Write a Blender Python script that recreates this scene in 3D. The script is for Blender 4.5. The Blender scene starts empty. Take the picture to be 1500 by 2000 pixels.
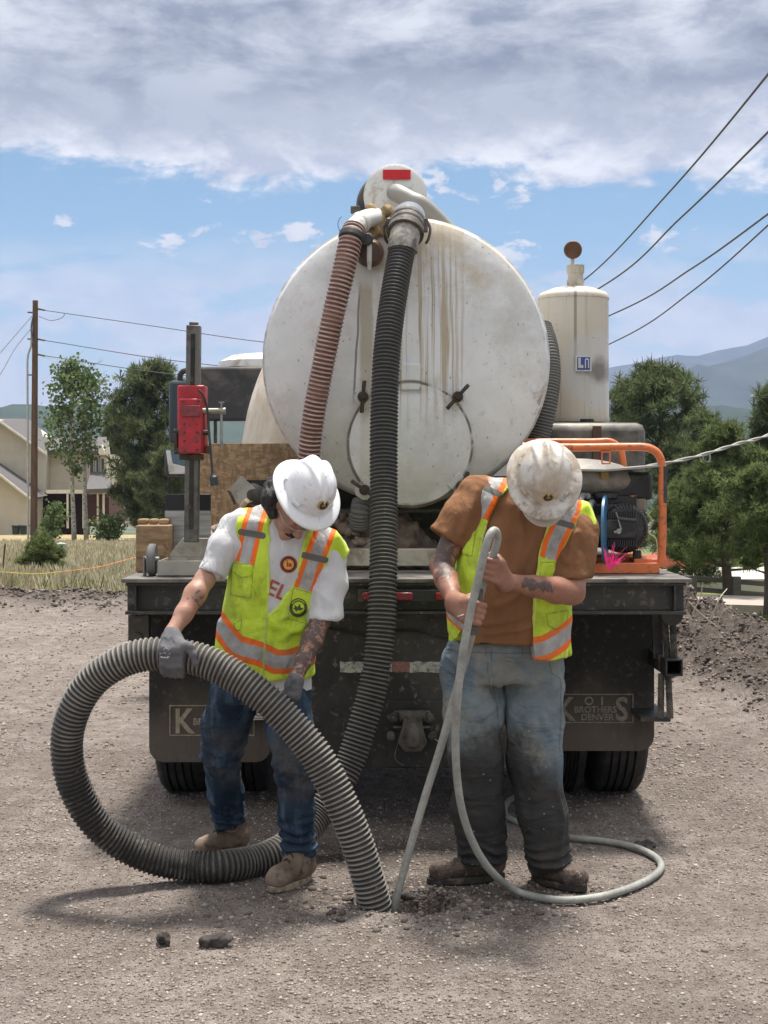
import bpy, bmesh, math, random
import numpy as np
from mathutils import Vector, Matrix
PI = math.pi; R = math.radians
random.seed(5); RNG = np.random.RandomState(7)
SC = bpy.context.scene
FPX = 2770.0; HOR = 930.0; CH = 1.6
def W(px, py, Y):            # a point of the place: seen at (px, py), standing at distance Y
    return Vector(((px-750)/FPX*Y, Y, CH-(py-HOR)/FPX*Y))
# ---------------------------------------------------------------- camera
cd = bpy.data.cameras.new('camera'); cam = bpy.data.objects.new('camera', cd); SC.collection.objects.link(cam)
cd.sensor_fit = 'VERTICAL'; cd.sensor_height = 36; cd.sensor_width = 27; cd.lens = FPX/2000*36; cd.shift_y = -(1000-HOR)/2000
cam.location = (0, 0, CH); cam.rotation_euler = (R(90), 0, 0); cd.clip_start = .1; cd.clip_end = 12000
SC.camera = cam
# ---------------------------------------------------------------- light
SUN_EL, SUN_AZ = R(75), R(20)         # azimuth from +Y towards +X: high, beyond the truck, a little to the right
SC.view_settings.view_transform = 'Standard'; SC.view_settings.look = 'None'; SC.view_settings.exposure = 0.98; SC.view_settings.gamma = 1
SC.view_settings.use_curve_mapping = False
sd = bpy.data.lights.new('sun', 'SUN'); so = bpy.data.objects.new('sun', sd); SC.collection.objects.link(so)
sd.energy = 3.7; sd.angle = R(9); sd.color = (1, .95, .87)
sdir = Vector((math.sin(SUN_AZ)*math.cos(SUN_EL), math.cos(SUN_AZ)*math.cos(SUN_EL), math.sin(SUN_EL)))
so.rotation_euler = sdir.to_track_quat('Z', 'Y').to_euler()
# ---------------------------------------------------------------- node helper
class G:
    def __init__(s, nt): s.nt = nt; nt.nodes.clear()
    def n(s, t, **k):
        a = s.nt.nodes.new(t)
        for q, v in k.items():
            if q in a.inputs.keys() if False else False: pass
            setattr(a, q, v)
        return a
    def put(s, inp, v):
        if hasattr(v, 'is_output'): s.nt.links.new(v, inp)
        elif isinstance(v, (tuple, list)) and len(v) == 3 and inp.type == 'RGBA': inp.default_value = (*v, 1)
        else: inp.default_value = v
    def coord(s, kind='Object', scale=(1, 1, 1), loc=(0, 0, 0), rot=(0, 0, 0)):
        t = s.n('ShaderNodeTexCoord'); m = s.n('ShaderNodeMapping')
        m.inputs['Scale'].default_value = scale; m.inputs['Location'].default_value = loc; m.inputs['Rotation'].default_value = rot
        s.nt.links.new(t.outputs[kind], m.inputs[0]); return m.outputs[0]
    def noise(s, c, scale=5, detail=4, rough=.55, dist=0):
        a = s.n('ShaderNodeTexNoise'); s.put(a.inputs['Vector'], c)
        a.inputs['Scale'].default_value = scale; a.inputs['Detail'].default_value = detail
        a.inputs['Roughness'].default_value = rough; a.inputs['Distortion'].default_value = dist
        return a.outputs['Fac']
    def voro(s, c, scale=5, feature='F1', out='Distance', rnd=1):
        a = s.n('ShaderNodeTexVoronoi', feature=feature); s.put(a.inputs['Vector'], c); a.inputs['Scale'].default_value = scale
        a.inputs['Randomness'].default_value = rnd
        return a.outputs[out]
    def rng(s, v, a, b, c=0., d=1., smooth=False):
        m = s.n('ShaderNodeMapRange'); m.clamp = True
        if smooth: m.interpolation_type = 'SMOOTHSTEP'
        s.put(m.inputs[0], v); m.inputs[1].default_value = a; m.inputs[2].default_value = b
        m.inputs[3].default_value = c; m.inputs[4].default_value = d; return m.outputs[0]
    def math(s, op, a, b=0., c=None):
        m = s.n('ShaderNodeMath', operation=op); s.put(m.inputs[0], a); s.put(m.inputs[1], b)
        if c is not None: s.put(m.inputs[2], c)
        return m.outputs[0]
    def mix(s, f, a, b, mode='MIX'):
        m = s.n('ShaderNodeMixRGB', blend_type=mode); s.put(m.inputs[0], f); s.put(m.inputs[1], a); s.put(m.inputs[2], b); return m.outputs[0]
    def sep(s, c):
        m = s.n('ShaderNodeSeparateXYZ'); s.put(m.inputs[0], c); return m.outputs
    def comb(s, x, y, z):
        m = s.n('ShaderNodeCombineXYZ'); s.put(m.inputs[0], x); s.put(m.inputs[1], y); s.put(m.inputs[2], z); return m.outputs[0]
    def attr(s, name, out='Fac'):
        a = s.n('ShaderNodeAttribute'); a.attribute_name = name; return a.outputs[out]
    def bump(s, h, strength=.3, dist=.01, prev=None):
        b = s.n('ShaderNodeBump'); s.put(b.inputs['Height'], h); b.inputs['Strength'].default_value = strength
        b.inputs['Distance'].default_value = dist
        if prev is not None: s.put(b.inputs['Normal'], prev)
        return b.outputs[0]
    def out(s, col, rough=.6, metal=0., normal=None, **k):
        p = s.n('ShaderNodeBsdfPrincipled'); s.put(p.inputs['Base Color'], col); s.put(p.inputs['Roughness'], rough); s.put(p.inputs['Metallic'], metal)
        if normal is not None: s.put(p.inputs['Normal'], normal)
        for q, v in k.items(): s.put(p.inputs[q.replace('_', ' ')], v)
        o = s.n('ShaderNodeOutputMaterial'); s.nt.links.new(p.outputs[0], o.inputs[0]); return p
def newmat(name):
    m = bpy.data.materials.new(name); m.use_nodes = True; return m, G(m.node_tree)
def mat(name, col, rough=.6, metal=0., var=.15, vs=6., bump=0., bs=60., dirt=None, rvar=.15, stretch=(1, 1, 1), **k):
    m, g = newmat(name); c = g.coord(scale=stretch)
    n1 = g.noise(c, vs, 5)
    base = g.mix(g.rng(n1, .3, .7), tuple(x*(1-var) for x in col), tuple(min(1, x*(1+var)) for x in col))
    if dirt:
        for (dc, amt, ds) in (dirt if isinstance(dirt, list) else [dirt]):
            n2 = g.noise(g.coord(loc=(3.1, 1.7, 5.3)), ds, 6, .65, .5)
            base = g.mix(g.rng(n2, .62-amt*.4, .72-amt*.2), base, dc)
    rr = g.rng(g.noise(c, vs*3, 3), .3, .7, max(.02, rough-rvar*.5), min(1, rough+rvar*.5))
    nm = g.bump(g.noise(c, bs, 4, .6), min(1, bump), .01) if bump else None
    g.out(base, rr, metal, nm, **k); return m
# ---------------------------------------------------------------- world: sky with a layer of cloud
SC.world = bpy.data.worlds.new('World'); SC.world.use_nodes = True
g = G(SC.world.node_tree)
sky = g.n('ShaderNodeTexSky', sky_type='NISHITA'); sky.sun_disc = False; sky.sun_elevation = SUN_EL; sky.sun_rotation = SUN_AZ
sky.air_density = 1.1; sky.dust_density = .6; sky.ozone_density = 2.0; sky.altitude = 1800
tc = g.n('ShaderNodeTexCoord').outputs['Generated']
xyz = g.sep(tc); el = xyz[2]
hz = g.math('SQRT', g.math('ADD', g.math('MULTIPLY', xyz[0], xyz[0]), g.math('MULTIPLY', xyz[1], xyz[1])))
az = g.math('ARCTAN2', xyz[0], xyz[1])
te = g.math('DIVIDE', el, g.math('MAXIMUM', hz, .02))        # tangent of elevation
te = g.math('MINIMUM', te, 3.)
q = g.comb(az, g.math('MULTIPLY', te, 2.2), .37)
big = g.noise(q, 3.3, 3, .5); mid = g.noise(q, 9, 9, .66, .35); fine = g.noise(g.comb(az, g.math('MULTIPLY', te, 1.5), 2.2), 26, 8, .6, .3)
# the thick deck overhead: lower edge ragged around te = .24
edge = g.math('ADD', te, g.math('MULTIPLY', g.math('SUBTRACT', mid, .5), .16))
edge = g.math('ADD', edge, g.math('MULTIPLY', g.math('SUBTRACT', big, .5), .12))
edge = g.math('ADD', edge, g.math('MULTIPLY', g.math('SUBTRACT', fine, .5), .05))
edge = g.math('ADD', edge, g.math('MULTIPLY', g.math('ABSOLUTE', az), .05))
deck = g.rng(edge, .212, .238, 0, 1, True)
# darkness inside the deck: bright ragged lower rim, slate belly above, paler again at the top
belly = g.rng(edge, .235, .285, 0, 1, True)
top = g.rng(g.math('ADD', te, g.math('MULTIPLY', g.math('SUBTRACT', big, .5), .25)), .285, .345, 0, 1, True)
rim = g.mix(g.rng(fine, .40, .62), (4.6, 4.9, 5.6), (8.6, 8.6, 8.6))
bellyc = g.mix(g.rng(g.math('ADD', g.math('MULTIPLY', mid, .5), g.math('ADD', g.math('MULTIPLY', big, .3), g.math('MULTIPLY', fine, .2))), .43, .57), (1.5, 1.72, 2.2), (4.3, 4.6, 5.1))
topc = g.mix(g.rng(g.math('ADD', g.math('MULTIPLY', mid, .5), g.math('ADD', g.math('MULTIPLY', big, .3), g.math('MULTIPLY', fine, .2))), .43, .56), (2.9, 3.2, 3.9), (7.4, 7.6, 7.8))
topc = g.mix(g.rng(te, .45, 1.0, 0, 1, True), topc, (10.5, 10.6, 10.8))  # cloud above the view, brightened as added soft fill light
dcol = g.mix(belly, rim, g.mix(top, bellyc, topc))
# thin haze-like cloud low down and puffs between
thin = g.rng(g.noise(g.comb(az, g.math('MULTIPLY', te, 3.0), 5.), 7, 8, .62, .3), .40, .53, 0, 1, True)
lowm = g.rng(te, .185, .11, 0, 1, True)
thinf = g.math('MULTIPLY', g.math('MULTIPLY', thin, lowm), .85)
pf = g.noise(g.comb(az, g.math('MULTIPLY', te, 1.8), 9.4), 15, 7, .6, .2)
puff = g.math('MULTIPLY', g.rng(pf, .595, .65, 0, 1, True), g.math('MULTIPLY', g.rng(te, .10, .16), g.rng(te, .30, .22)))
whites = g.mix(g.rng(fine, .35, .6), (5.4, 5.7, 6.3), (7.4, 7.5, 7.6))
colr = g.mix(g.rng(te, .17, .02, 0, .65, True), g.mix(1., sky.outputs[0], (.80, .99, .93), 'MULTIPLY'), (5.1, 5.9, 6.3))
colr = g.mix(thinf, colr, g.mix(g.rng(fine, .4, .6), (5.4, 5.8, 6.4), (7.0, 7.1, 7.3))); colr = g.mix(puff, colr, whites); colr = g.mix(deck, colr, dcol)
bg = g.n('ShaderNodeBackground'); g.put(bg.inputs[0], colr); bg.inputs[1].default_value = .063
wo = g.n('ShaderNodeOutputWorld'); g.nt.links.new(bg.outputs[0], wo.inputs[0])
# ---------------------------------------------------------------- object helpers
def wloc(o):
    v = Vector((0, 0, 0))
    while o is not None: v += Vector(o.location); o = o.parent
    return v
def tag(o, label=None, cat=None, group=None, kind=None):
    if label: o['label'] = label
    if cat: o['category'] = cat
    if group: o['group'] = group
    if kind: o['kind'] = kind
    return o
def thing(name, loc, label, cat, group=None):
    o = bpy.data.objects.new(name, None); SC.collection.objects.link(o); o.location = loc; o.empty_display_size = .1
    return tag(o, label, cat, group)
def frame(w, up=None):
    w = Vector(w).normalized()
    up = Vector(up) if up is not None else (Vector((0, 0, 1)) if abs(w.z) < .9 else Vector((0, 1, 0)))
    u = up.cross(w).normalized(); return u, w.cross(u), w
def cat_rom(pts, step=.03):
    P = [Vector(p) for p in pts]; P = [P[0]*2-P[1]]+P+[P[-1]*2-P[-2]]; out = []
    for i in range(1, len(P)-2):
        a, b, c, d = P[i-1:i+3]; n = 24
        for k in range(n):
            t = k/n; out.append(.5*((2*b)+(c-a)*t+(2*a-5*b+4*c-d)*t*t+(3*b-a-3*c+d)*t**3))
    out.append(P[-2]); L = [0]
    for i in range(1, len(out)): L.append(L[-1]+(out[i]-out[i-1]).length)
    n = max(2, int(L[-1]/step)); res = []; j = 0
    for k in range(n+1):
        s = L[-1]*k/n
        while j < len(L)-2 and L[j+1] < s: j += 1
        t = (s-L[j])/max(1e-9, L[j+1]-L[j]); res.append(out[j].lerp(out[j+1], t))
    return res
class MB:
    def __init__(s): s.v = []; s.f = []; s.at = {}
    def add(s, v, f):
        n = len(s.v); s.v += [tuple(x) for x in v]; s.f += [tuple(i+n for i in q) for q in f]; return s
    def box(s, c, d, rot=None):
        c = Vector(c); M = rot.to_matrix() if hasattr(rot, 'to_matrix') else rot
        v = []
        for x in (-.5, .5):
            for y in (-.5, .5):
                for z in (-.5, .5):
                    p = Vector((x*d[0], y*d[1], z*d[2])); v.append(c+(M @ p if M is not None else p))
        return s.add(v, [(0, 1, 3, 2), (4, 6, 7, 5), (0, 4, 5, 1), (2, 3, 7, 6), (0, 2, 6, 4), (1, 5, 7, 3)])
    def span(s, x0, x1, y0, y1, z0, z1): return s.box(((x0+x1)/2, (y0+y1)/2, (z0+z1)/2), (abs(x1-x0), abs(y1-y0), abs(z1-z0)))
    def bar(s, a, b, w, h, up=None):
        a = Vector(a); b = Vector(b); u, v, z = frame(b-a, up); M = Matrix((u, v, z)).transposed()
        return s.box((a+b)/2, (w, h, (b-a).length), M)
    def cyl(s, a, b, r, r2=None, n=20, cap=True):
        a = Vector(a); b = Vector(b); r2 = r if r2 is None else r2; u, v, w = frame(b-a); V = []
        for p, q in ((a, r), (b, r2)):
            for i in range(n): t = 2*PI*i/n; V.append(p+u*math.cos(t)*q+v*math.sin(t)*q)
        F = [(i, (i+1) % n, n+(i+1) % n, n+i) for i in range(n)]
        if cap: F += [tuple(range(n-1, -1, -1)), tuple(range(n, 2*n))]
        return s.add(V, F)
    def tube(s, pts, r, n=8, cap=True, closed=False, flat=1.):
        P = [Vector(p) for p in pts]; m = len(P); rr = r if hasattr(r, '__len__') else [r]*m
        t = (P[1]-P[0]).normalized(); u, v, _ = frame(t); V = []
        for i in range(m):
            if closed: t2 = (P[(i+1) % m]-P[i-1]).normalized()
            else: t2 = (P[min(m-1, i+1)]-P[max(0, i-1)]).normalized()
            if t2.length < .5: t2 = t
            q = t.rotation_difference(t2); u = (q @ u); u = (u-t2*u.dot(t2)).normalized(); v = t2.cross(u); t = t2
            for k in range(n): a = 2*PI*k/n; V.append(P[i]+u*math.cos(a)*rr[i]+v*math.sin(a)*rr[i]*flat)
        F = []
        for i in range(m if closed else m-1):
            j = (i+1) % m
            for k in range(n): l = (k+1) % n; F.append((i*n+k, i*n+l, j*n+l, j*n+k))
        if cap and not closed: F += [tuple(range(n-1, -1, -1)), tuple(range((m-1)*n, m*n))]
        return s.add(V, F)
    def lathe(s, prof, o, axis=(0, 0, 1), n=32, up=None, sx=1, sy=1):
        u, v, w = frame(axis, up); o = Vector(o); V = []; F = []; m = len(prof)
        for (r, h) in prof:
            for k in range(n): a = 2*PI*k/n; V.append(o+w*h+u*math.cos(a)*r*sx+v*math.sin(a)*r*sy)
        for i in range(m-1):
            for k in range(n): l = (k+1) % n; F.append((i*n+k, i*n+l, (i+1)*n+l, (i+1)*n+k))
        if prof[0][0] > 1e-6: F.append(tuple(range(n-1, -1, -1)))
        if prof[-1][0] > 1e-6: F.append(tuple(range((m-1)*n, m*n)))
        return s.add(V, F)
    def ell(s, c, r, n=16, M=None):
        c = Vector(c); V = []; F = []; m = n//2
        for i in range(m+1):
            p = PI*i/m
            for k in range(n):
                a = 2*PI*k/n; q = Vector((math.sin(p)*math.cos(a)*r[0], math.sin(p)*math.sin(a)*r[1], math.cos(p)*r[2])); V.append(c+(M @ q if M is not None else q))
        for i in range(m):
            for k in range(n): l = (k+1) % n; F.append((i*n+k, (i+1)*n+k, (i+1)*n+l, i*n+l))
        return s.add(V, F)
    def prism(s, poly, o, u, v, w):     # polygon in (u, v) from o, extruded by w
        o = Vector(o); u = Vector(u); v = Vector(v); w = Vector(w); n = len(poly)
        V = [o+u*p[0]+v*p[1] for p in poly]+[o+u*p[0]+v*p[1]+w for p in poly]
        return s.add(V, [tuple(range(n-1, -1, -1)), tuple(range(n, 2*n))]+[(i, (i+1) % n, n+(i+1) % n, n+i) for i in range(n)])
    def pxprism(s, poly, Y, t):         # outline given as seen at distance Y, t metres thick going away
        V = [W(p[0], p[1], Y) for p in poly]; n = len(V); B = [p+Vector((0, t, 0)) for p in V]
        return s.add(V+B, [tuple(range(n-1, -1, -1)), tuple(range(n, 2*n))]+[(i, (i+1) % n, n+(i+1) % n, n+i) for i in range(n)])
    def build(s, name, m, parent=None, smooth=35, bevel=0, label=None, loc=None, attrs=None, fix=True, kind=None):
        me = bpy.data.meshes.new(name); off = wloc(parent) if parent else (Vector(loc) if loc is not None else Vector((0, 0, 0)))
        a = np.array(s.v, dtype=np.float64)-np.array(off)
        me.from_pydata(a.tolist(), [], s.f)
        if fix:
            b = bmesh.new(); b.from_mesh(me); bmesh.ops.remove_doubles(b, verts=b.verts, dist=1e-6); bmesh.ops.recalc_face_normals(b, faces=b.faces); b.to_mesh(me); b.free()
        if attrs:
            for k, v in attrs.items():
                at = me.attributes.new(k, 'FLOAT', 'POINT'); at.data.foreach_set('value', np.asarray(v, dtype=np.float32))
        for mm in (m if isinstance(m, (list, tuple)) else [m]): me.materials.append(mm)
        o = bpy.data.objects.new(name, me); SC.collection.objects.link(o)
        if parent: o.parent = parent
        elif loc is not None: o.location = loc
        if smooth:
            me.polygons.foreach_set('use_smooth', [True]*len(me.polygons))
            if smooth < 180: me.set_sharp_from_angle(angle=R(smooth))
        if bevel:
            md = o.modifiers.new('bevel', 'BEVEL'); md.width = bevel; md.segments = 2; md.limit_method = 'ANGLE'; md.angle_limit = R(40)
        if label: o['label'] = label
        if kind: o['kind'] = kind
        return o
def text(name, s, m, parent, o, size, u=(1, 0, 0), v=(0, 0, 1), depth=.002, align='LEFT', bold=0., sx=1.):
    cu = bpy.data.curves.new(name, 'FONT'); cu.body = s; cu.size = size; cu.extrude = depth; cu.align_x = align; cu.offset = bold; cu.resolution_u = 3
    t = bpy.data.objects.new(name, cu); SC.collection.objects.link(t)
    dg = bpy.context.evaluated_depsgraph_get(); me = bpy.data.meshes.new_from_object(t.evaluated_get(dg))
    bpy.data.objects.remove(t)
    u = Vector(u).normalized(); v = Vector(v); v = (v-u*v.dot(u)).normalized(); w = u.cross(v); off = wloc(parent) if parent else Vector((0, 0, 0))
    for q in me.vertices: c = q.co.copy(); q.co = Vector(o)+u*c.x*sx+v*c.y+w*c.z-off
    me.materials.clear(); me.materials.append(m)
    ob = bpy.data.objects.new(name, me); SC.collection.objects.link(ob); ob.parent = parent; return ob
def copy_tree(o, parent=None, loc=None):
    c = o.copy(); SC.collection.objects.link(c); c.parent = parent
    if loc is not None: c.location = loc
    for ch in [x for x in SC.collection.objects if x.parent == o]: copy_tree(ch, c)
    return c
# ---------------------------------------------------------------- signed distance fields -> one smooth surface
def vnoise(P, seed=0):
    rs = np.random.RandomState(seed); L = rs.rand(32, 32, 32).astype(np.float32)
    i = np.floor(P).astype(int); f = P-i; f = f*f*(3-2*f); i %= 32; j = (i+1) % 32; r = 0
    for a in (0, 1):
        for b in (0, 1):
            for c in (0, 1):
                w = (f[:, 0] if a else 1-f[:, 0])*(f[:, 1] if b else 1-f[:, 1])*(f[:, 2] if c else 1-f[:, 2])
                r = r+w*L[(j if a else i)[:, 0], (j if b else i)[:, 1], (j if c else i)[:, 2]]
    return r*2-1
class Field:
    def __init__(s, lo, hi, h):
        s.lo = np.array(lo, float); s.h = h; s.n = np.ceil((np.array(hi, float)-s.lo)/h).astype(int)+1
        s.g = np.full(s.n, .3, np.float32)
    def sub(s, lo, hi, m=.05):
        a = np.maximum(0, np.floor((np.array(lo)-m-s.lo)/s.h)).astype(int); b = np.minimum(s.n, np.ceil((np.array(hi)+m-s.lo)/s.h).astype(int)+1)
        b = np.maximum(a+1, b); b = np.minimum(b, s.n); a = np.minimum(a, b-1)
        sl = tuple(slice(a[i], b[i]) for i in range(3))
        ax = [(s.lo[i]+np.arange(a[i], b[i])*s.h).astype(np.float32) for i in range(3)]
        return sl, ax[0][:, None, None], ax[1][None, :, None], ax[2][None, None, :]
    def u(s, sl, d, k, op='u'):
        g = s.g[sl]
        if op == 'u':
            if k > 0: hh = np.clip(.5+.5*(g-d)/k, 0, 1); s.g[sl] = g*(1-hh)+d*hh-k*hh*(1-hh)
            else: s.g[sl] = np.minimum(g, d)
        elif op == 'i': s.g[sl] = np.maximum(g, d)
        else: s.g[sl] = np.maximum(g, -d)
    def cap(s, a, b, ra, rb=None, k=.02, op='u', sq=None):
        rb = ra if rb is None else rb; a = np.array(a, float); b = np.array(b, float); r = max(ra, rb)
        sl, X, Y, Z = s.sub(np.minimum(a, b)-r, np.maximum(a, b)+r); ab = b-a; L = max(1e-9, ab @ ab)
        t = np.clip(((X-a[0])*ab[0]+(Y-a[1])*ab[1]+(Z-a[2])*ab[2])/L, 0, 1)
        d = np.sqrt((X-a[0]-t*ab[0])**2+(Y-a[1]-t*ab[1])**2+(Z-a[2]-t*ab[2])**2)-(ra+(rb-ra)*t)
        s.u(sl, d, k, op); return s
    def chain(s, pts, rs, k=.02, k0=None):
        for i in range(len(pts)-1): s.cap(pts[i], pts[i+1], rs[i], rs[i+1], k if i or k0 is None else k0)
        return s
    def ell(s, c, r, M=None, k=.02, op='u'):
        c = np.array(c, float); r = np.array(r, float); m = max(r)
        sl, X, Y, Z = s.sub(c-m, c+m); X = X-c[0]; Y = Y-c[1]; Z = Z-c[2]
        if M is not None:
            A = np.array(M).T; X, Y, Z = (A[0, 0]*X+A[0, 1]*Y+A[0, 2]*Z, A[1, 0]*X+A[1, 1]*Y+A[1, 2]*Z, A[2, 0]*X+A[2, 1]*Y+A[2, 2]*Z)
        k0 = np.sqrt((X/r[0])**2+(Y/r[1])**2+(Z/r[2])**2); k1 = np.sqrt((X/r[0]**2)**2+(Y/r[1]**2)**2+(Z/r[2]**2)**2)
        s.u(sl, (k0*(k0-1)/np.maximum(k1, 1e-6)).astype(np.float32), k, op); return s
    def stack(s, secs, k=.02, grow=0., pw=2.3):     # secs: (z, cx, cy, rx, ry) from bottom to top
        S = np.array(secs, float); m = S[:, 3:].max()+abs(grow)
        lo = (S[:, 1].min()-m, S[:, 2].min()-m, S[0, 0]-grow); hi = (S[:, 1].max()+m, S[:, 2].max()+m, S[-1, 0]+grow)
        sl, X, Y, Z = s.sub(lo, hi); z = Z[0, 0]; zz = np.linspace(S[0, 0], S[-1, 0], 60); out = []
        for i in range(1, 5):
            v = np.interp(zz, S[:, 0], S[:, i]); v = np.convolve(np.pad(v, 4, 'edge'), np.ones(9)/9, 'valid'); out.append(np.interp(z, zz, v).astype(np.float32))
        cx, cy, rx, ry = out; rx = rx+grow; ry = ry+grow
        d = (((np.abs(X-cx)/rx)**pw+(np.abs(Y-cy)/ry)**pw)**(1/pw)-1)*np.minimum(rx, ry)
        dz = np.maximum(S[0, 0]-grow-Z, Z-S[-1, 0]-grow)+.0*X
        dd = np.minimum(np.maximum(d, dz), 0)+np.sqrt(np.maximum(d, 0)**2+np.maximum(dz, 0)**2)
        s.u(sl, dd, k); return s
    def poly(s, inside):   # intersect with a 2D region: inside(x, y, z) gives signed distance
        sl, X, Y, Z = s.sub(s.lo, s.lo+s.n*s.h); s.u(sl, inside(X, Y, Z), 0, 'i'); return s
    def mesh(s):
        g = s.g; n = np.array(g.shape)-1; neg = g < 0
        cnt = np.zeros(n, np.int8)
        for a in (0, 1):
            for b in (0, 1):
                for c in (0, 1): cnt += neg[a:a+n[0], b:b+n[1], c:c+n[2]]
        act = np.argwhere((cnt > 0) & (cnt < 8)); I = np.full(n, -1, np.int64); I[act[:, 0], act[:, 1], act[:, 2]] = np.arange(len(act))
        pos = np.zeros((len(act), 3)); w = np.zeros(len(act))
        cor = [(a, b, c) for a in (0, 1) for b in (0, 1) for c in (0, 1)]
        vals = {c: g[act[:, 0]+c[0], act[:, 1]+c[1], act[:, 2]+c[2]] for c in cor}
        for p in cor:
            for ax in range(3):
                if p[ax] == 0:
                    q = list(p); q[ax] = 1; q = tuple(q); va, vb = vals[p], vals[q]; m = (va < 0) != (vb < 0)
                    t = np.where(m, va/np.where(m, va-vb, 1), 0); P = np.tile(np.array(p, float), (len(act), 1)); P[:, ax] = t
                    pos += P*m[:, None]; w += m
        pos = (pos/w[:, None]+act)*s.h+s.lo; F = []
        for ax in range(3):
            o1, o2 = [(1, 2), (2, 0), (0, 1)][ax]
            A = np.take(neg, range(0, g.shape[ax]-1), ax); B = np.take(neg, range(1, g.shape[ax]), ax)
            e = np.argwhere(A != B); e = e[(e[:, o1] > 0) & (e[:, o2] > 0) & (e[:, o1] < n[o1]) & (e[:, o2] < n[o2])]
            fl = A[e[:, 0], e[:, 1], e[:, 2]]; q = []
            for (d1, d2) in ((-1, -1), (0, -1), (0, 0), (-1, 0)):
                c = e.copy(); c[:, o1] += d1; c[:, o2] += d2; q.append(I[c[:, 0], c[:, 1], c[:, 2]])
            Q = np.stack(q, 1); Q[~fl] = Q[~fl][:, ::-1]; F.append(Q)
        F = np.concatenate(F); F = F[(F >= 0).all(1)]; return pos, F
def vnormals(V, Fq):
    a, b, c, d = (V[Fq[:, i]] for i in range(4)); n = np.cross(c-a, d-b); N = np.zeros_like(V)
    for i in range(4): np.add.at(N, Fq[:, i], n)
    return N/np.maximum(1e-12, np.linalg.norm(N, axis=1))[:, None]
def lap(V, Fq, it=2, lam=.5):
    for _ in range(it):
        S = np.zeros_like(V); c = np.zeros(len(V))
        for i in range(4):
            a = Fq[:, i]; b = Fq[:, (i+1) % 4]; np.add.at(S, a, V[b]); np.add.at(S, b, V[a]); np.add.at(c, a, 1); np.add.at(c, b, 1)
        V = V+(S/np.maximum(c, 1)[:, None]-V)*lam
    return V
def fbuild(name, V, Fq, m, parent=None, loc=None, attrs=None, label=None):
    me = bpy.data.meshes.new(name); off = np.array(wloc(parent) if parent else (loc if loc is not None else (0, 0, 0)))
    co = (V-off).astype(np.float32); me.vertices.add(len(V)); me.vertices.foreach_set('co', co.ravel())
    me.loops.add(len(Fq)*4); me.loops.foreach_set('vertex_index', Fq.ravel().astype(np.int32)); me.polygons.add(len(Fq))
    me.polygons.foreach_set('loop_start', np.arange(len(Fq), dtype=np.int32)*4)
    me.update(calc_edges=True); me.validate()
    for k, v in (attrs or {}).items():
        at = me.attributes.new(k, 'FLOAT', 'POINT'); at.data.foreach_set('value', np.asarray(v, dtype=np.float32))
    me.polygons.foreach_set('use_smooth', np.ones(len(me.polygons), dtype=bool)); me.materials.append(m)
    o = bpy.data.objects.new(name, me); SC.collection.objects.link(o); o.parent = parent
    if parent is None and loc is not None: o.location = loc
    if label: o['label'] = label
    return o
def sdpoly(px, py, poly):     # signed distance in the plane, negative inside
    d = np.full(np.broadcast(px, py).shape, 1e9, np.float32); ins = np.zeros(d.shape, bool); n = len(poly)
    for i in range(n):
        ax, ay = poly[i]; bx, by = poly[(i+1) % n]; ex, ey = bx-ax, by-ay; L = ex*ex+ey*ey+1e-9
        t = np.clip(((px-ax)*ex+(py-ay)*ey)/L, 0, 1); d = np.minimum(d, (px-ax-t*ex)**2+(py-ay-t*ey)**2)
        if ay != by: c = ((ay > py) != (by > py)) & (px < (bx-ax)*(py-ay)/(by-ay)+ax); ins ^= c
    d = np.sqrt(d); return np.where(ins, -d, d)
def dline(px, py, line):
    d = np.full(np.broadcast(px, py).shape, 1e9, np.float32)
    for (ax, ay), (bx, by) in zip(line[:-1], line[1:]):
        ex, ey = bx-ax, by-ay; t = np.clip(((px-ax)*ex+(py-ay)*ey)/(ex*ex+ey*ey+1e-9), 0, 1); d = np.minimum(d, (px-ax-t*ex)**2+(py-ay-t*ey)**2)
    return np.sqrt(d)
def scatter(name, tv, tf, P, S, ROT, m, parent=None, kind=None, loc=None, smooth=0):
    """tv (k,3) template, P (n,3), S (n,3) scales, ROT (n,3,3)"""
    n = len(P); V = np.einsum('nij,nkj->nki', ROT, tv[None]*S[:, None, :])+P[:, None, :]
    k = len(tv); V = V.reshape(-1, 3)-np.array(wloc(parent) if parent else (loc if loc is not None else (0, 0, 0))); tf = np.array(tf); F = (tf[None]+(np.arange(n)*k)[:, None, None]).reshape(-1, tf.shape[1])
    me = bpy.data.meshes.new(name); me.vertices.add(len(V)); me.vertices.foreach_set('co', V.astype(np.float32).ravel())
    q = F.shape[1]; me.loops.add(F.size); me.loops.foreach_set('vertex_index', F.ravel().astype(np.int32)); me.polygons.add(len(F))
    me.polygons.foreach_set('loop_start', np.arange(len(F), dtype=np.int32)*q); me.update(calc_edges=True); me.materials.append(m)
    if smooth: me.polygons.foreach_set('use_smooth', np.ones(len(F), dtype=bool))
    o = bpy.data.objects.new(name, me); SC.collection.objects.link(o); o.parent = parent
    if parent is None and loc is not None: o.location = loc
    if kind: o['kind'] = kind
    return o
def randrot(n, rs=RNG):
    q = rs.randn(n, 4); q /= np.linalg.norm(q, axis=1)[:, None]; w, x, y, z = q.T
    return np.stack([1-2*(y*y+z*z), 2*(x*y-z*w), 2*(x*z+y*w), 2*(x*y+z*w), 1-2*(x*x+z*z), 2*(y*z-x*w), 2*(x*z-y*w), 2*(y*z+x*w), 1-2*(x*x+y*y)], 1).reshape(-1, 3, 3)
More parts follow.
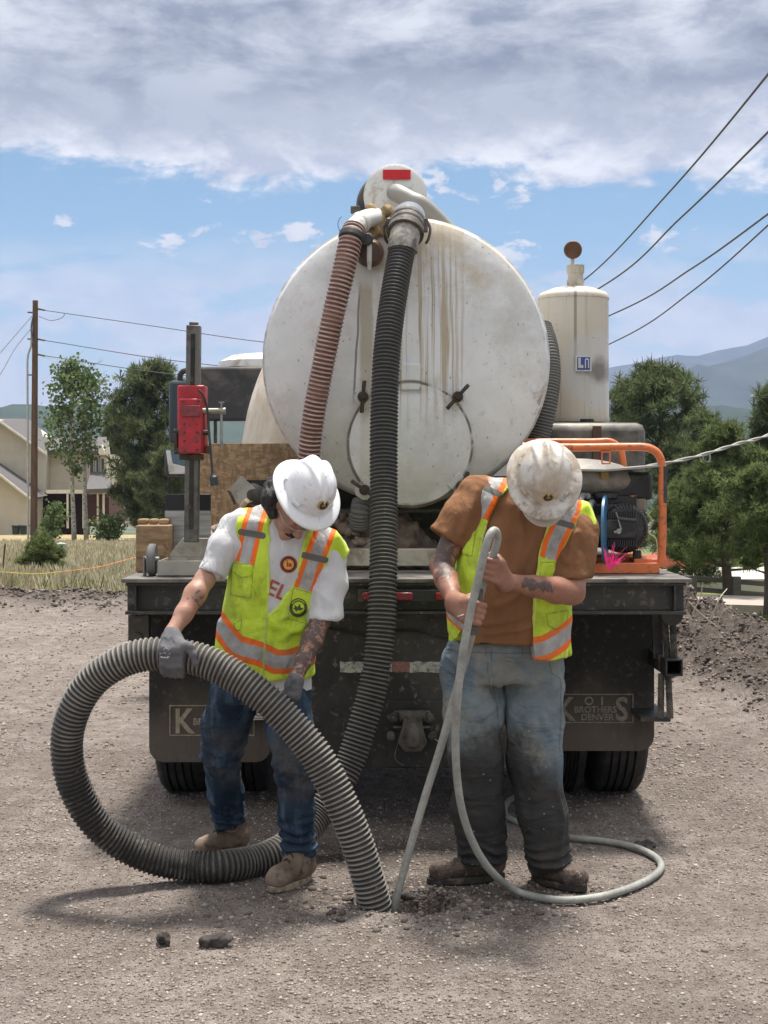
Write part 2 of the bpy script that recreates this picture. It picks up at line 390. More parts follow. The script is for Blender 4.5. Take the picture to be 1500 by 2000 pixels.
# ================================================================ GROUND
def sstep(x, a, b): t = np.clip((x-a)/(b-a), 0, 1); return t*t*(3-2*t)
def terr0(x, y):
    x = np.asarray(x, float); y = np.asarray(y, float)
    left = np.interp(y, [0, 20, 80, 160, 600, 3000], [0, 0, -1.7, -5, -25, -40])
    right = np.interp(y, [0, 11, 16, 30, 45, 100, 600, 3000], [0, 0, -.35, -1.16, -1.95, -4, -25, -40])
    w = sstep(x, 1.5, 4.0); z = left*(1-w)+right*w
    return z
def fbm(x, y, s, seed, o=4):
    r = 0; a = 1.
    for k in range(o):
        r = r+a*vnoise(np.stack([np.ravel(x)*s, np.ravel(y)*s, np.full(np.size(x), .5+k)], 1), seed+k); s *= 2.03; a *= .5
    return r.reshape(np.shape(x))
def terr(x, y):
    x = np.asarray(x, float); y = np.asarray(y, float); z = terr0(x, y)
    # windrow of graded dirt along the left edge of the road, spoil heap on the right
    lb = np.exp(-((y-(17.6+(x+4)*-.25))/1.1)**2)*sstep(-x, .4, 2.2)*.13
    hp = np.exp(-((x-2.72)/.62)**2-((y-12.6)/1.2)**2)*.56
    hp = hp+np.exp(-((x-(2.98+(y-9)*.03))/.46)**2)*sstep(y, 7.6, 9.4)*sstep(-y, -13, -11)*.20
    n = fbm(x, y, 2.2, 11, 4)
    near = sstep(-np.abs(x), -40, -12)*sstep(-y, -60, -20)
    z = z+lb*(1+.7*n)+hp*(1+.45*fbm(x, y, 5, 31, 3))
    z = z+near*(.012*fbm(x, y, .8, 3, 3)+.006*fbm(x, y, 6, 5, 3)+(.07*(lb > .03)+.07*(hp > .04))*fbm(x, y, 7, 8, 4)*.7)
    hx = x-.075; hy = y-5.30
    r = np.sqrt((hx/.20)**2+(hy/.13)**2)
    z = z+np.where(r < 1.6, .018*np.exp(-((r-1.15)/.25)**2), 0)-.32*(1-sstep(r, .72, 1.02))
    # worn ground under the truck edge
    return z
def tz(x, y): return float(terr(np.array([x]), np.array([y]))[0])
def axis_pts(a, b, step, lo, hi, g0=1.10):
    c = list(np.arange(a, b+1e-6, step)); s = step; v = c[-1]
    while v < hi: s *= g0; v += s; c.append(v)
    s = step; v = c[0]; l = []
    while v > lo: s *= g0; v -= s; l.append(v)
    return np.array(l[::-1]+c)
gx = axis_pts(-2.2, 2.4, .024, -2500, 2500, 1.045); gy = axis_pts(4.3, 6.3, .024, -14, 6000, 1.035)
GX, GY = np.meshgrid(gx, gy); GZ = terr(GX, GY)
nx, ny = len(gx), len(gy)
Vg = np.stack([GX, GY, GZ], -1).reshape(-1, 3); ii = np.arange(nx*ny).reshape(ny, nx)
Fg = np.stack([ii[:-1, :-1], ii[:-1, 1:], ii[1:, 1:], ii[1:, :-1]], -1).reshape(-1, 4)
X_, Y_ = Vg[:, 0], Vg[:, 1]
nn = fbm(X_, Y_, .5, 21, 4)
fieldL = sstep(Y_+nn*.8+(X_+4)*.25, 18.6, 19.6)*sstep(-X_, .2, 1.2)
lawnR = np.maximum(sstep(X_+nn*.35-(Y_-12)*.02, 4.3, 5.1)*sstep(Y_, 6, 8), sstep(Y_, 16, 18)*sstep(X_, 1.5, 2.5))
spoil = np.clip((GZ.ravel()-terr0(X_, Y_)-.05)*12, 0, 1)
damp_shade = np.maximum(np.exp(-((X_-.1)/.55)**2-((Y_-5.45)/.26)**2), .62*np.exp(-((X_-.2)/1.15)**2-((Y_-5.95)/.42)**2))*(.75+.6*fbm(X_, Y_, 3, 77, 4))  # damp at the hole; the wider ellipse paints shade behind the men
m, g = newmat('road_gravel')
c = g.coord()
n1 = g.noise(c, .9, 5, .6); n2 = g.noise(c, 34, 5, .7); n3 = g.noise(c, 7, 4, .6)
road = g.mix(g.rng(n1, .38, .62), (.345, .29, .255), (.48, .415, .375))
trk = g.noise(g.coord(scale=(1.7, .10, 1)), 1.6, 4, .6); road = g.mix(g.rng(trk, .50, .64, 0, .5), road, (.56, .48, .42))
road = g.mix(g.rng(n3, .40, .7, 0, .8), road, (.24, .19, .16))
road = g.mix(g.math('MULTIPLY', g.rng(n2, .45, .7), .6), road, (.13, .10, .085))
vd = g.voro(c, 95); vcol = g.voro(c, 95, out='Color'); pick = g.sep(vcol)[0]
peb = g.math('MULTIPLY', g.math('MULTIPLY', g.rng(vd, .42, .30), g.rng(pick, .66, .70)), g.rng(g.noise(g.coord(scale=(1, .4, 1)), 2.1, 5, .65), .42, .58, .15, 1))
road = g.mix(peb, road, g.mix(g.sep(vcol)[1], (.30, .25, .215), (.55, .48, .43)))
pd = g.math('MULTIPLY', g.rng(vd, .45, .30), g.rng(pick, .25, .2)); road = g.mix(pd, road, (.06, .05, .046))
spc = g.mix(g.rng(g.noise(c, 22, 5, .7), .35, .65), (.075, .060, .052), (.22, .178, .15))
dry = g.mix(g.rng(g.noise(c, 3, 5, .6), .35, .65), (.30, .24, .12), (.48, .39, .22))
lawn = g.mix(g.rng(g.noise(c, 1.4, 5, .6), .35, .65), (.10, .15, .035), (.26, .25, .09))
far = g.mix(g.rng(g.noise(c, .02, 5, .6), .4, .6), (.06, .085, .04), (.17, .16, .09))
col = g.mix(g.attr('spoil'), road, spc)
col = g.mix(g.rng(g.attr('damp_shade'), .25, .75, 0, .80), col, (.055, .045, .038))
col = g.mix(g.attr('field'), col, dry); col = g.mix(g.attr('lawn'), col, lawn); col = g.mix(g.attr('far'), col, far)
b1 = g.bump(g.noise(c, 48, 6, .8), 1., .05); b2 = g.bump(g.math('SUBTRACT', 1., vd), .7, .008, b1)
g.out(col, .92, 0, b2, Specular_IOR_Level=.25); M_ROAD = m
farA = sstep(Y_, 90, 160)
ground = fbuild('ground', Vg, Fg, M_ROAD, attrs={'spoil': spoil, 'field': fieldL, 'lawn': lawnR, 'damp_shade': damp_shade, 'far': farA})
ground['kind'] = 'structure'
# loose stones
IC = np.array([(0, 0, 1), (.9, 0, .4), (.3, .85, .4), (-.7, .5, .4), (-.7, -.5, .4), (.3, -.85, .4), (.7, .5, -.4), (-.3, .85, -.4), (-.9, 0, -.4), (-.3, -.85, -.4), (.7, -.5, -.4), (0, 0, -1)])
IF = [(0, 1, 2), (0, 2, 3), (0, 3, 4), (0, 4, 5), (0, 5, 1), (1, 6, 2), (2, 7, 3), (3, 8, 4), (4, 9, 5), (5, 10, 1), (1, 10, 6), (2, 6, 7), (3, 7, 8), (4, 8, 9), (5, 9, 10), (6, 11, 7), (7, 11, 8), (8, 11, 9), (9, 11, 10), (10, 11, 6)]
def stone_mat(name, lo, hi, hi2):
    m, g = newmat(name); gi = g.n('ShaderNodeNewGeometry').outputs['Random Per Island']
    r = g.n('ShaderNodeValToRGB'); g.put(r.inputs[0], gi); e = r.color_ramp.elements
    e[0].color = (*lo, 1); e[1].color = (*hi2, 1); e[1].position = 1; k = e.new(.7); k.color = (*hi, 1)
    n = g.noise(g.coord(), 90, 4); g.out(g.mix(g.rng(n, .3, .7, 0, .5), r.outputs[0], lo), .9, 0, g.bump(n, .5, .004)); return m
M_STONE = stone_mat('loose_stone', (.15, .12, .10), (.34, .285, .245), (.52, .455, .405))
M_CLOD = stone_mat('dirt_clod', (.06, .048, .042), (.17, .138, .116), (.32, .27, .23))
def stones(n, xr, yr, s0, s1, m, name, dens=None, pw=2.5, kind='stuff', flat=.6, sink=.25):
    rs = np.random.RandomState(n); y = yr[0]+(yr[1]-yr[0])*rs.rand(n)**1.25; x = xr[0]+(xr[1]-xr[0])*rs.rand(n)
    if dens is not None: k = rs.rand(n) < dens(x, y); x = x[k]; y = y[k]
    k = ((x-.075)/.20)**2+((y-5.30)/.13)**2 > .8; x = x[k]; y = y[k]
    if name == 'gravel': k = rs.rand(len(x)) < np.clip(.62+.75*fbm(x*1.6, y*.5, 1.3, 61, 4), .12, 1); x = x[k]; y = y[k]
    n = len(x); s = s0+(s1-s0)*rs.rand(n)**pw; z = terr(x, y)+s*flat*sink
    S = np.stack([s*(.7+.6*rs.rand(n)), s*(.7+.6*rs.rand(n)), s*(.4+.5*rs.rand(n))], 1); a = rs.rand(n)*6.28; t = (rs.rand(n)-.5)*.9
    ca, sa, ct, st = np.cos(a), np.sin(a), np.cos(t), np.sin(t); O = np.zeros(n); I = np.ones(n)
    Rz = np.stack([ca, -sa, O, sa, ca, O, O, O, I], 1).reshape(-1, 3, 3); Rx = np.stack([I, O, O, O, ct, -st, O, st, ct], 1).reshape(-1, 3, 3)
    return scatter(name, IC*(.85+.3*np.random.RandomState(1).rand(12, 1)), IF, np.stack([x, y, z], 1), S, Rz @ Rx, m, kind=kind)
o = stones(75000, (-2.6, 3.2), (3.8, 8.5), .0028, .0090, M_STONE, 'gravel', pw=2.2, flat=.8)
o = stones(24000, (-5.2, 5.4), (7.5, 17), .006, .017, M_STONE, 'gravel', pw=1.8, flat=.8)
o = stones(700, (-4.2, 4.4), (3.8, 15), .008, .017, M_STONE, 'pebbles', pw=3)
dd = lambda x, y: np.clip(np.exp(-((x-.1)/.42)**2-((y-5.33)/.2)**2)*1.3, 0, 1)
o = stones(1500, (-.8, 1.), (4.9, 5.8), .006, .022, M_CLOD, 'spilled_dirt', dens=dd)
dd = lambda x, y: np.clip((terr(x, y)-terr0(x, y)-.04)*14, 0, 1)
o = stones(30000, (-9, 0), (15, 21), .008, .034, M_CLOD, 'dirt_clods', dens=dd)
o = stones(30000, (1.8, 5), (7, 15.5), .005, .026, M_CLOD, 'dirt_clods', dens=dd)
# flat debris: pale shards on the right-hand heap
# far hills and mountains (real ridges, kilometres away, scaled to what the air lets through)
def ridge(name, prof, Y0, depth, col, seed, xext):
    xs = np.linspace(xext[0], xext[1], 220); t = np.linspace(0, 1, 26); V = []
    p = np.array(prof, float); H = np.interp(xs/Y0*FPX+750, p[:, 0], CH-(p[:, 1]-HOR)/FPX*Y0)
    XX, TT = np.meshgrid(xs, t); HH = np.tile(H, (len(t), 1)); prof_t = np.sin(np.minimum(TT, .75)/.75*PI/2)
    n = fbm(XX/(Y0*.05), TT*6, 1, seed, 5)
    ZZ = -70+(HH+70)*prof_t*(1+.16*n*np.sin(np.clip(TT/.75, 0, 1)*PI))-(TT > .75)*(TT-.75)*200
    YY = Y0+(TT-.75)*depth; V = np.stack([XX, YY, ZZ], -1).reshape(-1, 3); i = np.arange(V.shape[0]).reshape(XX.shape)
    F = np.stack([i[:-1, :-1], i[:-1, 1:], i[1:, 1:], i[1:, :-1]], -1).reshape(-1, 4)
    m, g = newmat(name); c = g.coord(); nz = g.noise(c, .012, 6, .6)
    g.out(g.mix(g.rng(nz, .4, .6), tuple(v*.7 for v in col), col), 1., 0, None, Specular_IOR_Level=0)
    o = fbuild(name, V, F, m); o['kind'] = 'structure'; return o
ridge('mountains', [(-3000, 860), (-600, 850), (200, 850), (900, 780), (1200, 716), (1270, 704), (1330, 695), (1362, 702), (1396, 679), (1430, 682), (1465, 672), (1500, 656), (1620, 610), (1800, 590), (2300, 640), (4000, 760)], 4200, 1500, (.06, .075, .06), 41, (-6000, 6000))
ridge('foothills', [(-3000, 815), (0, 812), (240, 806), (330, 812), (500, 830), (900, 800), (1215, 762), (1290, 735), (1350, 722), (1420, 706), (1500, 676), (1560, 655), (1800, 700), (2300, 770), (4000, 800)], 3000, 1300, (.055, .07, .045), 43, (-4500, 4500))
ridge('low_hills', [(-3000, 800), (-100, 812), (60, 806), (200, 803), (262, 806), (330, 820), (700, 850), (1220, 835), (1300, 812), (1380, 796), (1480, 803), (1600, 812), (4000, 820)], 1700, 800, (.05, .07, .035), 45, (-2500, 2500))
# ================================================================ MATERIALS OF THE TRUCK AND ITS LOAD
BLACK = mat('dusty_black_steel', (.014, .0135, .0135), .5, .0, .3, 5, .25, 40, [((.050, .044, .038), .40, 4), ((.10, .085, .07), .12, 16)])
BLACK2 = mat('worn_black_plate', (.019, .018, .018), .5, .0, .3, 3, .2, 30, [((.048, .043, .039), .5, 2.2), ((.14, .125, .11), .14, 26)])
PLATE = mat('dusty_deck_plate', (.16, .145, .13), .75, .0, .25, 9, .3, 60, ((.05, .046, .042), .4, 7))
RUBBER = mat('rubber', (.020, .020, .021), .75, 0, .25, 7, .25, 70, ((.06, .054, .048), .35, 5))
STEEL = mat('bare_steel', (.30, .29, .27), .42, .7, .2, 8, .1, 60, ((.16, .12, .09), .25, 9))
DARKIRON = mat('dark_iron', (.06, .050, .042), .6, .5, .3, 12, .3, 60, ((.13, .075, .04), .4, 20))
GREYIRON = mat('grimy_iron', (.125, .112, .097), .7, .2, .3, 12, .3, 60, ((.03, .028, .026), .4, 12))
WHITE = mat('white_paint', (.66, .66, .63), .42, 0, .06, 4, .05, 50, ((.36, .30, .22), .25, 7))
CREAM = mat('cream_paint', (.50, .46, .38), .55, 0, .12, 4, .1, 50, ((.22, .17, .12), .35, 6))
POLY = mat('milky_plastic', (.64, .59, .49), .5, 0, .08, 3, .05, 20, ((.50, .38, .26), .4, 3))
ORANGE = mat('orange_paint', (.66, .17, .055), .42, 0, .1, 9, .08, 60, ((.20, .10, .06), .2, 25))
RED = mat('red_paint', (.42, .018, .030), .4, 0, .2, 9, .1, 60, ((.16, .03, .03), .3, 20))
REDLENS = mat('red_lens', (.20, .006, .012), .25, 0, .1, 30)
REDTAPE = mat('red_reflector', (.55, .012, .02), .35, 0, .1, 30)
CHARCOAL = mat('charcoal_plastic', (.035, .036, .040), .5, 0, .2, 5, .1, 40, ((.10, .09, .08), .3, 6))
ENGINE = mat('engine_black', (.016, .016, .018), .38, 0, .3, 14, .1, 60, ((.06, .055, .05), .25, 12))
BLUE = mat('blue_paint', (.05, .16, .30), .4, 0, .15, 9)
DIRTM = mat('rubble_dirt', (.27, .20, .165), .95, 0, .35, 16, .8, 30, ((.12, .09, .075), .4, 9))
ROCKD = mat('dark_rock', (.075, .070, .066), .9, 0, .3, 16, .8, 30)
GLASS = mat('mirror_glass', (.10, .13, .16), .08, .8, .05, 5)
TAPE = mat('silver_tape', (.42, .43, .45), .22, .85, .1, 20, .35, 25)
HOSEGREY = mat('grey_hose', (.20, .20, .19), .65, 0, .12, 6, .1, 40)
def px_x(px, Y): return (px-750)/FPX*Y
def px_z(py, Y): return CH-(py-HOR)/FPX*Y
# tank paint: chalky white, rust drips under the fittings, spatter, scuffs, yellowed crown
m, g = newmat('tank_paint'); c = g.coord(); x, y, z = g.sep(c)[0], g.sep(c)[1], g.sep(c)[2]
base = g.mix(g.rng(g.noise(c, 2.2, 5, .6), .35, .65), (.60, .615, .63), (.73, .735, .74))
wob = g.math('MULTIPLY', g.math('SUBTRACT', g.noise(g.comb(x, 0., g.math('MULTIPLY', z, .6)), 5, 2), .5), .022)
xs = g.math('ADD', x, wob)
dr = g.noise(g.comb(g.math('MULTIPLY', xs, 34.), 0., g.math('MULTIPLY', z, .55)), 1.3, 3, .6)
dx = g.rng(g.math('ABSOLUTE', g.math('SUBTRACT', x, .09)), .26, .12, 0, 1, True)     # below the coupling
zf = g.math('MULTIPLY', g.rng(z, 1.78, 2.05), g.rng(z, 2.86, 2.5, .55, 1))
base = g.mix(g.math('MULTIPLY', g.math('MULTIPLY', g.rng(dr, .50, .58), dx), g.math('MULTIPLY', zf, .78)), base, (.38, .29, .17))
dr2 = g.noise(g.comb(g.math('MULTIPLY', xs, 90.), 1., g.math('MULTIPLY', z, .5)), 1.2, 2, .6)
base = g.mix(g.math('MULTIPLY', g.math('MULTIPLY', g.rng(dr2, .64, .67), dx), g.math('MULTIPLY', zf, .62)), base, (.20, .165, .12))
dx2 = g.rng(g.math('ABSOLUTE', g.math('ADD', xs, .185)), .042, .020, 0, 1, True)      # below the capped inlet
base = g.mix(g.math('MULTIPLY', dx2, g.math('MULTIPLY', g.rng(z, 1.75, 2.2, .35, .8), g.rng(z, 2.56, 2.5))), base, (.40, .34, .25))
ln = g.rng(g.math('ABSOLUTE', g.math('ADD', xs, g.math('ADD', .215, g.math('MULTIPLY', g.math('SUBTRACT', 2.5, z), .06)))), .0065, .003)
base = g.mix(g.math('MULTIPLY', ln, g.math('MULTIPLY', g.rng(z, 1.95, 2.02), g.rng(z, 2.55, 2.45, 0, .8))), base, (.10, .085, .065))
crown = g.rng(g.math('ADD', z, g.math('MULTIPLY', g.math('SUBTRACT', g.noise(c, 7, 7, .7), .5), 1.3)), 2.42, 2.9, 0, .85, True)
cx = g.rng(g.math('ABSOLUTE', g.math('SUBTRACT', x, .15)), .6, .2)
base = g.mix(g.math('MULTIPLY', crown, cx), base, (.47, .38, .25))
low = g.rng(g.math('ADD', z, g.math('MULTIPLY', g.math('SUBTRACT', g.noise(c, 5, 6, .65), .5), .9)), 2.0, 1.5, 0, .5)
base = g.mix(low, base, (.44, .41, .34))
mud = g.rng(g.noise(g.coord(loc=(7, 2, 1)), 9, 8, .75), .60, .70, 0, .65)
base = g.mix(g.math('MULTIPLY', mud, g.rng(z, 2.9, 1.8, .15, 1)), base, (.29, .24, .19))
sp = g.voro(g.coord(scale=(1, 1, .45), rot=(0, .5, 0)), 40); spc = g.sep(g.voro(g.coord(scale=(1, 1, .45), rot=(0, .5, 0)), 40, out='Color'))
spk = g.math('MULTIPLY', g.math('MULTIPLY', g.rng(sp, .15, .07), g.rng(spc[0], .45, .47)), g.rng(g.noise(c, 2.6, 5, .7), .40, .56)); base = g.mix(spk, base, (.17, .145, .12)); fsp = g.noise(g.coord(loc=(3, 6, 8), scale=(1, 1, .6)), 58, 3, .6); base = g.mix(g.math('MULTIPLY', g.rng(fsp, .68, .72, 0, .75), g.rng(g.noise(c, 1.9, 4, .6), .36, .54, .15, 1)), base, (.19, .165, .14)); rr_ = g.math('SQRT', g.math('ADD', g.math('POWER', g.math('SUBTRACT', x, px_x(794, 6.9)-.1), 2.), g.math('POWER', g.math('SUBTRACT', z, px_z(701, 6.9)), 2.))); base = g.mix(g.math('MULTIPLY', g.rng(rr_, 286/FPX*6.9*.975, 286/FPX*6.9*.99), g.rng(g.noise(c, 6, 6, .7), .42, .56, .1, .8)), base, (.20, .18, .155))
sc_ = g.noise(g.coord(scale=(60, 1, 16), rot=(0, .45, 0)), 1.4, 3, .7); base = g.mix(g.math('MULTIPLY', g.rng(sc_, .69, .72), g.rng(g.noise(c, 3, 3), .5, .6, 0, .8)), base, (.22, .20, .18))
rs_ = g.rng(g.noise(g.coord(loc=(1, 8, 2)), 5.5, 8, .78), .665, .70); base = g.mix(rs_, base, (.30, .17, .075))
scuff = g.math('MULTIPLY', g.rng(g.math('SUBTRACT', x, .0), .60, .66), g.rng(g.noise(c, 14, 5, .7), .5, .6, 0, .8))
base = g.mix(g.math('MULTIPLY', scuff, g.math('MULTIPLY', g.rng(z, 1.82, 1.9), g.rng(z, 2.12, 2.02))), base, (.24, .20, .16))
dd_ = g.math('SQRT', g.math('ADD', g.math('POWER', g.math('SUBTRACT', x, px_x(801, 6.845)-.1), 2.), g.math('POWER', g.math('SUBTRACT', z, px_z(868, 6.845)), 2.)))
rm = g.math('MULTIPLY', g.rng(g.math('ABSOLUTE', g.math('SUBTRACT', dd_, 121/FPX*6.84+.002)), .011, .004), g.rng(g.noise(c, 8, 5, .7), .36, .46)); base = g.mix(g.math('MULTIPLY', rm, .85), base, (.10, .065, .04))
chips = g.rng(g.noise(g.coord(loc=(9, 4, 2)), 12, 8, .8), .66, .69, 0, .8); base = g.mix(g.math('MULTIPLY', chips, g.rng(z, 2.5, 1.7, .3, 1)), base, (.20, .14, .09))
gr2 = g.rng(g.noise(g.coord(loc=(2, 9, 4)), 2.2, 8, .8), .49, .64, 0, .5); base = g.mix(gr2, base, (.43, .40, .35))
g.out(base, g.rng(g.noise(c, 12, 3), .3, .7, .3, .55), 0, g.bump(g.noise(c, 3.2, 3), .35, .05, g.bump(g.noise(c, 70, 3), .12, .003)))
M_TANK = m
# separator vessel paint: cream with drips and a scorched patch
m, g = newmat('vessel_paint'); c = g.coord(); s = g.sep(c); x, z = s[0], s[2]
base = g.mix(g.rng(g.noise(c, 3, 5), .35, .65), (.56, .52, .44), (.66, .63, .56))
base = g.mix(g.rng(z, 2.9, 1.95, 0, .55), base, (.45, .36, .25))
dr = g.noise(g.coord(scale=(30, 30, .7)), 1., 4, .65); base = g.mix(g.rng(dr, .56, .66, 0, .6), base, (.36, .28, .19))
base = g.mix(g.rng(g.math('MULTIPLY', g.rng(g.math('ABSOLUTE', g.math('SUBTRACT', x, 1.02)), .012, .005), g.rng(z, 2.2, 2.3)), 0, 1, 0, .6), base, (.10, .07, .05))
ds = g.math('SQRT', g.math('ADD', g.math('POWER', g.math('SUBTRACT', x, 1.17), 2.), g.math('POWER', g.math('SUBTRACT', z, 2.22), 2.)))
dn = g.math('ADD', ds, g.math('MULTIPLY', g.math('SUBTRACT', g.noise(c, 9, 5), .5), .12))
base = g.mix(g.rng(dn, .26, .19, 0, .5), base, (.50, .52, .54)); base = g.mix(g.rng(dn, .10, .03, 0, .85), base, (.14, .12, .11))
base = g.mix(g.rng(g.noise(c, 40, 5, .7), .66, .7, 0, .7), base, (.15, .10, .07))
g.out(base, .5, 0, g.bump(g.noise(c, 30, 3), .1, .01)); M_VESSEL = m
# mud flap rubber: black above, dust-brown below
m, g = newmat('mud_flap_rubber'); c = g.coord(); z = g.sep(c)[2]
k = g.math('ADD', z, g.math('MULTIPLY', g.math('SUBTRACT', g.noise(c, 5, 5), .5), .5))
base = g.mix(g.rng(k, .72, .30, 0, 1, True), (.016, .015, .0145), (.10, .080, .064))
base = g.mix(g.rng(g.noise(c, 30, 6, .7), .55, .7, 0, .5), base, (.15, .125, .105))
base = g.mix(g.rng(g.noise(g.coord(scale=(12, 1, 1.2)), 3, 4), .55, .7, 0, .35), base, (.02, .02, .02))
g.out(base, .8, 0, g.bump(g.noise(c, 25, 4), .25, .01)); M_FLAP = m
# ================================================================ VACUUM TRUCK
TX = .1
truck = thing('vacuum_truck', (TX, 6.3, 0), 'dusty vacuum tank truck with large round white tank and black flat deck, seen from behind', 'truck')
DY = 6.3                                              # rear edge of the deck
# deck
b = MB(); b.span(-1.165, 1.365, DY-.02, 9.2, 1.128, 1.145); b.build('deck_plate', PLATE, truck, bevel=.002)
x0, x1 = px_x(245, DY), px_x(1340, DY); zt, zb = 1.1275, px_z(1200, DY)
b = MB(); b.span(x0, x1, DY+.045, DY+.060, zb+.014, zt); b.span(x0, x1, DY-.012, DY+.0455, zb, zb+.0145)
b.span(x0, x1, DY-.005, DY+.0445, zt-.015, zt-.0005)
for xx in (x0+.045, px_x(1318, DY)): b.span(xx-.004, xx+.004, DY-.004, DY+.0455, zb+.015, zt-.016)
b.build('rear_sill', BLACK2, truck, bevel=.003)
b = MB()
for sx in (-1, 1): b.span(TX+sx*1.22-.012, TX+sx*1.22+.012, DY+.061, 9.2, .97, 1.1275)
for yy in (6.9, 7.5, 8.1, 8.7): b.span(TX-1.2, TX+1.2, yy, yy+.06, 1.02, 1.1274)
b.build('side_rail', BLACK, truck)
b = MB()
for sx in (-1, 1): b.span(TX+sx*.43-.04, TX+sx*.43+.04, DY+.12, 12.5, .72, .98)
for yy in (6.7, 7.9, 9.5): b.span(TX-.389, TX+.389, yy, yy+.08, .76, .94)
b.span(TX-.9, TX+.9, DY+.30, 8.9, .985, 1.018)
b.build('chassis', BLACK, truck)
# apron below the sill between the flaps
b = MB(); ya = DY+.10
xa, xb = px_x(600, ya), px_x(1092, ya)
b.span(xa, xb, ya, ya+.012, px_z(1500, ya), px_z(1200, ya)); b.span(xa, xb, ya-.018, ya-.0005, px_z(1192, ya), px_z(1180, ya))
b.build('rear_apron', BLACK2, truck, bevel=.002)
b = MB(); b.span(px_x(757, ya), px_x(880, ya), ya-.014, ya-.001, px_z(1498, ya), px_z(1368, ya)); b.build('hitch_plate', BLACK2, truck, bevel=.003)
# light bar
for i_ in range(9):
    for zz_ in (1210, 1345):
        b = MB(); b.cyl((px_x(612+i_*58, ya), ya-.0005, px_z(zz_, ya)), (px_x(612+i_*58, ya), ya-.009, px_z(zz_, ya)), .008, n=6); b.build('bolt', GREYIRON, truck)
b = MB(); b.tube(cat_rom([(px_x(640, ya), ya-.012, px_z(1225, ya)), (px_x(720, ya), ya-.016, px_z(1238, ya)), (px_x(800, ya), ya-.014, px_z(1230, ya)), (px_x(880, ya), ya-.016, px_z(1242, ya)), (px_x(1000, ya), ya-.012, px_z(1226, ya))], .02), .006, 6); b.build('wiring_loom', BLACK, truck)
b = MB(); b.span(px_x(700, ya), px_x(1060, ya), DY-.03, DY-.0125, px_z(1175, DY), px_z(1151, DY)); lb = b.build('light_bar', BLACK, truck, bevel=.003)
for (a_, c_) in ((708, 724), (770, 806), (850, 886), (940, 976)):
    b = MB(); b.span(px_x(a_, DY), px_x(c_, DY), DY-.044, DY-.0305, px_z(1171, DY), px_z(1156, DY)); b.build('tail_light', REDLENS, lb, bevel=.004)
# reflective strip, torn
def ragged(x0, x1, z0, z1, seed, n=14):
    rs = random.Random(seed); up = [(x0+(x1-x0)*i/n, z1-rs.random()*.006) for i in range(n+1)]; dn = [(x1-(x1-x0)*i/n, z0+rs.random()*.006) for i in range(n+1)]; return up+dn
TAPEW = mat('worn_white_reflector', (.42, .42, .38), .45, 0, .25, 30, .3, 90, ((.12, .11, .10), .35, 60))
TAPER = mat('worn_red_reflector', (.26, .12, .10), .5, 0, .3, 30, .3, 90, ((.12, .08, .07), .35, 50))
rt = None
for (a_, c_, mm, sd_) in ((800, 886, TAPEW, 2), (766, 799.5, TAPER, 3), (664, 765.5, TAPEW, 1)):
    b = MB(); b.prism(ragged(px_x(a_, ya), px_x(c_, ya), px_z(1314, ya), px_z(1291, ya), sd_), (0, ya-.003, 0), (1, 0, 0), (0, 0, 1), (0, .0025, 0)); b.build('reflective_strip', mm, truck, smooth=0, label='faded pink end of the reflective strip' if sd_ == 3 else None)
# wheels
def tyre(x0, x1, yc, zc, r, zig):
    w = x1-x0; P = [(r*.56, 0.0), (r*.80, -.01), (r*.95, .004), (r*.985, .018)]
    nr = 5; gx0, gx1 = .03, w-.03
    for i in range(nr):
        a = gx0+(gx1-gx0)*i/nr; e = gx0+(gx1-gx0)*(i+1)/nr
        P += [(r, a+.002), (r, e-.010)]
        if i < nr-1: P += [(r-.014, e-.0095), (r-.014, e+.0015)]
    P += [(r*.985, w-.018), (r*.95, w-.004), (r*.80, w+.01), (r*.56, w)]
    b = MB(); b.lathe(P, (x0, yc, zc), (1, 0, 0), 56); t = b.build('tyre', RUBBER, truck, smooth=28)
    b = MB(); b.lathe([(r*.555, .01), (r*.54, .05), (r*.30, .07), (r*.30, w-.07), (r*.54, w-.05), (r*.555, w-.01)], (x0, yc, zc), (1, 0, 0), 32); b.build('rim', STEEL, t)
for (a_, c_) in ((320, 416), (430, 531), (1076, 1131), (1150, 1245)):
    tyre(px_x(a_, 7.2), px_x(c_, 7.2), 7.30, .495, .505, 0)
b = MB(); b.cyl((TX-1.1, 7.3, .495), (TX+1.1, 7.3, .495), .07); b.ell((TX, 7.3, .495), (.22, .2, .2)); b.build('axle', BLACK, truck)
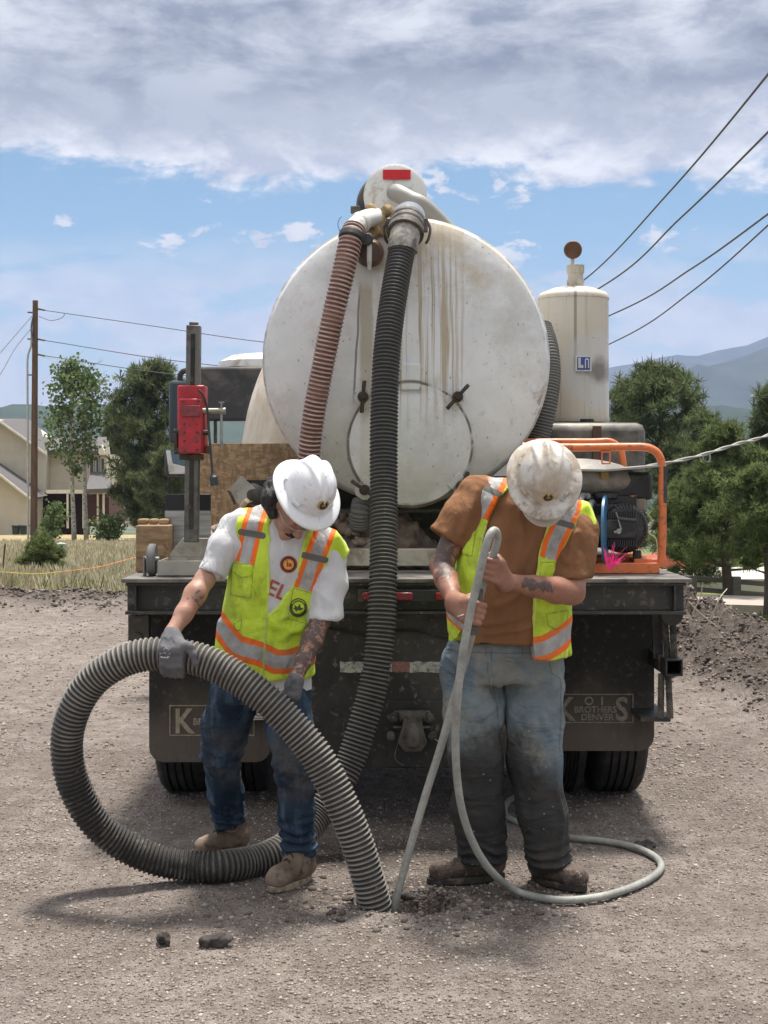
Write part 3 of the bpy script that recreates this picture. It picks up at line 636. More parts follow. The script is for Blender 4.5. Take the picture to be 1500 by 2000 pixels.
# mud flaps with raised lettering
LETTER = mat('worn_raised_letters', (.30, .26, .20), .8, 0, .3, 60)
LETTERR = mat('worn_dark_letters', (.20, .18, .15), .8, 0, .3, 60)
yf = 6.66
def flap(x0, x1, z0, z1, bx0, bx1, bz0, bz1, lm):
    r = .07; poly = [(x0, z1), (x0, z0+r)]+[(x0+r-r*math.cos(t), z0+r-r*math.sin(t)) for t in (.4, .8, 1.2)]+[(x0+r, z0), (x1-r, z0)]+[(x1-r+r*math.sin(t), z0+r-r*math.cos(t)) for t in (.4, .8, 1.2)]+[(x1, z0+r), (x1, z1)]
    b = MB(); b.prism(poly, (0, yf, 0), (1, 0, 0), (0, 0, 1), (0, .012, 0)); f = b.build('mud_flap', M_FLAP, truck, bevel=.002)
    b = MB(); e = .005
    for (p, q_, r_, s_) in ((bx0, bx1, bz1-e, bz1), (bx0, bx1, bz0, bz0+e), (bx0, bx0+e, bz0+e, bz1-e), (bx1-e, bx1, bz0+e, bz1-e)): b.span(p, q_, yf-.004, yf-.0005, r_, s_)
    b.build('lettering_frame', lm, f, smooth=0)
    W_ = bx1-bx0; H_ = bz1-bz0
    def T(s, fx, fz, h, sx=1): text('lettering', s, lm, f, (bx0+W_*fx, yf-.001, bz0+H_*fz), h, depth=.002, sx=sx, bold=h*.022)
    T('K', .055, .10, H_*1.12, .85); T('S', .78, .10, H_*1.12, .85); T('O', .40, .62, H_*.40); T('I', .60, .62, H_*.40)
    T('BROTHERS', .275, .36, H_*.30, 1.0); T('DENVER', .36, .10, H_*.30, 1.0)
flap(px_x(291, yf), px_x(529, yf), px_z(1489, yf), px_z(1196, yf), px_x(331, yf), px_x(497, yf), px_z(1437, yf), px_z(1377, yf), LETTER)
flap(px_x(1032, yf), px_x(1278, yf), px_z(1467, yf), px_z(1190, yf), px_x(1077, yf), px_x(1237, yf), px_z(1412, yf), px_z(1355, yf), LETTERR)
# number plate
PLW = mat('plate_white', (.62, .60, .62), .4, 0, .05, 20); PLR = mat('plate_print_maroon', (.22, .02, .08), .5, 0, .1, 20); PLK = mat('plate_print_dark', (.05, .04, .05), .5, 0, .1, 20)
yp = yf-.06; b = MB(); b.span(px_x(458, yp), px_x(584, yp), yp, yp+.003, px_z(1406, yp), px_z(1344, yp)); pl = b.build('number_plate', PLW, truck, bevel=.001)
b = MB(); b.span(px_x(460, yp), px_x(582, yp), yp-.0015, yp-.0003, px_z(1403.5, yp), px_z(1402, yp)); b.build('plate_rule', PLR, pl, smooth=0)
text('plate_lettering', 'COLORADO', PLK, pl, (px_x(487, yp), yp-.001, px_z(1399, yp)), .038, depth=.0008, bold=.0006)
text('plate_lettering', '0', PLR, pl, (px_x(486, yp), yp-.001, px_z(1383, yp)), .080, depth=.0008, bold=.002)
b = MB(); b.span(px_x(500, yp), px_x(540, yp), yp+.0035, yf-.0005, px_z(1404, yp), px_z(1396, yp)); b.build('plate_bracket', BLACK, truck)
# pintle hitch
yh = ya-.015
def hx(p): return px_x(p, yh)
def hz_(p): return px_z(p, yh)
b = MB()
b.prism([(hx(790), hz_(1392)), (hx(822), hz_(1392)), (hx(826), hz_(1420)), (hx(834), hz_(1446)), (hx(822), hz_(1464)), (hx(790), hz_(1464)), (hx(776), hz_(1446)), (hx(785), hz_(1420))], (0, yh, 0), (1, 0, 0), (0, 0, 1), (0, -.06, 0))
b.cyl((hx(780), yh-.03, hz_(1396)), (hx(830), yh-.03, hz_(1396)), .026); b.span(hx(768), hx(840), yh-.03, yh, hz_(1421), hz_(1416))
b.lathe([(.020, -.055), (.033, -.03), (.036, 0), (.033, .03), (.020, .055)], (hx(805), yh-.055, hz_(1432)), (0, .25, 1), 14)
b.prism([(hx(770), hz_(1387)), (hx(840), hz_(1387)), (hx(846), hz_(1404)), (hx(764), hz_(1404))], (0, yh-.0005, 0), (1, 0, 0), (0, 0, 1), (0, -.02, 0))
h_ = b.build('pintle_hitch', GREYIRON, truck, bevel=.005)
for (p, q_) in ((769, 1400), (838, 1400), (764, 1436), (844, 1436)):
    b = MB(); b.cyl((hx(p), yh, hz_(q_)), (hx(p), yh-.035, hz_(q_)), .021, n=12); b.cyl((hx(p), yh-.0355, hz_(q_)), (hx(p), yh-.045, hz_(q_)), .012, n=6); b.build('bolt', GREYIRON, h_, bevel=.003)
b = MB(); b.tube(cat_rom([(hx(846), yh-.03, hz_(1440)), (hx(856), yh-.04, hz_(1446)), (hx(862), yh-.04, hz_(1462)), (hx(858), yh-.04, hz_(1480))], .006), .003, 6); b.build('wire_clip', STEEL, h_); b = MB(); b.tube(cat_rom([(hx(777), yh-.02, hz_(1450)), (hx(771), yh-.03, hz_(1475)), (hx(779), yh-.03, hz_(1487)), (hx(789), yh-.03, hz_(1492))], .006), .0014, 5); b.build('wire_clip', STEEL, h_)
# bracket at the left under the sill
b = MB(); b.span(px_x(250, 6.4), px_x(291, 6.4), 6.4, 6.46, px_z(1256, 6.4), px_z(1201, 6.4)); b.lathe([(.012, 0), (.024, 0), (.024, .02), (.012, .02)], (px_x(268, 6.4), 6.40, px_z(1245, 6.4)), (0, -1, 0), 16); b.build('side_bracket', BLACK, truck, bevel=.003)
# cable step at the right
st = None
yb = 6.45; b = MB(); b.span(px_x(1283, yb), px_x(1335, yb), yb-.16, yb+.10, px_z(1322, yb), px_z(1284, yb))
# hollow square tube: rebuild as four walls
b = MB(); X0, X1, Z0, Z1 = px_x(1300, 6.3), px_x(1334, 6.3), px_z(1321, 6.3), px_z(1288, 6.3); t_ = .008
b.span(X0, X0+t_, 6.30, 6.85, Z0, Z1); b.span(X1-t_, X1, 6.30, 6.85, Z0, Z1); b.span(X0+t_, X1-t_, 6.301, 6.849, Z0, Z0+t_); b.span(X0+t_, X1-t_, 6.301, 6.849, Z1-t_, Z1)
b.span(px_x(1278, 6.5), X0-.001, 6.40, 6.80, Z0+.01, Z1+.005)
b.span(X0-.09, X1-.03, 6.42, 6.78, px_z(1410, 6.42), px_z(1400, 6.42))
st = b.build('cable_step', BLACK, truck, bevel=.002)
for (pa, pb, z0, z1, yy) in ((1297, 1304, 1195, 1288, 6.40), (1313, 1317, 1195, 1290, 6.38), (1292, 1290, 1316, 1402, 6.42), (1305, 1309, 1318, 1402, 6.40)):
    b = MB(); A = Vector((px_x(pa, yy), yy, px_z(z0, yy))); B = Vector((px_x(pb, yy), yy, px_z(z1, yy)))
    for k in range(6):
        pts = []
        for i in range(26): t = i/25; an = t*9+k*PI/3; pts.append(A.lerp(B, t)+Vector((math.cos(an)*.009, math.sin(an)*.009, 0)))
        b.tube(pts, .007, 6)
    b.build('wire_rope', GREYIRON, st)
b = MB(); b.bar((px_x(1283, 6.46), 6.47, px_z(1195, 6.46)), (px_x(1286, 6.46), 6.47, px_z(1286, 6.46)), .045, .02); b.lathe([(.03, -.015), (.05, -.015), (.05, .015), (.03, .015)], (px_x(1312, 6.38), 6.38, px_z(1200, 6.38)), (0, -1, 0), 20); b.build('step_hanger', BLACK, st)
# cross member with cream face behind the sill, cradle below the tank
b = MB(); b.span(px_x(330, 6.9), px_x(905, 6.9), 6.85, 6.93, px_z(1106, 6.85), px_z(1072, 6.85)); b.build('cross_member', CREAM, truck, bevel=.005)
b = MB(); b.span(-.75, .95, 7.5, 7.56, 1.146, 1.58); b.span(px_x(640, 6.95), px_x(1010, 6.95), 6.95, 7.0, px_z(1001, 6.95), px_z(994, 6.95))
for xx in (-.45, .65): b.span(xx-.04, xx+.04, 7.0, 10., 1.146, 1.60)
b.build('tank_cradle', BLACK, truck)
# tank
TC = Vector((px_x(794, 6.9), 0, px_z(701, 6.9))); TR = 286/FPX*6.9
prof = [(0.0, -.115)]+[(TR*.93*math.sin(a), -.115+.11*(1-math.cos(a))/(1-math.cos(1.35))*math.sin(a)/math.sin(1.35)) for a in [1.35*i/14 for i in range(1, 15)]]
prof = []
for i in range(21):
    t = i/20; r = TR*.965*math.sin(t*PI/2*.98)/math.sin(PI/2*.98); prof.append((r, -.15*math.sqrt(max(0, 1-(r/(TR*1.02))**2))))
prof += [(TR*.985, .0), (TR*.998, .012), (TR, .03), (TR*.992, .06), (TR*.990, .09), (TR*.99, 3.3), (TR*.9, 3.36), (0, 3.42)]
b = MB(); b.lathe(prof, (TC.x, 7.0, TC.z), (0, 1, 0), 96); tank = b.build('tank', M_TANK, truck, smooth=60)
def ty(px, py):      # rear surface of the dished head
    Y = 6.85
    for _ in range(4):
        x = px_x(px, Y)-TC.x; z = px_z(py, Y)-TC.z; r = min(TR*.96, math.hypot(x, z)); Y = 7.0-.15*math.sqrt(max(0, 1-(r/(TR*1.02))**2))
    return Y
def TP(px, py, out=0.): Y = ty(px, py); return W(px, py, Y)+Vector((0, -out, 0))
# rust-coloured weld line round the head
# manhole door
dc = TP(801, 868, 0); dY = 6.845; DR = 121/FPX*6.84; dcx, dcz = px_x(801, dY), px_z(868, dY)
b = MB(); b.lathe([(DR*1.035, .10), (DR*1.035, .030), (DR*1.02, .022), (DR*.90, .022), (DR*.90, .03)], (dcx, dY, dcz), (0, 1, 0), 64); b.build('door_flange', M_TANK, tank, smooth=40)
b = MB(); b.lathe([(0, -.052), (DR*.5, -.045), (DR*.80, -.030), (DR*.93, -.010), (DR*.965, -.012), (DR*.985, -.010), (DR*.99, .0), (DR*.985, .0212), (DR*.9, .0215)], (dcx, dY-.001, dcz), (0, 1, 0), 64); door = b.build('manhole_door', M_TANK, tank, smooth=40)
b = MB(); b.prism([(px_x(782, 6.83), px_z(762, 6.83)), (px_x(823, 6.83), px_z(762, 6.83)), (px_x(823, 6.83), px_z(711, 6.83)), (px_x(782, 6.83), px_z(711, 6.83))], (0, 6.80, 0), (1, 0, 0), (0, 0, 1), (0, .07, 0)); b.cyl((px_x(826, 6.82), 6.815, px_z(720, 6.82)), (px_x(780, 6.82), 6.815, px_z(720, 6.82)), .012); b.build('hinge', M_TANK, door, bevel=.005)
def clamp(px, py, ang, lug):
    c = W(px, py, 6.79); la = R(lug); d = Vector((math.cos(la), 0, math.sin(la))); p = Vector((-d.z, 0, d.x))
    b = MB(); b.prism([(-.042, -.055), (.042, -.055), (.040, .030), (.020, .045), (-.020, .045), (-.040, .030)], c+Vector((0, .035, 0)), p, d, (0, .018, 0)); L = b.build('clamp_lug', M_TANK, door, bevel=.003)
    a = R(ang); e = Vector((math.cos(a), 0, math.sin(a))); b = MB()
    b.cyl(c+Vector((0, .036, 0)), c+Vector((0, -.012, 0)), .026, n=18); b.cyl(c+Vector((0, -.012, 0)), c+Vector((0, -.03, 0)), .013, n=6)
    b.tube([c-e*.078, c-e*.07, c-e*.02, c+e*.02, c+e*.07, c+e*.078], [.008, .0105, .009, .009, .0105, .008], 10); b.build('clamp_handle', DARKIRON, L)
clamp(709, 775, 85, 120); clamp(894, 775, 48, 45); clamp(712, 957, 145, 235); clamp(901, 950, 65, 315)
# capped inlet with bar and knob
c = TP(722, 497, .07); b = MB(); b.lathe([(.0, -.03), (.05, -.022), (.066, -.005), (.07, .01), (.07, .03)], c, (0, 1, 0), 32); b.cyl(c+Vector((0, .03, 0)), c+Vector((0, .12, 0)), .052); cp = b.build('inlet_cap', mat('rusty_brown_cap', (.085, .048, .032), .38, .2, .3, 9, .15, 40), tank)
b = MB(); b.tube([c+Vector((0, -.0, .08)), c+Vector((0, -.045, .055)), c+Vector((0, -.05, -.05)), c+Vector((0, -.02, -.085))], [.012, .012, .012, .008], 10); b.build('cap_bar', WHITE, cp)
b = MB(); b.lathe([(.0, -.075), (.028, -.072), (.032, -.06), (.030, -.045), (.014, -.04)], c+Vector((-.012, 0, .052)), (0, 1, 0), 10); b.build('cap_knob', CHARCOAL, cp, bevel=.002)
# left inlet elbow and valve
M_FOAM = mat('old_sealing_foam', (.44, .31, .15), .9, 0, .3, 18, .8, 25, ((.22, .15, .09), .5, 14))
b = MB(); b.tube(cat_rom([W(735, 425, 6.95), W(715, 428, 6.86), W(700, 437, 6.80), W(692, 447, 6.76), W(686, 457, 6.74)], .01), .046, 20)
b.lathe([(.052, -.01), (.054, 0), (.052, .012)], W(705, 434, 6.82), (-.5, -.5, -.5), 20); el_ = b.build('inlet_elbow', WHITE, tank)
b = MB(); b.box(W(694, 410, 6.84), (.045, .05, .03)); b.cyl(W(700, 416, 6.84), W(712, 428, 6.86), .018); b.build('valve', GREYIRON, el_, bevel=.003)
F_ = Field((-.25, 6.65, 2.45), (.12, 7.05, 2.95), .008)
rs = random.Random(3)
for i in range(34): p = W(rs.uniform(716, 752), rs.uniform(418, 470), 6.0); p = TP(rs.gauss(735, 11), rs.gauss(444, 16), rs.uniform(0, .02)); F_.ell(p, (rs.uniform(.012, .03),)*3, k=.015)
V, Fq = F_.mesh(); V = V+vnormals(V, Fq)*(vnoise(V*60, 3)*.006)[:, None]; fbuild('sealing_foam', V, Fq, M_FOAM, tank)
# main coupling: taped elbow, cam lock collar, band
pth = cat_rom([W(800, 425, 7.02), W(797, 426, 6.90), W(796, 434, 6.80), W(794, 446, 6.73), W(791, 460, 6.69), W(788, 474, 6.67), W(786, 490, 6.66)], .006)
b = MB(); n_ = len(pth); b.tube(pth[:int(n_*.62)], .078, 28); e1 = b.build('taped_elbow', TAPE, tank, smooth=60)
b = MB(); b.tube(pth[int(n_*.55):int(n_*.80)], [.088 if k % 7 < 5 else .082 for k in range(len(pth[int(n_*.55):int(n_*.80)]))], 28)
for sx in (-1, 1):
    cc = pth[int(n_*.62)]+Vector((sx*.088, -.01, .0)); b.box(cc, (.022, .045, .06)); b.tube(cat_rom([cc+Vector((sx*.008, -.01, .02)), cc+Vector((sx*.022, -.015, -.02)), cc+Vector((sx*.012, -.01, -.07)), cc+Vector((sx*.0, 0, -.085))], .01), .007, 8)
b.build('cam_coupling', GREYIRON, tank, bevel=.002)
b = MB(); b.tube(pth[int(n_*.78):], .071, 28); b.build('hose_band', mat('dull_band', (.34, .32, .28), .6, .2, .3, 20, .3, 60, ((.1, .09, .08), .4, 15)), tank)
# drum on top behind, with red sticker and its pipe
b = MB(); c = W(772, 382, 8.0); rr = 62/FPX*8.0; b.lathe([(0, -.015), (rr*.9, -.012), (rr, 0), (rr, .02), (rr*.985, .03), (rr*.985, .9), (0, .95)], c, (0, 1, 0), 56); dm = b.build('filter_drum', WHITE, truck, smooth=40)
b = MB(); b.lathe([(rr*1.03, .1), (rr*1.09, .12), (rr*1.09, .9), (rr*1.0, .92)], c+Vector((-.03, .12, -.01)), (0, 1, 0), 48); b.build('drum_band', CHARCOAL, dm)
b = MB(); b.box(W(775, 341, 7.98)+Vector((0, .0, 0)), (54/FPX*8, .004, 19/FPX*8)); b.build('red_sticker', REDTAPE, dm)
PIPE = mat('grey_pipe', (.30, .29, .265), .5, .1, .15, 6, .1, 40)
b = MB(); b.tube(cat_rom([W(772, 376, 7.995), W(778, 378, 7.90), W(800, 390, 7.86), W(835, 410, 7.86)]+[Vector((TC.x+.775*math.sin(R(a_)), 7.9+a_*.002, TC.z+.775*math.cos(R(a_)))) for a_ in (28, 42, 56, 70, 84)], .01), .05, 22); b.build('drum_pipe', PIPE, dm)
# saddle for the drum
b = MB(); b.span(TX-.15, TX+.15, 8.2, 8.8, TC.z+TR*.95, c.z-rr*.8); b.build('drum_saddle', WHITE, truck)
# corrugated hose down the right flank of the tank
def corrugated(pts, r, pitch, depth, n=24, name='', m=None, parent=None, spp=6, loc=None, label=None, rfun=None):
    P = cat_rom(pts, pitch/spp); b = MB(); N = len(P)
    jit = vnoise(np.array([[i*pitch/spp*7., .3, .7] for i in range(N)]), 5); jit2 = vnoise(np.array([[i*pitch/spp*2.3, 5.3, .7] for i in range(N)]), 6)
    P = [p+Vector((float(jit2[i]), 0, float(jit[i])*.5))*r*.07 for i, p in enumerate(P)]; ph = [(i % spp)/spp for i in range(N)]; rid = [.5+.5*math.cos(2*PI*p) for p in ph]; sh = [q_**1.6 for q_ in rid]
    rr = [(r-depth+depth*q_)*(1+.025*float(jit[i])) for i, q_ in enumerate(sh)]; b.tube(P, rr, n)
    at = np.repeat(sh, n); ln = np.repeat(np.arange(N)*pitch/spp, n)
    return b.build(name, m, parent, smooth=180, attrs={'ridge': at, 'run': ln}, fix=False, loc=loc, label=label), P
def hose_mat(name, valley, crest, dusty, rough=.6):
    m, g = newmat(name); c = g.coord(); k = g.attr('ridge')
    wear = g.rng(g.noise(c, 14, 5, .65), .35, .65, .55, 1.1)
    col = g.mix(g.math('MULTIPLY', g.rng(k, .25, .95), wear), valley, crest)
    col = g.mix(g.rng(g.noise(c, 6, 6, .65), .50, .66, 0, .75), col, dusty)
    col = g.mix(g.rng(g.noise(c, 70, 4, .7), .62, .70, 0, .6), col, tuple(min(1, v*1.8) for v in dusty))
    g.out(col, rough, 0, g.bump(g.noise(c, 90, 4), .25, .004)); return m
M_H1 = hose_mat('black_ribbed_rubber', (.012, .012, .012), (.11, .105, .095), (.05, .045, .04), .5)
M_H2 = hose_mat('salmon_ribbed_plastic', (.115, .042, .030), (.62, .48, .42), (.26, .14, .11), .5)
M_H3 = hose_mat('grey_ribbed_plastic', (.09, .088, .08), (.22, .215, .20), (.14, .13, .12), .6)
corrugated([W(1060, 640, 8.1), W(1072, 680, 8.0), W(1076, 730, 7.95), W(1070, 790, 7.9), W(1056, 850, 7.9), W(1040, 900, 7.9)], .058, .017, .007, 20, 'side_hose', M_H3, truck)
corrugated([W(708, 982, 6.95), W(704, 1000, 6.92), W(702, 1030, 6.95)], .05, .014, .005, 20, 'short_drain_hose', M_H3, truck)
# separator vessel
c = Vector((px_x(1129, 8.3), 8.3+.21, 0)); sr = 71/FPX*8.35; zb_, zt_ = px_z(823, 8.3), px_z(572, 8.3)
b = MB(); b.lathe([(sr*.995, zb_), (sr*1.01, zb_+.02), (sr*.99, zb_+.04), (sr*.98, zt_-.02), (sr, zt_-.015), (sr, zt_), (sr*.93, zt_+.022), (sr*.6, zt_+.05), (sr*.25, zt_+.065), (0, zt_+.068)], c, (0, 0, 1), 64); vs_ = b.build('separator_vessel', M_VESSEL, truck, smooth=40)
b = MB(); b.lathe([(.050, zt_+.05), (.052, zt_+.10), (.046, zt_+.105), (.046, zt_+.14), (.053, zt_+.145), (.053, zt_+.19), (.03, zt_+.195), (0, zt_+.195)], (px_x(1124, 8.5), 8.5, 0), (0, 0, 1), 28); b.cyl((px_x(1119, 8.45), 8.47, zt_+.19), (px_x(1119, 8.45), 8.47, zt_+.23), .012); v2 = b.build('vent_stack', CREAM, vs_)
b = MB(); b.lathe([(0, -.01), (.050, -.012), (.054, -.004), (.054, .008), (0, .012)], W(1119, 488, 8.45), (0, 1, .15), 32); b.build('vent_disc', mat('rusty_disc', (.13, .065, .035), .55, .3, .3, 12, .3, 50), v2)
yl = 8.295-.006; b = MB(); b.span(px_x(1124, yl), px_x(1155, yl), yl-.006, yl+.02, px_z(725, yl), px_z(695, yl)); sg = b.build('number_sign', mat('sign_white', (.62, .62, .60), .4), vs_)
BLP = mat('sign_blue', (.04, .08, .30), .4)
b = MB(); b.span(px_x(1127, yl), px_x(1152, yl), yl-.0075, yl-.0062, px_z(722.5, yl), px_z(697.5, yl)); sb = b.build('sign_field', BLP, sg, smooth=0)
b = MB()
b.span(px_x(1129, yl), px_x(1134, yl), yl-.0092, yl-.0078, px_z(719, yl), px_z(699, yl)); b.span(px_x(1134.2, yl), px_x(1139, yl), yl-.0092, yl-.0078, px_z(719, yl), px_z(713, yl))
b.span(px_x(1142, yl), px_x(1144, yl), yl-.0092, yl-.0078, px_z(719, yl), px_z(701, yl)); b.span(px_x(1148, yl), px_x(1150, yl), yl-.0092, yl-.0078, px_z(719, yl), px_z(701, yl)); b.span(px_x(1144.1, yl), px_x(1147.9, yl), yl-.0092, yl-.0078, px_z(703, yl), px_z(699.5, yl))
b.build('sign_figures', mat('sign_figure_white', (.6, .6, .58), .4), sb, smooth=0)
b = MB(); b.span(px_x(1064, 8.35), px_x(1205, 8.35), 8.35, 8.8, zb_-.03, zb_-.002); b.cyl((px_x(1145, 8.3), 8.33, zb_-.02), (px_x(1145, 8.3), 8.33, zb_+.015), .05); b.build('vessel_base', BLACK, vs_, bevel=.004)
# long rounded black tank beneath the vessel
def rbox(b, x0, x1, y0, y1, z0, z1): b.span(x0, x1, y0, y1, z0, z1)
b = MB(); b.span(px_x(1020, 8.0), px_x(1263, 8.0), 8.0, 8.5, px_z(1010, 8.0), px_z(825, 8.0)); fu = b.build('fluid_tank', mat('dusty_black_tank', (.055, .052, .048), .5, .1, .3, 3, .1, 20, ((.20, .175, .145), .5, 3.5)), truck, bevel=.05)
b = MB(); b.span(px_x(1158, 7.985), px_x(1175, 7.985), 7.985, 8.0, px_z(985, 8.0), px_z(832, 8.0)); b.build('tank_strap', mat('rusty_strap', (.12, .065, .045), .7, .1, .3, 12), fu, bevel=.002)
# black equipment cover under it (sagging sheet) -> engine housing behind the frame
# cab, rack and mirrors far ahead
b = MB(); b.span(px_x(385, 9.6), px_x(900, 9.6), 9.6, 9.7, px_z(822, 9.6), px_z(716, 9.6)); b.build('headache_rack', CHARCOAL, truck, bevel=.02)
b = MB(); b.span(TX-1.1, TX+1.1, 10.4, 12.3, .9, px_z(716, 9.7)-.15); cb = b.build('cab', WHITE, truck, bevel=.08)
b = MB(); b.span(px_x(497, 9.68), px_x(502, 9.68), 9.6, 9.65, 1.146, px_z(822, 9.6)); b.span(px_x(396, 9.68), px_x(402, 9.68), 9.6, 9.65, 1.146, px_z(822, 9.6)); b.span(px_x(420, 9.68), px_x(425, 9.68), 9.6, 9.65, 1.146, px_z(822, 9.6)); b.build('rack_leg', BLACK, truck)
b = MB(); b.lathe([(.36, 0), (.35, .05), (.25, .10), (0, .13)], (px_x(510, 10.6), 10.9, px_z(715, 10.6)), (0, 0, 1), 32); b.build('roof_dome', WHITE, cb)
b = MB(); b.span(px_x(329, 10.6), px_x(392, 10.6), 10.6, 10.72, px_z(866, 10.6), px_z(742, 10.6)); m1 = b.build('mirror', mat('mirror_shell', (.028, .042, .052), .35, 0, .1, 5), truck, bevel=.03)
b = MB(); b.tube(cat_rom([W(352, 748, 10.65), W(352, 732, 10.65), W(362, 724, 10.65), W(400, 722, 10.65), W(470, 722, 10.65)], .03), .022, 10); b.build('mirror_arm', BLACK, m1); b = MB(); b.tube(cat_rom([W(375, 925, 10.65), W(385, 940, 10.65), W(410, 943, 10.65), W(450, 930, 10.65)], .03), .02, 10); ma_ = b
b = MB(); b.span(px_x(321, 10.6), px_x(395, 10.6), 10.6, 10.74, px_z(931, 10.6), px_z(877, 10.6)); m2 = b.build('mirror', mat('mirror_shell_dark', (.03, .04, .045), .35), truck, bevel=.02)
ma_.build('mirror_arm', BLACK, m2)
b = MB(); b.pxprism([(324, 880), (333, 880), (337, 905), (360, 911), (392, 911), (392, 926), (330, 926)], 10.585, .02); b.build('mirror_cover', WHITE, m2, bevel=.006)
b = MB(); b.pxprism([(334, 881), (390, 881), (390, 910), (360, 910), (338, 904)], 10.592, .02); b.build('mirror_glass', GLASS, m2)
for xx in (-1.0, 1.2):
    b = MB(); b.lathe([(.28, 0), (.45, 0), (.5, .03), (.5, .25), (.45, .28), (.28, .28)], (xx-.14, 11.4, .5), (1, 0, 0), 32); b.build('front_tyre', RUBBER, truck)
# ================================================================ LOAD ON THE DECK
DZ = 1.1455
# milky plastic tank
pc = Vector((px_x(590, 8.3), 8.75, 0)); zz = lambda p: px_z(p, 8.3)
b = MB(); prof = [(.42, 1.146)]+[((px_x(590, 8.3)-px_x(a_, 8.3)), zz(z_)) for a_, z_ in ((456, 900), (457, 868), (463, 830), (470, 795), (479, 762), (490, 730), (501, 704), (512, 690), (530, 680), (560, 674))]+[(0, zz(672))]
pt = thing('plastic_tank', (pc.x, pc.y, DZ), 'tall milky white plastic tank narrowing upward, on the truck deck behind the plywood', 'tank')
b.lathe(prof, pc, (0, 0, 1), 48); b.build('shell', POLY, pt); b = MB(); b.lathe([(.12, zz(672)-.01), (.12, zz(668)+.03), (0, zz(664)+.035)], pc, (0, 0, 1), 24); b.build('lid', CHARCOAL, pt)
# oriented strand board
m, g = newmat('strand_board'); c = g.coord()
v1 = g.voro(g.coord(scale=(1, 1, 3.2), rot=(0, .6, 0)), 26, out='Color'); v2 = g.voro(g.coord(scale=(3, 1, 1), rot=(0, -.4, 0)), 22, out='Color')
base = g.mix(g.sep(v1)[0], (.30, .19, .10), (.50, .36, .21)); base = g.mix(g.math('MULTIPLY', g.rng(g.sep(v2)[1], .55, .8), .7), base, (.24, .15, .08))
base = g.mix(g.rng(g.noise(c, 4, 6, .6), .52, .7, 0, .6), base, (.17, .12, .08)); g.out(base, .85, 0, g.bump(g.sep(v1)[0], .4, .006)); M_OSB = m
b = MB(); b.span(px_x(386, 7.9), px_x(585, 7.9), 7.9, 7.915, 1.146, px_z(866, 7.9)); tag(b.build('strand_board', M_OSB, None, loc=(px_x(480, 7.9), 7.9, DZ), bevel=.001), 'weathered strand board panel standing upright on the deck behind the rubble', 'board')
# wooden block at the left corner, with broken lumps on it
m, g = newmat('rough_timber'); c = g.coord(); w_ = g.noise(g.coord(scale=(3, 6, 16)), 2.2, 5, .65, .8)
base = g.mix(g.rng(w_, .3, .7), (.17, .105, .058), (.40, .27, .16)); base = g.mix(g.rng(g.noise(c, 7, 5, .7), .56, .66), base, (.14, .075, .040)); g.out(base, .85, 0, g.bump(w_, .5, .01)); M_TIMB = m
wb = thing('timber_block', (px_x(300, 6.75), 6.9, DZ), 'squat rough timber block at the left corner of the deck, behind the drill wheel', 'timber')
b = MB(); b.span(px_x(265, 6.7), px_x(330, 6.7), 6.7, 7.15, 1.146, px_z(1026, 6.7)); b.build('block', M_TIMB, wb, bevel=.006)
for (a_, c_) in ((266, 284), (288, 303), (307, 326)):
    b = MB(); b.span(px_x(a_, 6.75), px_x(c_, 6.75), 6.78, 6.88, px_z(1026, 6.7)+.001, px_z(1014, 6.75)); b.build('wood_chunk', M_TIMB, wb, bevel=.008)
# steel plate standing behind the drill column
m, g = newmat('scratched_plate'); c = g.coord(); z = g.sep(c)[2]
l_ = g.noise(g.coord(scale=(1, 1, 16)), 3, 4, .6); base = g.mix(g.rng(l_, .35, .65), (.22, .22, .22), (.46, .46, .45)); g.out(g.mix(g.rng(z, .285, .29), base, (.018, .019, .022)), .35, .3, None); M_SCR = m
b = MB(); b.span(px_x(322, 6.85), px_x(411, 6.85), 6.85, 6.87, 1.146, px_z(965, 6.85)); tag(b.build('steel_plate', M_SCR, None, loc=(px_x(366, 6.85), 6.85, DZ), bevel=.002), 'upright steel plate with dark top band and brushed silver lower part, behind the drill column', 'plate')
# ---- core drill stand
yd = 6.55
dr = thing('core_drill_stand', (px_x(362, yd), yd, DZ), 'core drill stand with red carriage on a toothed grey column, on a wheeled cast base', 'drill')
ALU = mat('cast_aluminium', (.36, .345, .31), .5, .35, .12, 7, .15, 50, ((.24, .21, .17), .3, 8))
COL = mat('column_aluminium', (.15, .145, .135), .45, .5, .15, 10, .1, 50, ((.06, .05, .045), .4, 8))
def dx(p): return px_x(p, yd)
def dz(p): return px_z(p, yd)
b = MB(); cw = .064
cA = Vector((dx(371.5), yd+.05, dz(1060))); cB = Vector((dx(376), yd+.05, dz(634)))
b.bar(cA, cB, cw, .06, (0, 1, 0)); col_ = b.build('column', COL, dr, bevel=.004)
b = MB(); b.bar(cA.lerp(cB, .06)+Vector((0, -.0315, 0)), cA.lerp(cB, .96)+Vector((0, -.0315, 0)), .020, .003, (0, 1, 0))
for i in range(86):
    t = .07+.88*i/85
    if .37 < t < .65: continue
    p = cA.lerp(cB, t); b.box(p+Vector((0, -.033, 0)), (.018, .006, .006))
b.build('rack_teeth', BLACK, col_)
b = MB(); b.box(cB+Vector((0, 0, .008)), (.04, .04, .016)); b.build('column_cap', COL, dr, bevel=.003)
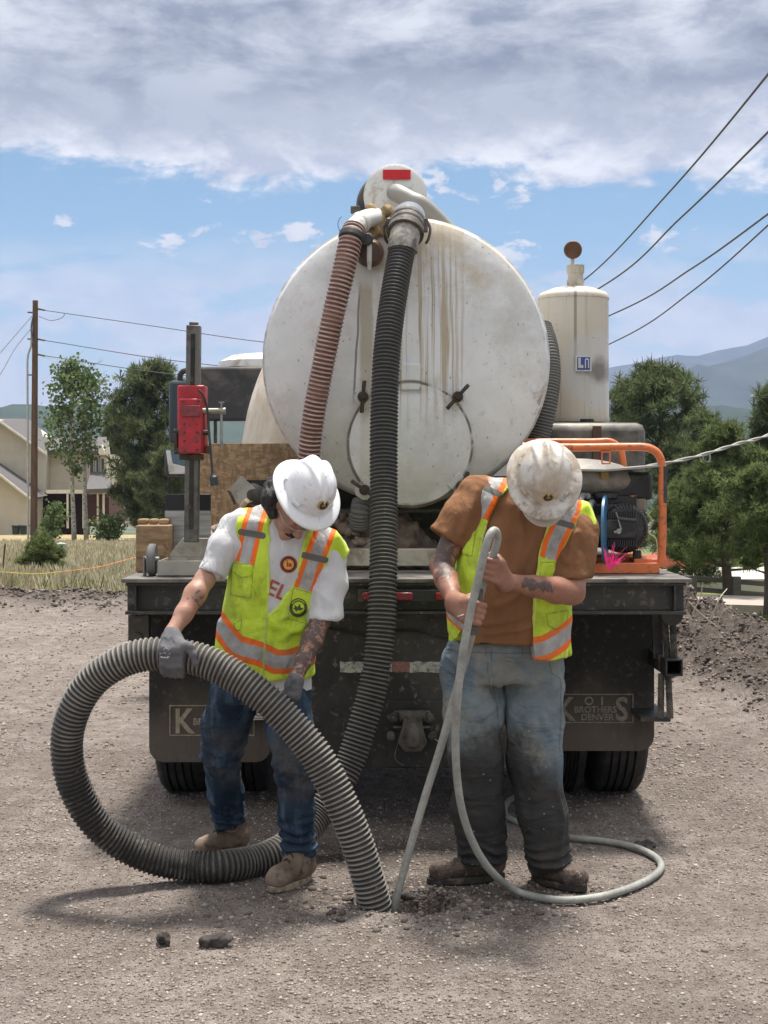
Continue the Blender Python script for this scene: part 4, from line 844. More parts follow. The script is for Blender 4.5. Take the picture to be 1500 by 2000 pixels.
# carriage
b = MB(); cx_ = dx(371)
b.span(dx(346), dx(400), yd-.0, yd+.12, dz(885), dz(752)); b.span(dx(351), dx(397), yd-.045, yd-.001, dz(886), dz(779)); car = b.build('carriage', RED, dr, bevel=.008)
b = MB(); b.span(dx(358), dx(394), yd-.056, yd-.046, dz(814), dz(793)); b.build('name_plate', mat('scratched_red_plate', (.20, .035, .04), .5, 0, .4, 50), car, bevel=.002)
for (p, q_) in ((363, 829), (387, 829), (363, 845), (387, 845), (363, 879), (387, 879), (363, 862), (387, 862), (360, 785), (390, 785)): b = MB(); b.cyl((dx(p), yd-.046, dz(q_)), (dx(p), yd-.0505, dz(q_)), .0045, n=8); b.build('bolt', BLACK, car)
for (p, q_) in ((346, 843), (402, 845), (347, 882)): b = MB(); b.cyl((dx(p)-.015, yd, dz(q_)), (dx(p)+.015, yd, dz(q_)), .012, n=8); b.build('bolt', BLACK, car)
b = MB(); b.span(dx(402), dx(407), yd-.01, yd+.05, dz(886), dz(870)); b.span(dx(340), dx(347), yd-.01, yd+.05, dz(875), dz(842)); b.span(dx(350), dx(393), yd+.0, yd+.10, dz(898), dz(886.5)); b.build('guide_block', DARKIRON, car, bevel=.003)
b = MB(); b.cyl((dx(396), yd-.01, dz(803)), (dx(437), yd-.01, dz(803)), .0135); b.cyl((dx(437), yd-.01, dz(803)), (dx(441), yd-.01, dz(803)), .016); b.cyl((dx(433), yd-.012, dz(806)), (dx(433.5), yd-.012, dz(873)), .006); b.cyl((dx(433.5), yd-.012, dz(870)), (dx(433.5), yd-.012, dz(875)), .008); b.cyl((dx(433), yd-.012, dz(786)), (dx(433), yd-.012, dz(798)), .005); b.bar((dx(428), yd-.012, dz(786)), (dx(438), yd-.012, dz(786)), .006, .006); b.build('crank_handle', STEEL, dr, smooth=40)
cable = cat_rom([(dx(389), yd-.03, dz(762)), (dx(398), yd-.03, dz(772)), (dx(406), yd-.02, dz(800)), (dx(409), yd-.02, dz(840)), (dx(413), yd-.02, dz(890)), (dx(416), yd-.02, dz(924))], .01)
b = MB(); b.tube(cable, .0058, 8); pc_ = b.build('power_cord', CHARCOAL, dr)
b = MB(); b.tube([(dx(416), yd-.02, dz(922)), (dx(416.5), yd-.02, dz(928)), (dx(418), yd-.02, dz(932)), (dx(420), yd-.02, dz(948))], [.007, .010, .019, .020], 12); b.build('plug', CHARCOAL, pc_)
b = MB()
for q_ in (-4, 2): b.cyl((dx(420+q_), yd-.02, dz(948)), (dx(420.5+q_), yd-.02, dz(955)), .003)
b.build('plug_pins', STEEL, pc_)
# cast base tray and wheel
b = MB(); y0_, y1_ = yd-.13, yd+.16
zb0 = DZ+.004; zt0 = dz(1092)
b.span(dx(316), dx(432), y0_, y0_+.010, zb0, zt0)
b.prism([(dx(316), zt0+.001), (dx(432), zt0+.001), (dx(401), dz(1054)), (dx(347), dz(1054))], (0, y1_, 0), (1, 0, 0), (0, 0, 1), (0, .012, 0)); b.span(dx(316), dx(432), y1_, y1_+.0118, zb0, zt0)
b.span(dx(316), dx(319.5), y0_+.0105, y1_-.0005, zb0, zt0-.001); b.span(dx(428.5), dx(432), y0_+.0105, y1_-.0005, zb0, zt0-.001); b.span(dx(320), dx(428), y0_+.0105, y1_-.0005, zb0, zb0+.012)
b.build('cast_base', ALU, dr, bevel=.002)
b = MB(); wc = (dx(297), yd-.08, DZ+.075); b.lathe([(.03, -.016), (.066, -.018), (.073, -.010), (.073, .010), (.066, .018), (.03, .016)], (dx(303), yd-.08, DZ+.0735), (1, 0, 0), 36); wh = b.build('wheel', mat('worn_grey_rubber', (.13, .13, .13), .8, 0, .15, 12, .2, 60), dr)
b = MB(); b.cyl((dx(288), yd-.08, DZ+.0735), (dx(317), yd-.08, DZ+.0735), .014); b.span(dx(287), dx(290.5), yd-.11, yd-.05, DZ+.001, DZ+.09); b.build('wheel_bracket', STEEL, dr, bevel=.002)
# ---- rubble on the deck
Fq_ = Field((-1.05, 6.7, 1.08), (1.0, 8.0, 1.75), .016); rs = random.Random(8)
Fq_.ell((-.33, 7.33, 1.14), (.62, .42, .24), k=.05).ell((-.55, 7.2, 1.2), (.30, .26, .22), k=.08).ell((.0, 7.2, 1.2), (.25, .2, .20), k=.05)
V, Fq = Fq_.mesh(); N_ = vnormals(V, Fq); V = V+N_*(vnoise(V*11, 4)*.05+vnoise(V*27, 5)*.03)[:, None]; V[:, 2] = np.maximum(V[:, 2], 1.147)
tag(fbuild('rubble_heap', V, Fq, DIRTM, None, loc=(-.33, 7.3, DZ)), 'heap of pinkish brown rubble on the truck deck below the tank', 'rubble', kind='stuff')
rs_ = np.random.RandomState(6); n_ = 260; P = np.stack([rs_.uniform(-.95, .2, n_), rs_.uniform(6.95, 7.4, n_), rs_.uniform(1.30, 1.42, n_)], 1)
for i in range(n_): P[i, 2] = 1.15+.24*math.sqrt(max(0, 1-((P[i, 0]+.36)/.66)**2-((P[i, 1]-7.33)/.44)**2))+.02
scatter('rubble_lumps', IC, IF, P, rs_.uniform(.012, .045, (n_, 3)), randrot(n_, rs_), mat('rubble_lump', (.30, .23, .19), .9, 0, .35, 8, .4, 40), kind='stuff')
for k_, (p, q_, r_, lab, mm) in enumerate([(500, 968, .055, 'dark round rock on the rubble heap beside the shovel blade', ROCKD), (545, 952, .05, 'dark rock on the rubble heap near the tank', ROCKD)]):
    Fr = Field(tuple(W(p, q_, 7.05)-Vector((.12,)*3)), tuple(W(p, q_, 7.05)+Vector((.12,)*3)), .01); Fr.ell(W(p, q_, 7.05), (r_*1.5, r_, r_), k=0); V, Fq = Fr.mesh(); V += vnormals(V, Fq)*(vnoise(V*20, 9+k_)*.012)[:, None]
    tag(fbuild('rock', V, Fq, mm, None, loc=tuple(W(p, q_, 7.05))), lab, 'rock')
# shovel blade leaning out of the rubble
sh_ = thing('shovel', tuple(W(480, 975, 7.05)), 'worn square shovel with its bare metal blade sticking up from the rubble', 'shovel')
b = MB(); b.pxprism([(446, 958), (470, 929), (500, 955), (503, 975), (470, 990), (458, 975)], 7.0, .006); b.build('blade', mat('worn_blade', (.40, .39, .37), .4, .5, .15, 10, .1, 50, ((.2, .15, .1), .3, 9)), sh_)
b = MB(); b.tube([W(446, 958, 6.995), W(449, 962, 6.99), W(455, 975, 6.99), W(459, 985, 6.99)], .007, 8); b.build('blade_socket', DARKIRON, sh_); b = MB(); b.cyl(W(478, 975, 7.03), W(560, 1010, 7.3), .016); b.build('handle', M_TIMB, sh_)
b = MB(); b.cyl(W(472, 990, 6.98), W(483, 978, 6.93), .013); tag(b.build('wooden_handle', mat('pale_wood', (.52, .40, .27), .7, 0, .15, 10), None, loc=tuple(W(477, 985, 6.95)), bevel=.003), 'pale wooden tool handle end poking out of the rubble above the vest', 'tool')
# ---- engine unit in an orange tube frame
ye = 6.62
gn = thing('engine_unit', (px_x(1195, ye), ye+.2, DZ), 'black engine unit with hose reel inside an orange tube frame, on the deck right', 'engine')
def ex(p): return px_x(p, ye)
def ez(p): return px_z(p, ye)
yF, yB = ye, ye+.55
b = MB(); b.tube(cat_rom([W(1020, 872, ye), W(1120, 874, ye), W(1220, 873, ye), W(1262, 874, ye), W(1283, 884, ye), W(1292, 906, ye), W(1293.5, 960, ye), W(1294, 1040, ye), W(1292, 1090, ye), W(1288, 1107, ye)], .02), .019, 16)
fr = b.build('frame', ORANGE, gn, label='bright orange bent tube frame')
b = MB(); b.tube(cat_rom([(ex(1020), yB, ez(874)+.04), (ex(1180), yB, ez(874)+.04), (ex(1235), yB, ez(876)+.04), (ex(1255), yB, ez(895)), (ex(1258), yB, ez(1000)), (ex(1258), yB, DZ+.03)], .02), .017, 14)
b.span(ex(1110), ex(1286), ye-.03, ye+.02, DZ+.001, ez(1099)); b.span(ex(1240), ex(1276), ye+.0205, yB, DZ+.001, ez(1092)); b.span(ex(1168), ex(1275), ye+.15, ye+.3, DZ+.002, ez(1090)); b.build('base_frame', ORANGE, gn, bevel=.004)
b = MB()
for (x0_, x1_, z0_, z1_) in ((1174, 1192, 881, 884), (1174, 1192, 904, 907), (1174, 1176.5, 884, 904), (1189.5, 1192, 884, 904)): b.span(ex(x0_), ex(x1_), ye-.012, ye-.004, ez(z1_), ez(z0_))
b.build('badge_frame', ORANGE, gn)
b = MB(); b.span(ex(1294), ex(1302), ye-.02, ye+.02, ez(982), ez(910)); b.build('frame_pad', CHARCOAL, gn, bevel=.003)
# dusty lid and cover under the top tube
LID = mat('dusty_lid', (.15, .14, .125), .6, 0, .3, 6, .1, 30, ((.30, .275, .24), .5, 6))
b = MB(); b.ell(((ex(1010)+ex(1266))/2, ye+.25, ez(938)), ((ex(1266)-ex(1010))/2, .22, .105), 32); b.build('fuel_tank', LID, gn)
b = MB(); b.prism([(ex(1030), ez(914)), (ex(1180), ez(917)), (ex(1288), ez(908)), (ex(1288), ez(912)), (ex(1180), ez(921)), (ex(1030), ez(918))], (0, ye-.02, 0), (1, 0, 0), (0, 0, 1), (0, .5, 0)); b.build('tank_lip', mat('pale_lip', (.30, .29, .27), .5), gn)
b = MB(); b.span(ex(1030), ex(1285), ye+.12, ye+.48, ez(978), ez(922)); b.span(ex(1050), ex(1278), ye+.45, ye+.5, ez(1080), ez(978.5)); b.build('dark_cover', ENGINE, gn, bevel=.02)
b = MB(); b.span(ex(1176), ex(1191), ye-.01+.04, ye+.121, ez(936), ez(922.5)); b.build('warning_label', mat('ochre_label', (.30, .18, .05), .6), gn)
# engine shroud with slots
ec = Vector((ex(1221), ye+.06, ez(1032))); er = 50/FPX*ye
b = MB(); b.lathe([(er*.3, -.052), (er*.80, -.050), (er*.94, -.035), (er, -.01), (er, .10), (er*.9, .2), (er*.5, .3)], ec, (0, 1, 0), 40, sx=.98, sy=1.0); b.span(ec.x-er*1.35, ec.x+er*.2, ec.y-.03, ec.y+.25, ec.z-er*.75, ec.z+er*.95)
b.span(ex(1150), ex(1250), ye+.08, ye+.35, ez(995), ez(968)); b.span(ex(1165), ex(1210), ye+.05, ye+.25, ez(976), ez(962))
sh2 = b.build('engine_shroud', ENGINE, gn, bevel=.008)
b = MB()
for i in range(26):
    a = -PI*.62+i*PI*1.24/25; d = Vector((math.cos(a), 0, math.sin(a))); b.bar(ec+d*er*.80+Vector((0, -.055, 0)), ec+d*er*.97+Vector((0, -.035, 0)), .005, .008, (0, 1, 0))
for i in range(14): xx = ec.x-er*.75+i*er*1.15/13; b.span(xx, xx+.004, ec.y-.064, ec.y-.05, ec.z-er*.72, ec.z-er*.45); b.span(xx, xx+.004, ec.y-.064, ec.y-.05, ec.z+er*.40, ec.z+er*.66)
b.build('cooling_fins', CHARCOAL, sh2)
b = MB(); b.span(ec.x-er*.85, ec.x+er*.45, ec.y-.068, ec.y-.0525, ec.z-er*.42, ec.z+er*.36); b.build('starter_cover', ENGINE, sh2, bevel=.012)
b = MB(); b.cyl((ex(1204), ye-.03, ez(1012)), (ex(1240), ye-.03, ez(1016)), .009, .008, 12); b.build('starter_grip', CHARCOAL, gn)
b = MB(); b.bar((ex(1201), ye-.035, ez(1000)), (ex(1211), ye-.035, ez(1034)), .006, .004); b.cyl((ex(1205), ye-.05, ez(1037)), (ex(1205), ye-.01, ez(1037)), .012); b.cyl((ex(1197), ye-.03, ez(1040)), (ex(1210), ye-.03, ez(1034)), .008); b.build('recoil_lever', STEEL, gn)
b = MB(); b.cyl((ex(1248), ye+.05, DZ+.001), (ex(1248), ye+.05, ez(1076)), .024, .02, 14); b.build('rubber_foot', RUBBER, gn)
b = MB(); b.tube(cat_rom([(ex(1262), ye+.02, ez(1000)), (ex(1274), ye, ez(1018)), (ex(1266), ye, ez(1040)), (ex(1280), ye-.01, ez(1052)), (ex(1284), ye-.01, ez(1085))], .01), .0035, 6); b.build('spark_lead', mat('yellowed_wire', (.42, .38, .22), .6), gn)
b = MB(); b.span(ex(1238), ex(1272), ye+.12, ye+.3, ez(1000), ez(974)); b.build('air_filter', mat('dirty_beige', (.30, .27, .22), .7, 0, .2, 9), gn, bevel=.01)
b = MB(); b.cyl((ex(1242), ye+.1, ez(990)), (ex(1242), ye+.1, ez(968)), .02); b.build('fuel_cock', ORANGE, gn)
# hose reel: blue-rimmed flange on edge with grey hose wound beside it
rc = Vector((ex(1168), ye-.02, ez(1033))); hr = 66/FPX*ye; axr = Vector((.97, -.24, 0))
b = MB(); b.lathe([(.03, -.004), (hr*.96, -.004), (hr*.96, .004), (.03, .004)], rc+axr*.03, axr, 48); rl = b.build('hose_reel', CHARCOAL, gn)
b = MB(); b.lathe([(hr*.955, -.006), (hr, -.006), (hr, .006), (hr*.955, .006)], rc+axr*.03, axr, 48); b.build('reel_rim', BLUE, rl)
b = MB(); b.lathe([(.07, -.13), (.07, .02)], rc, axr, 24); b.build('reel_drum', BLACK, rl)
b = MB(); u_, v_, w_ = frame(axr); pts = []
for i in range(150): a = i*.22; q_ = .105+.028*(i//75)+.006*math.sin(i*.3); pts.append(rc+axr*(-.02-.085*abs(((i*.22/(2*PI)) % 4)-2)/2)+u_*math.cos(a)*q_*1.05+v_*math.sin(a)*q_*1.15)
b.tube(pts, .0145, 10); b.build('wound_hose', HOSEGREY, rl)
# pink marking ribbon
PINK = mat('pink_ribbon', (.85, .04, .28), .5, 0, .15, 20)
b = MB(); rs = random.Random(4); o_ = W(1190, 1113, 6.40)
for i in range(20):
    a = rs.uniform(-.35, .95); L_ = rs.uniform(.06, .13); e = o_+Vector((math.sin(a)*L_, rs.uniform(-.03, .02), math.cos(a)*L_)); mdl = (o_+e)/2+Vector((rs.uniform(-.01, .01), 0, rs.uniform(-.005, .01)))
    b.tube([o_+Vector((rs.uniform(-.006, .006), 0, 0)), mdl, e], [.0035, .0028, .0012], 5, flat=.5)
tag(b.build('marking_ribbon', PINK, None, loc=tuple(o_)), 'tuft of bright pink marking ribbon at the deck edge below the engine', 'ribbon')
# ================================================================ HOSES
HP = [(786, 490, 6.66), (773, 560, 6.58), (760, 650, 6.50), (753, 740, 6.44), (750, 840, 6.38), (749, 950, 6.31), (749, 1060, 6.22), (748, 1150, 6.15), (743, 1250, 6.11), (730, 1340, 6.08), (708, 1420, 6.05), (684, 1490, 6.02), (655, 1545, 5.98),
      (622, 1592, 5.94), (590, 1630, 5.85), (545, 1662, 5.74), (490, 1683, 5.66), (430, 1692, 5.58), (365, 1691, 5.575), (300, 1678, 5.56), (235, 1648, 5.54), (180, 1597, 5.51), (144, 1528, 5.48), (131, 1450, 5.45), (146, 1383, 5.42), (182, 1328, 5.40), (235, 1293, 5.38), (288, 1279, 5.37), (340, 1279, 5.36),
      (400, 1291, 5.34), (455, 1318, 5.32), (510, 1357, 5.30), (560, 1404, 5.29), (604, 1455, 5.28), (640, 1512, 5.27), (672, 1578, 5.26), (697, 1640, 5.26), (716, 1702, 5.265), (733, 1765, 5.275), (742, 1815, 5.30)]
M_HM = None
m, g = newmat('dusty_ribbed_hose'); c = g.coord(); k = g.attr('ridge'); run = g.attr('run')
wear = g.rng(g.noise(c, 14, 5, .65), .3, .65, .55, 1.15)
fresh = g.rng(run, 1.0, 3.0)          # the part that has been dragged through dust is paler
crest = g.mix(fresh, (.085, .084, .082), (.25, .235, .21)); valley = g.mix(fresh, (.008, .008, .009), (.036, .032, .028))
col = g.mix(g.math('MULTIPLY', g.rng(k, .15, .9), wear), valley, crest)
wet = g.math('MULTIPLY', g.rng(run, 2.9, 3.3), g.rng(run, 4.3, 3.9)); wet = g.math('MULTIPLY', wet, g.rng(g.noise(c, 9, 5, .7), .3, .5))
col = g.mix(wet, col, (.022, .019, .017))
col = g.mix(g.math('MULTIPLY', g.rng(g.noise(c, 38, 6, .75), .60, .70, 0, .6), fresh), col, (.27, .235, .20))
g.out(col, g.mix(fresh, (.42, .42, .42), (.75, .75, .75)), 0, g.bump(g.noise(c, 110, 4), .35, .004)); M_HM = m
hose, hpath = corrugated([W(*p) for p in HP], .0640, .0182, .0088, 28, 'suction_hose', M_HM, None, 6, loc=tuple(W(430, 1692, 5.58)-Vector((0, 0, .06))))
tag(hose, 'long thick black ribbed hose from the tank top, looping over ground into the hole', 'hose')
sal, _ = corrugated([W(*p) for p in [(693, 447, 6.76), (686, 470, 6.72), (672, 530, 6.69), (655, 600, 6.68), (640, 670, 6.69), (626, 740, 6.71), (613, 810, 6.74), (604, 880, 6.78), (600, 950, 6.84), (598, 992, 6.88)]], .057, .0205, .0075, 24, 'salmon_hose', M_H2, None, 6, loc=tuple(W(598, 990, 6.88)))
tag(sal, 'salmon pink ribbed hose hanging down the left face of the tank', 'hose')
b = MB(); b.lathe([(.058, -.018), (.063, -.012), (.063, .012), (.058, .018)], W(687, 463, 6.73), W(693, 447, 6.76)-W(683, 485, 6.715), 28); b.tube(cat_rom([W(664, 452, 6.72), W(660, 440, 6.70), W(662, 430, 6.70), W(667, 423, 6.70)], .005), .0015, 5); b.build('hose_clamp', CHARCOAL, sal)
# thin grey water hose
GP = [(771, 1795, 5.31), (771, 1768, 5.27), (800, 1660, 5.24), (832, 1550, 5.21), (862, 1455, 5.19), (885, 1370, 5.17), (905, 1300, 5.15), (924, 1230, 5.13), (937, 1165, 5.12), (955, 1105, 5.115), (968, 1070, 5.11), (972, 1048, 5.10), (966, 1036, 5.07), (956, 1046, 5.045), (945, 1085, 5.04), (932, 1140, 5.04), (918, 1200, 5.04), (904, 1275, 5.05), (895, 1350, 5.07), (890, 1430, 5.10), (892, 1510, 5.14), (903, 1585, 5.18), (926, 1650, 5.22), (960, 1702, 5.27)]
def gnd(px, py):   # resting on the ground
    Y = (CH-.017)*FPX/(py-HOR); return (px, py, Y)
GP += [gnd(p, q_) for p, q_ in ((1010, 1741), (1080, 1757), (1150, 1755), (1215, 1740), (1268, 1717), (1291, 1695), (1280, 1674), (1240, 1655), (1180, 1643), (1110, 1635), (1050, 1618), (1010, 1605), (985, 1588), (1000, 1560), (1060, 1545))]
m, g = newmat('worn_grey_hose'); c = g.coord(); col = g.mix(g.rng(g.noise(c, 9, 5, .65), .35, .65), (.22, .225, .21), (.36, .36, .33))
col = g.mix(g.rng(g.noise(c, 60, 6, .75), .52, .66, 0, .6), col, (.16, .145, .125)); g.out(col, .55, 0, g.bump(g.noise(c, 120, 3), .3, .003)); M_GH = m
gp = cat_rom([W(*p) for p in GP], .012); b = MB(); b.tube(gp, .0145, 14)
gh = b.build('water_hose', M_GH, None, smooth=180, loc=tuple(W(*gnd(1080, 1757))-Vector((0, 0, .015)))); tag(gh, 'thin pale grey water hose held by the worker in brown, looping round his feet', 'hose')
# grimy jetting nozzle section lying along the hose in his hands
b = MB(); b.tube([W(938, 1150, 5.095), W(934, 1180, 5.09), W(928, 1215, 5.09), W(924, 1240, 5.09)], [.012, .017, .018, .014], 14); b.build('hose_coupling', GREYIRON, gh)
# ================================================================ PEOPLE
def cloth(name, c0, c1, dirt=None, rough=.85, weave=900, wr=.5, ws=7):
    m, g = newmat(name); c = g.coord(); col = g.mix(g.rng(g.noise(c, 5, 5, .6), .3, .7), c0, c1)
    for dc, a_, s_, t_ in (dirt or []): col = g.mix(g.rng(g.noise(g.coord(loc=(2, 5, 1)), s_, 7, .7), t_, t_+.12, 0, a_), col, dc)
    b1 = g.bump(g.noise(g.coord(scale=(1.5, 1.5, .7), rot=(.3, .2, .5)), ws, 3, .5, 1.2), wr, .03); g.out(col, rough, 0, g.bump(g.noise(c, 300, 2), .15, .002, b1), Specular_IOR_Level=.2); return m
M_TEE = cloth('white_cotton', (.52, .52, .54), (.62, .62, .63), [((.22, .20, .18), .6, 30, .62), ((.40, .38, .35), .4, 7, .6)])
M_BROWN = cloth('brown_cotton', (.185, .088, .042), (.245, .122, .060), [((.12, .062, .032), .5, 4, .55), ((.34, .20, .11), .35, 16, .62)])
m, g = newmat('blue_denim'); c = g.coord(); z = g.sep(c)[2]
col = g.mix(g.rng(g.noise(c, 4, 5, .6), .35, .65), (.011, .022, .042), (.032, .055, .090)); col = g.mix(g.rng(g.noise(g.coord(scale=(3, 3, .8)), 7, 5), .5, .7, 0, .5), col, (.11, .16, .22))
kn = g.rng(g.math('ABSOLUTE', g.math('SUBTRACT', z, .46)), .16, .04); col = g.mix(g.math('MULTIPLY', kn, g.rng(g.noise(c, 6, 6, .7), .42, .6, 0, .7)), col, (.12, .105, .085))
col = g.mix(g.rng(z, .16, .05, 0, .55), col, (.045, .042, .040))
col = g.mix(g.rng(g.attr('seam'), 1.8, .6, 0, .55), col, (.10, .12, .13))
g.out(col, .9, 0, g.bump(g.noise(c, 250, 2), .2, .002, g.bump(g.noise(g.coord(scale=(1, 1, 2.2), rot=(.3, .5, 0)), 9, 4, .5, 1.), .6, .03)), Specular_IOR_Level=.2); M_DENIM = m
m, g = newmat('faded_muddy_denim'); c = g.coord(); z = g.sep(c)[2]
col = g.mix(g.rng(g.noise(c, 3.2, 5, .6), .35, .65), (.085, .130, .165), (.185, .22, .235)); col = g.mix(g.rng(g.noise(c, 6, 5, .6), .48, .62, 0, .65), col, (.26, .25, .21))
k = g.math('ADD', z, g.math('MULTIPLY', g.math('SUBTRACT', g.noise(c, 5, 8, .72), .5), .60)); side = g.sep(c)[0]
k = g.math('ADD', k, g.math('MULTIPLY', g.rng(side, .08, .20), .16)); k = g.math('SUBTRACT', k, g.math('MULTIPLY', g.rng(side, .14, .2), .0))
col = g.mix(g.rng(k, .72, .50, 0, .90, True), col, (.034, .030, .027))
mg = g.rng(g.noise(g.coord(loc=(4, 4, 4)), 5, 6, .7), .5, .7, 0, .45); col = g.mix(mg, col, (.075, .066, .056))
vs = g.voro(c, 34); vc = g.sep(g.voro(c, 34, out='Color'))[0]; col = g.mix(g.math('MULTIPLY', g.math('MULTIPLY', g.rng(vs, .13, .08), g.rng(vc, .6, .62)), g.rng(z, .75, .6)), col, (.30, .28, .25))
col = g.mix(g.rng(g.attr('seam'), 1.9, .6, 0, .6), col, (.055, .065, .07))
g.out(col, .9, 0, g.bump(g.noise(c, 250, 2), .2, .002, g.bump(g.noise(g.coord(scale=(1, 1, 2.), rot=(.3, .5, 0)), 7, 4, .5, 1.), .7, .035)), Specular_IOR_Level=.2); M_MUDDY = m
def vest_mat(name, dirt):
    m, g = newmat(name); c = g.coord(); d = g.attr('band'); s = g.attr('strip')
    lime = g.mix(g.rng(g.noise(c, 6, 5, .6), .35, .65), (.44, .60, .030), (.60, .76, .075))
    lime = g.mix(g.rng(g.noise(g.coord(loc=(3, 1, 7)), 7, 7, .72), .56-dirt*.12, .70, 0, .75), lime, (.22, .26, .055))
    lime = g.mix(g.rng(g.noise(c, 60, 5, .7), .62, .68, 0, .5), lime, (.14, .15, .06))
    orange = g.mix(g.rng(g.noise(c, 8, 5), .4, .65), (.88, .16, .018), (.66, .17, .05)); silver = g.mix(g.rng(g.noise(c, 20, 5, .65), .35, .7), (.44, .44, .44), (.27, .26, .245))
    col = g.mix(g.rng(d, 1.02, .98), lime, orange); col = g.mix(g.rng(d, .54, .50), col, silver); col = g.mix(g.rng(s, .3, -.3), col, (.13, .13, .12))
    edge_ = g.rng(g.attr('edge'), 3.2, 2.2); col = g.mix(g.math('MULTIPLY', edge_, g.rng(d, .98, 1.02)), col, (.60, .74, .14))
    col = g.mix(g.rng(g.attr('seam'), 1.7, .7, 0, .75), col, (.20, .26, .05))
    b1 = g.bump(g.noise(g.coord(scale=(1.6, 1.6, .6), rot=(.2, .25, .1)), 9, 3, .5, 1.1), .6, .03); g.out(col, .7, 0, g.bump(g.noise(c, 350, 2), .15, .002, b1), Specular_IOR_Level=.25); return m
M_VESTL = vest_mat('lime_mesh_clean', .4); M_VESTR = vest_mat('lime_mesh_worn', .7)
def skin_mat(name, c0, c1, red):
    m, g = newmat(name); c = g.coord(); col = g.mix(g.rng(g.noise(c, 11, 5, .6), .35, .65), c0, c1); col = g.mix(g.rng(g.noise(g.coord(loc=(5, 5, 1)), 8, 4), .5, .7, 0, .6), col, red)
    col = g.mix(g.rng(g.noise(c, 60, 6, .7), .60, .72, 0, .35), col, tuple(v*.5 for v in c0))
    t = g.attr('tat'); n = g.noise(c, 26, 4, .6, .8); n2 = g.noise(c, 75, 3, .5, .4)
    ink = g.math('MULTIPLY', g.rng(g.math('ADD', n, g.math('MULTIPLY', t, .27)), .64, .69), g.rng(t, .05, .25)); ink = g.math('MULTIPLY', ink, g.rng(n2, .30, .46, .35, .85))
    col = g.mix(ink, col, (.050, .045, .046))
    g.out(col, .5, 0, g.bump(g.noise(c, 150, 4, .7), .35, .003, g.bump(g.noise(g.coord(scale=(1, 1, .5)), 34, 4), .4, .008)), Subsurface_Weight=.08, Subsurface_Scale=.01); return m
M_SKINL = skin_mat('tanned_skin', (.30, .155, .105), (.42, .235, .165), (.36, .15, .10)); M_SKINR = skin_mat('sunburnt_skin', (.235, .105, .066), (.34, .170, .110), (.30, .100, .064))
M_HAIR = mat('dark_hair', (.018, .014, .014), .5, 0, .3, 40, .5, 120, stretch=(3, 3, .6))
M_BOOT = mat('dusty_suede', (.165, .115, .080), .9, 0, .25, 14, .35, 70, [((.24, .19, .15), .5, 9), ((.06, .045, .035), .25, 20)])
M_SOLE = mat('boot_sole', (.34, .27, .20), .85, 0, .2, 20, .3, 60, ((.08, .065, .05), .5, 20))
M_BOOTR = mat('muddy_leather', (.050, .034, .026), .75, 0, .3, 14, .4, 70, [((.17, .12, .09), .45, 8), ((.30, .26, .22), .12, 50)])
M_SOLER = mat('dark_sole', (.030, .025, .022), .85, 0, .3, 20, .3, 60, ((.15, .11, .085), .3, 16))
M_LACE = mat('dark_lace', (.040, .028, .022), .8, 0, .2, 30)
M_GLOVE = cloth('grey_knit_glove', (.105, .105, .118), (.155, .155, .165), [((.06, .055, .05), .6, 20, .55)], .8)
M_GLOVE2 = mat('black_palm_coating', (.020, .020, .022), .5, 0, .3, 20, .4, 60)
M_HATL = mat('white_hat_shell', (.74, .75, .77), .3, 0, .03, 4, .03, 30, ((.40, .37, .33), .10, 40), coat=None) if False else mat('white_hat_shell', (.74, .75, .77), .3, 0, .03, 4, .03, 30, ((.40, .37, .33), .10, 40))
M_HATR = mat('scuffed_hat_shell', (.70, .69, .66), .4, 0, .06, 5, .1, 40, [((.30, .235, .17), .42, 9), ((.20, .15, .11), .20, 26), ((.45, .38, .30), .5, 4)])
M_GOLD = mat('emblem_gold', (.42, .30, .10), .5, 0, .3, 60); M_EBLK = mat('emblem_black', (.02, .02, .018), .5, 0, .3, 60)
def arr(*a): return [np.array(tuple(W(*p))) for p in a]
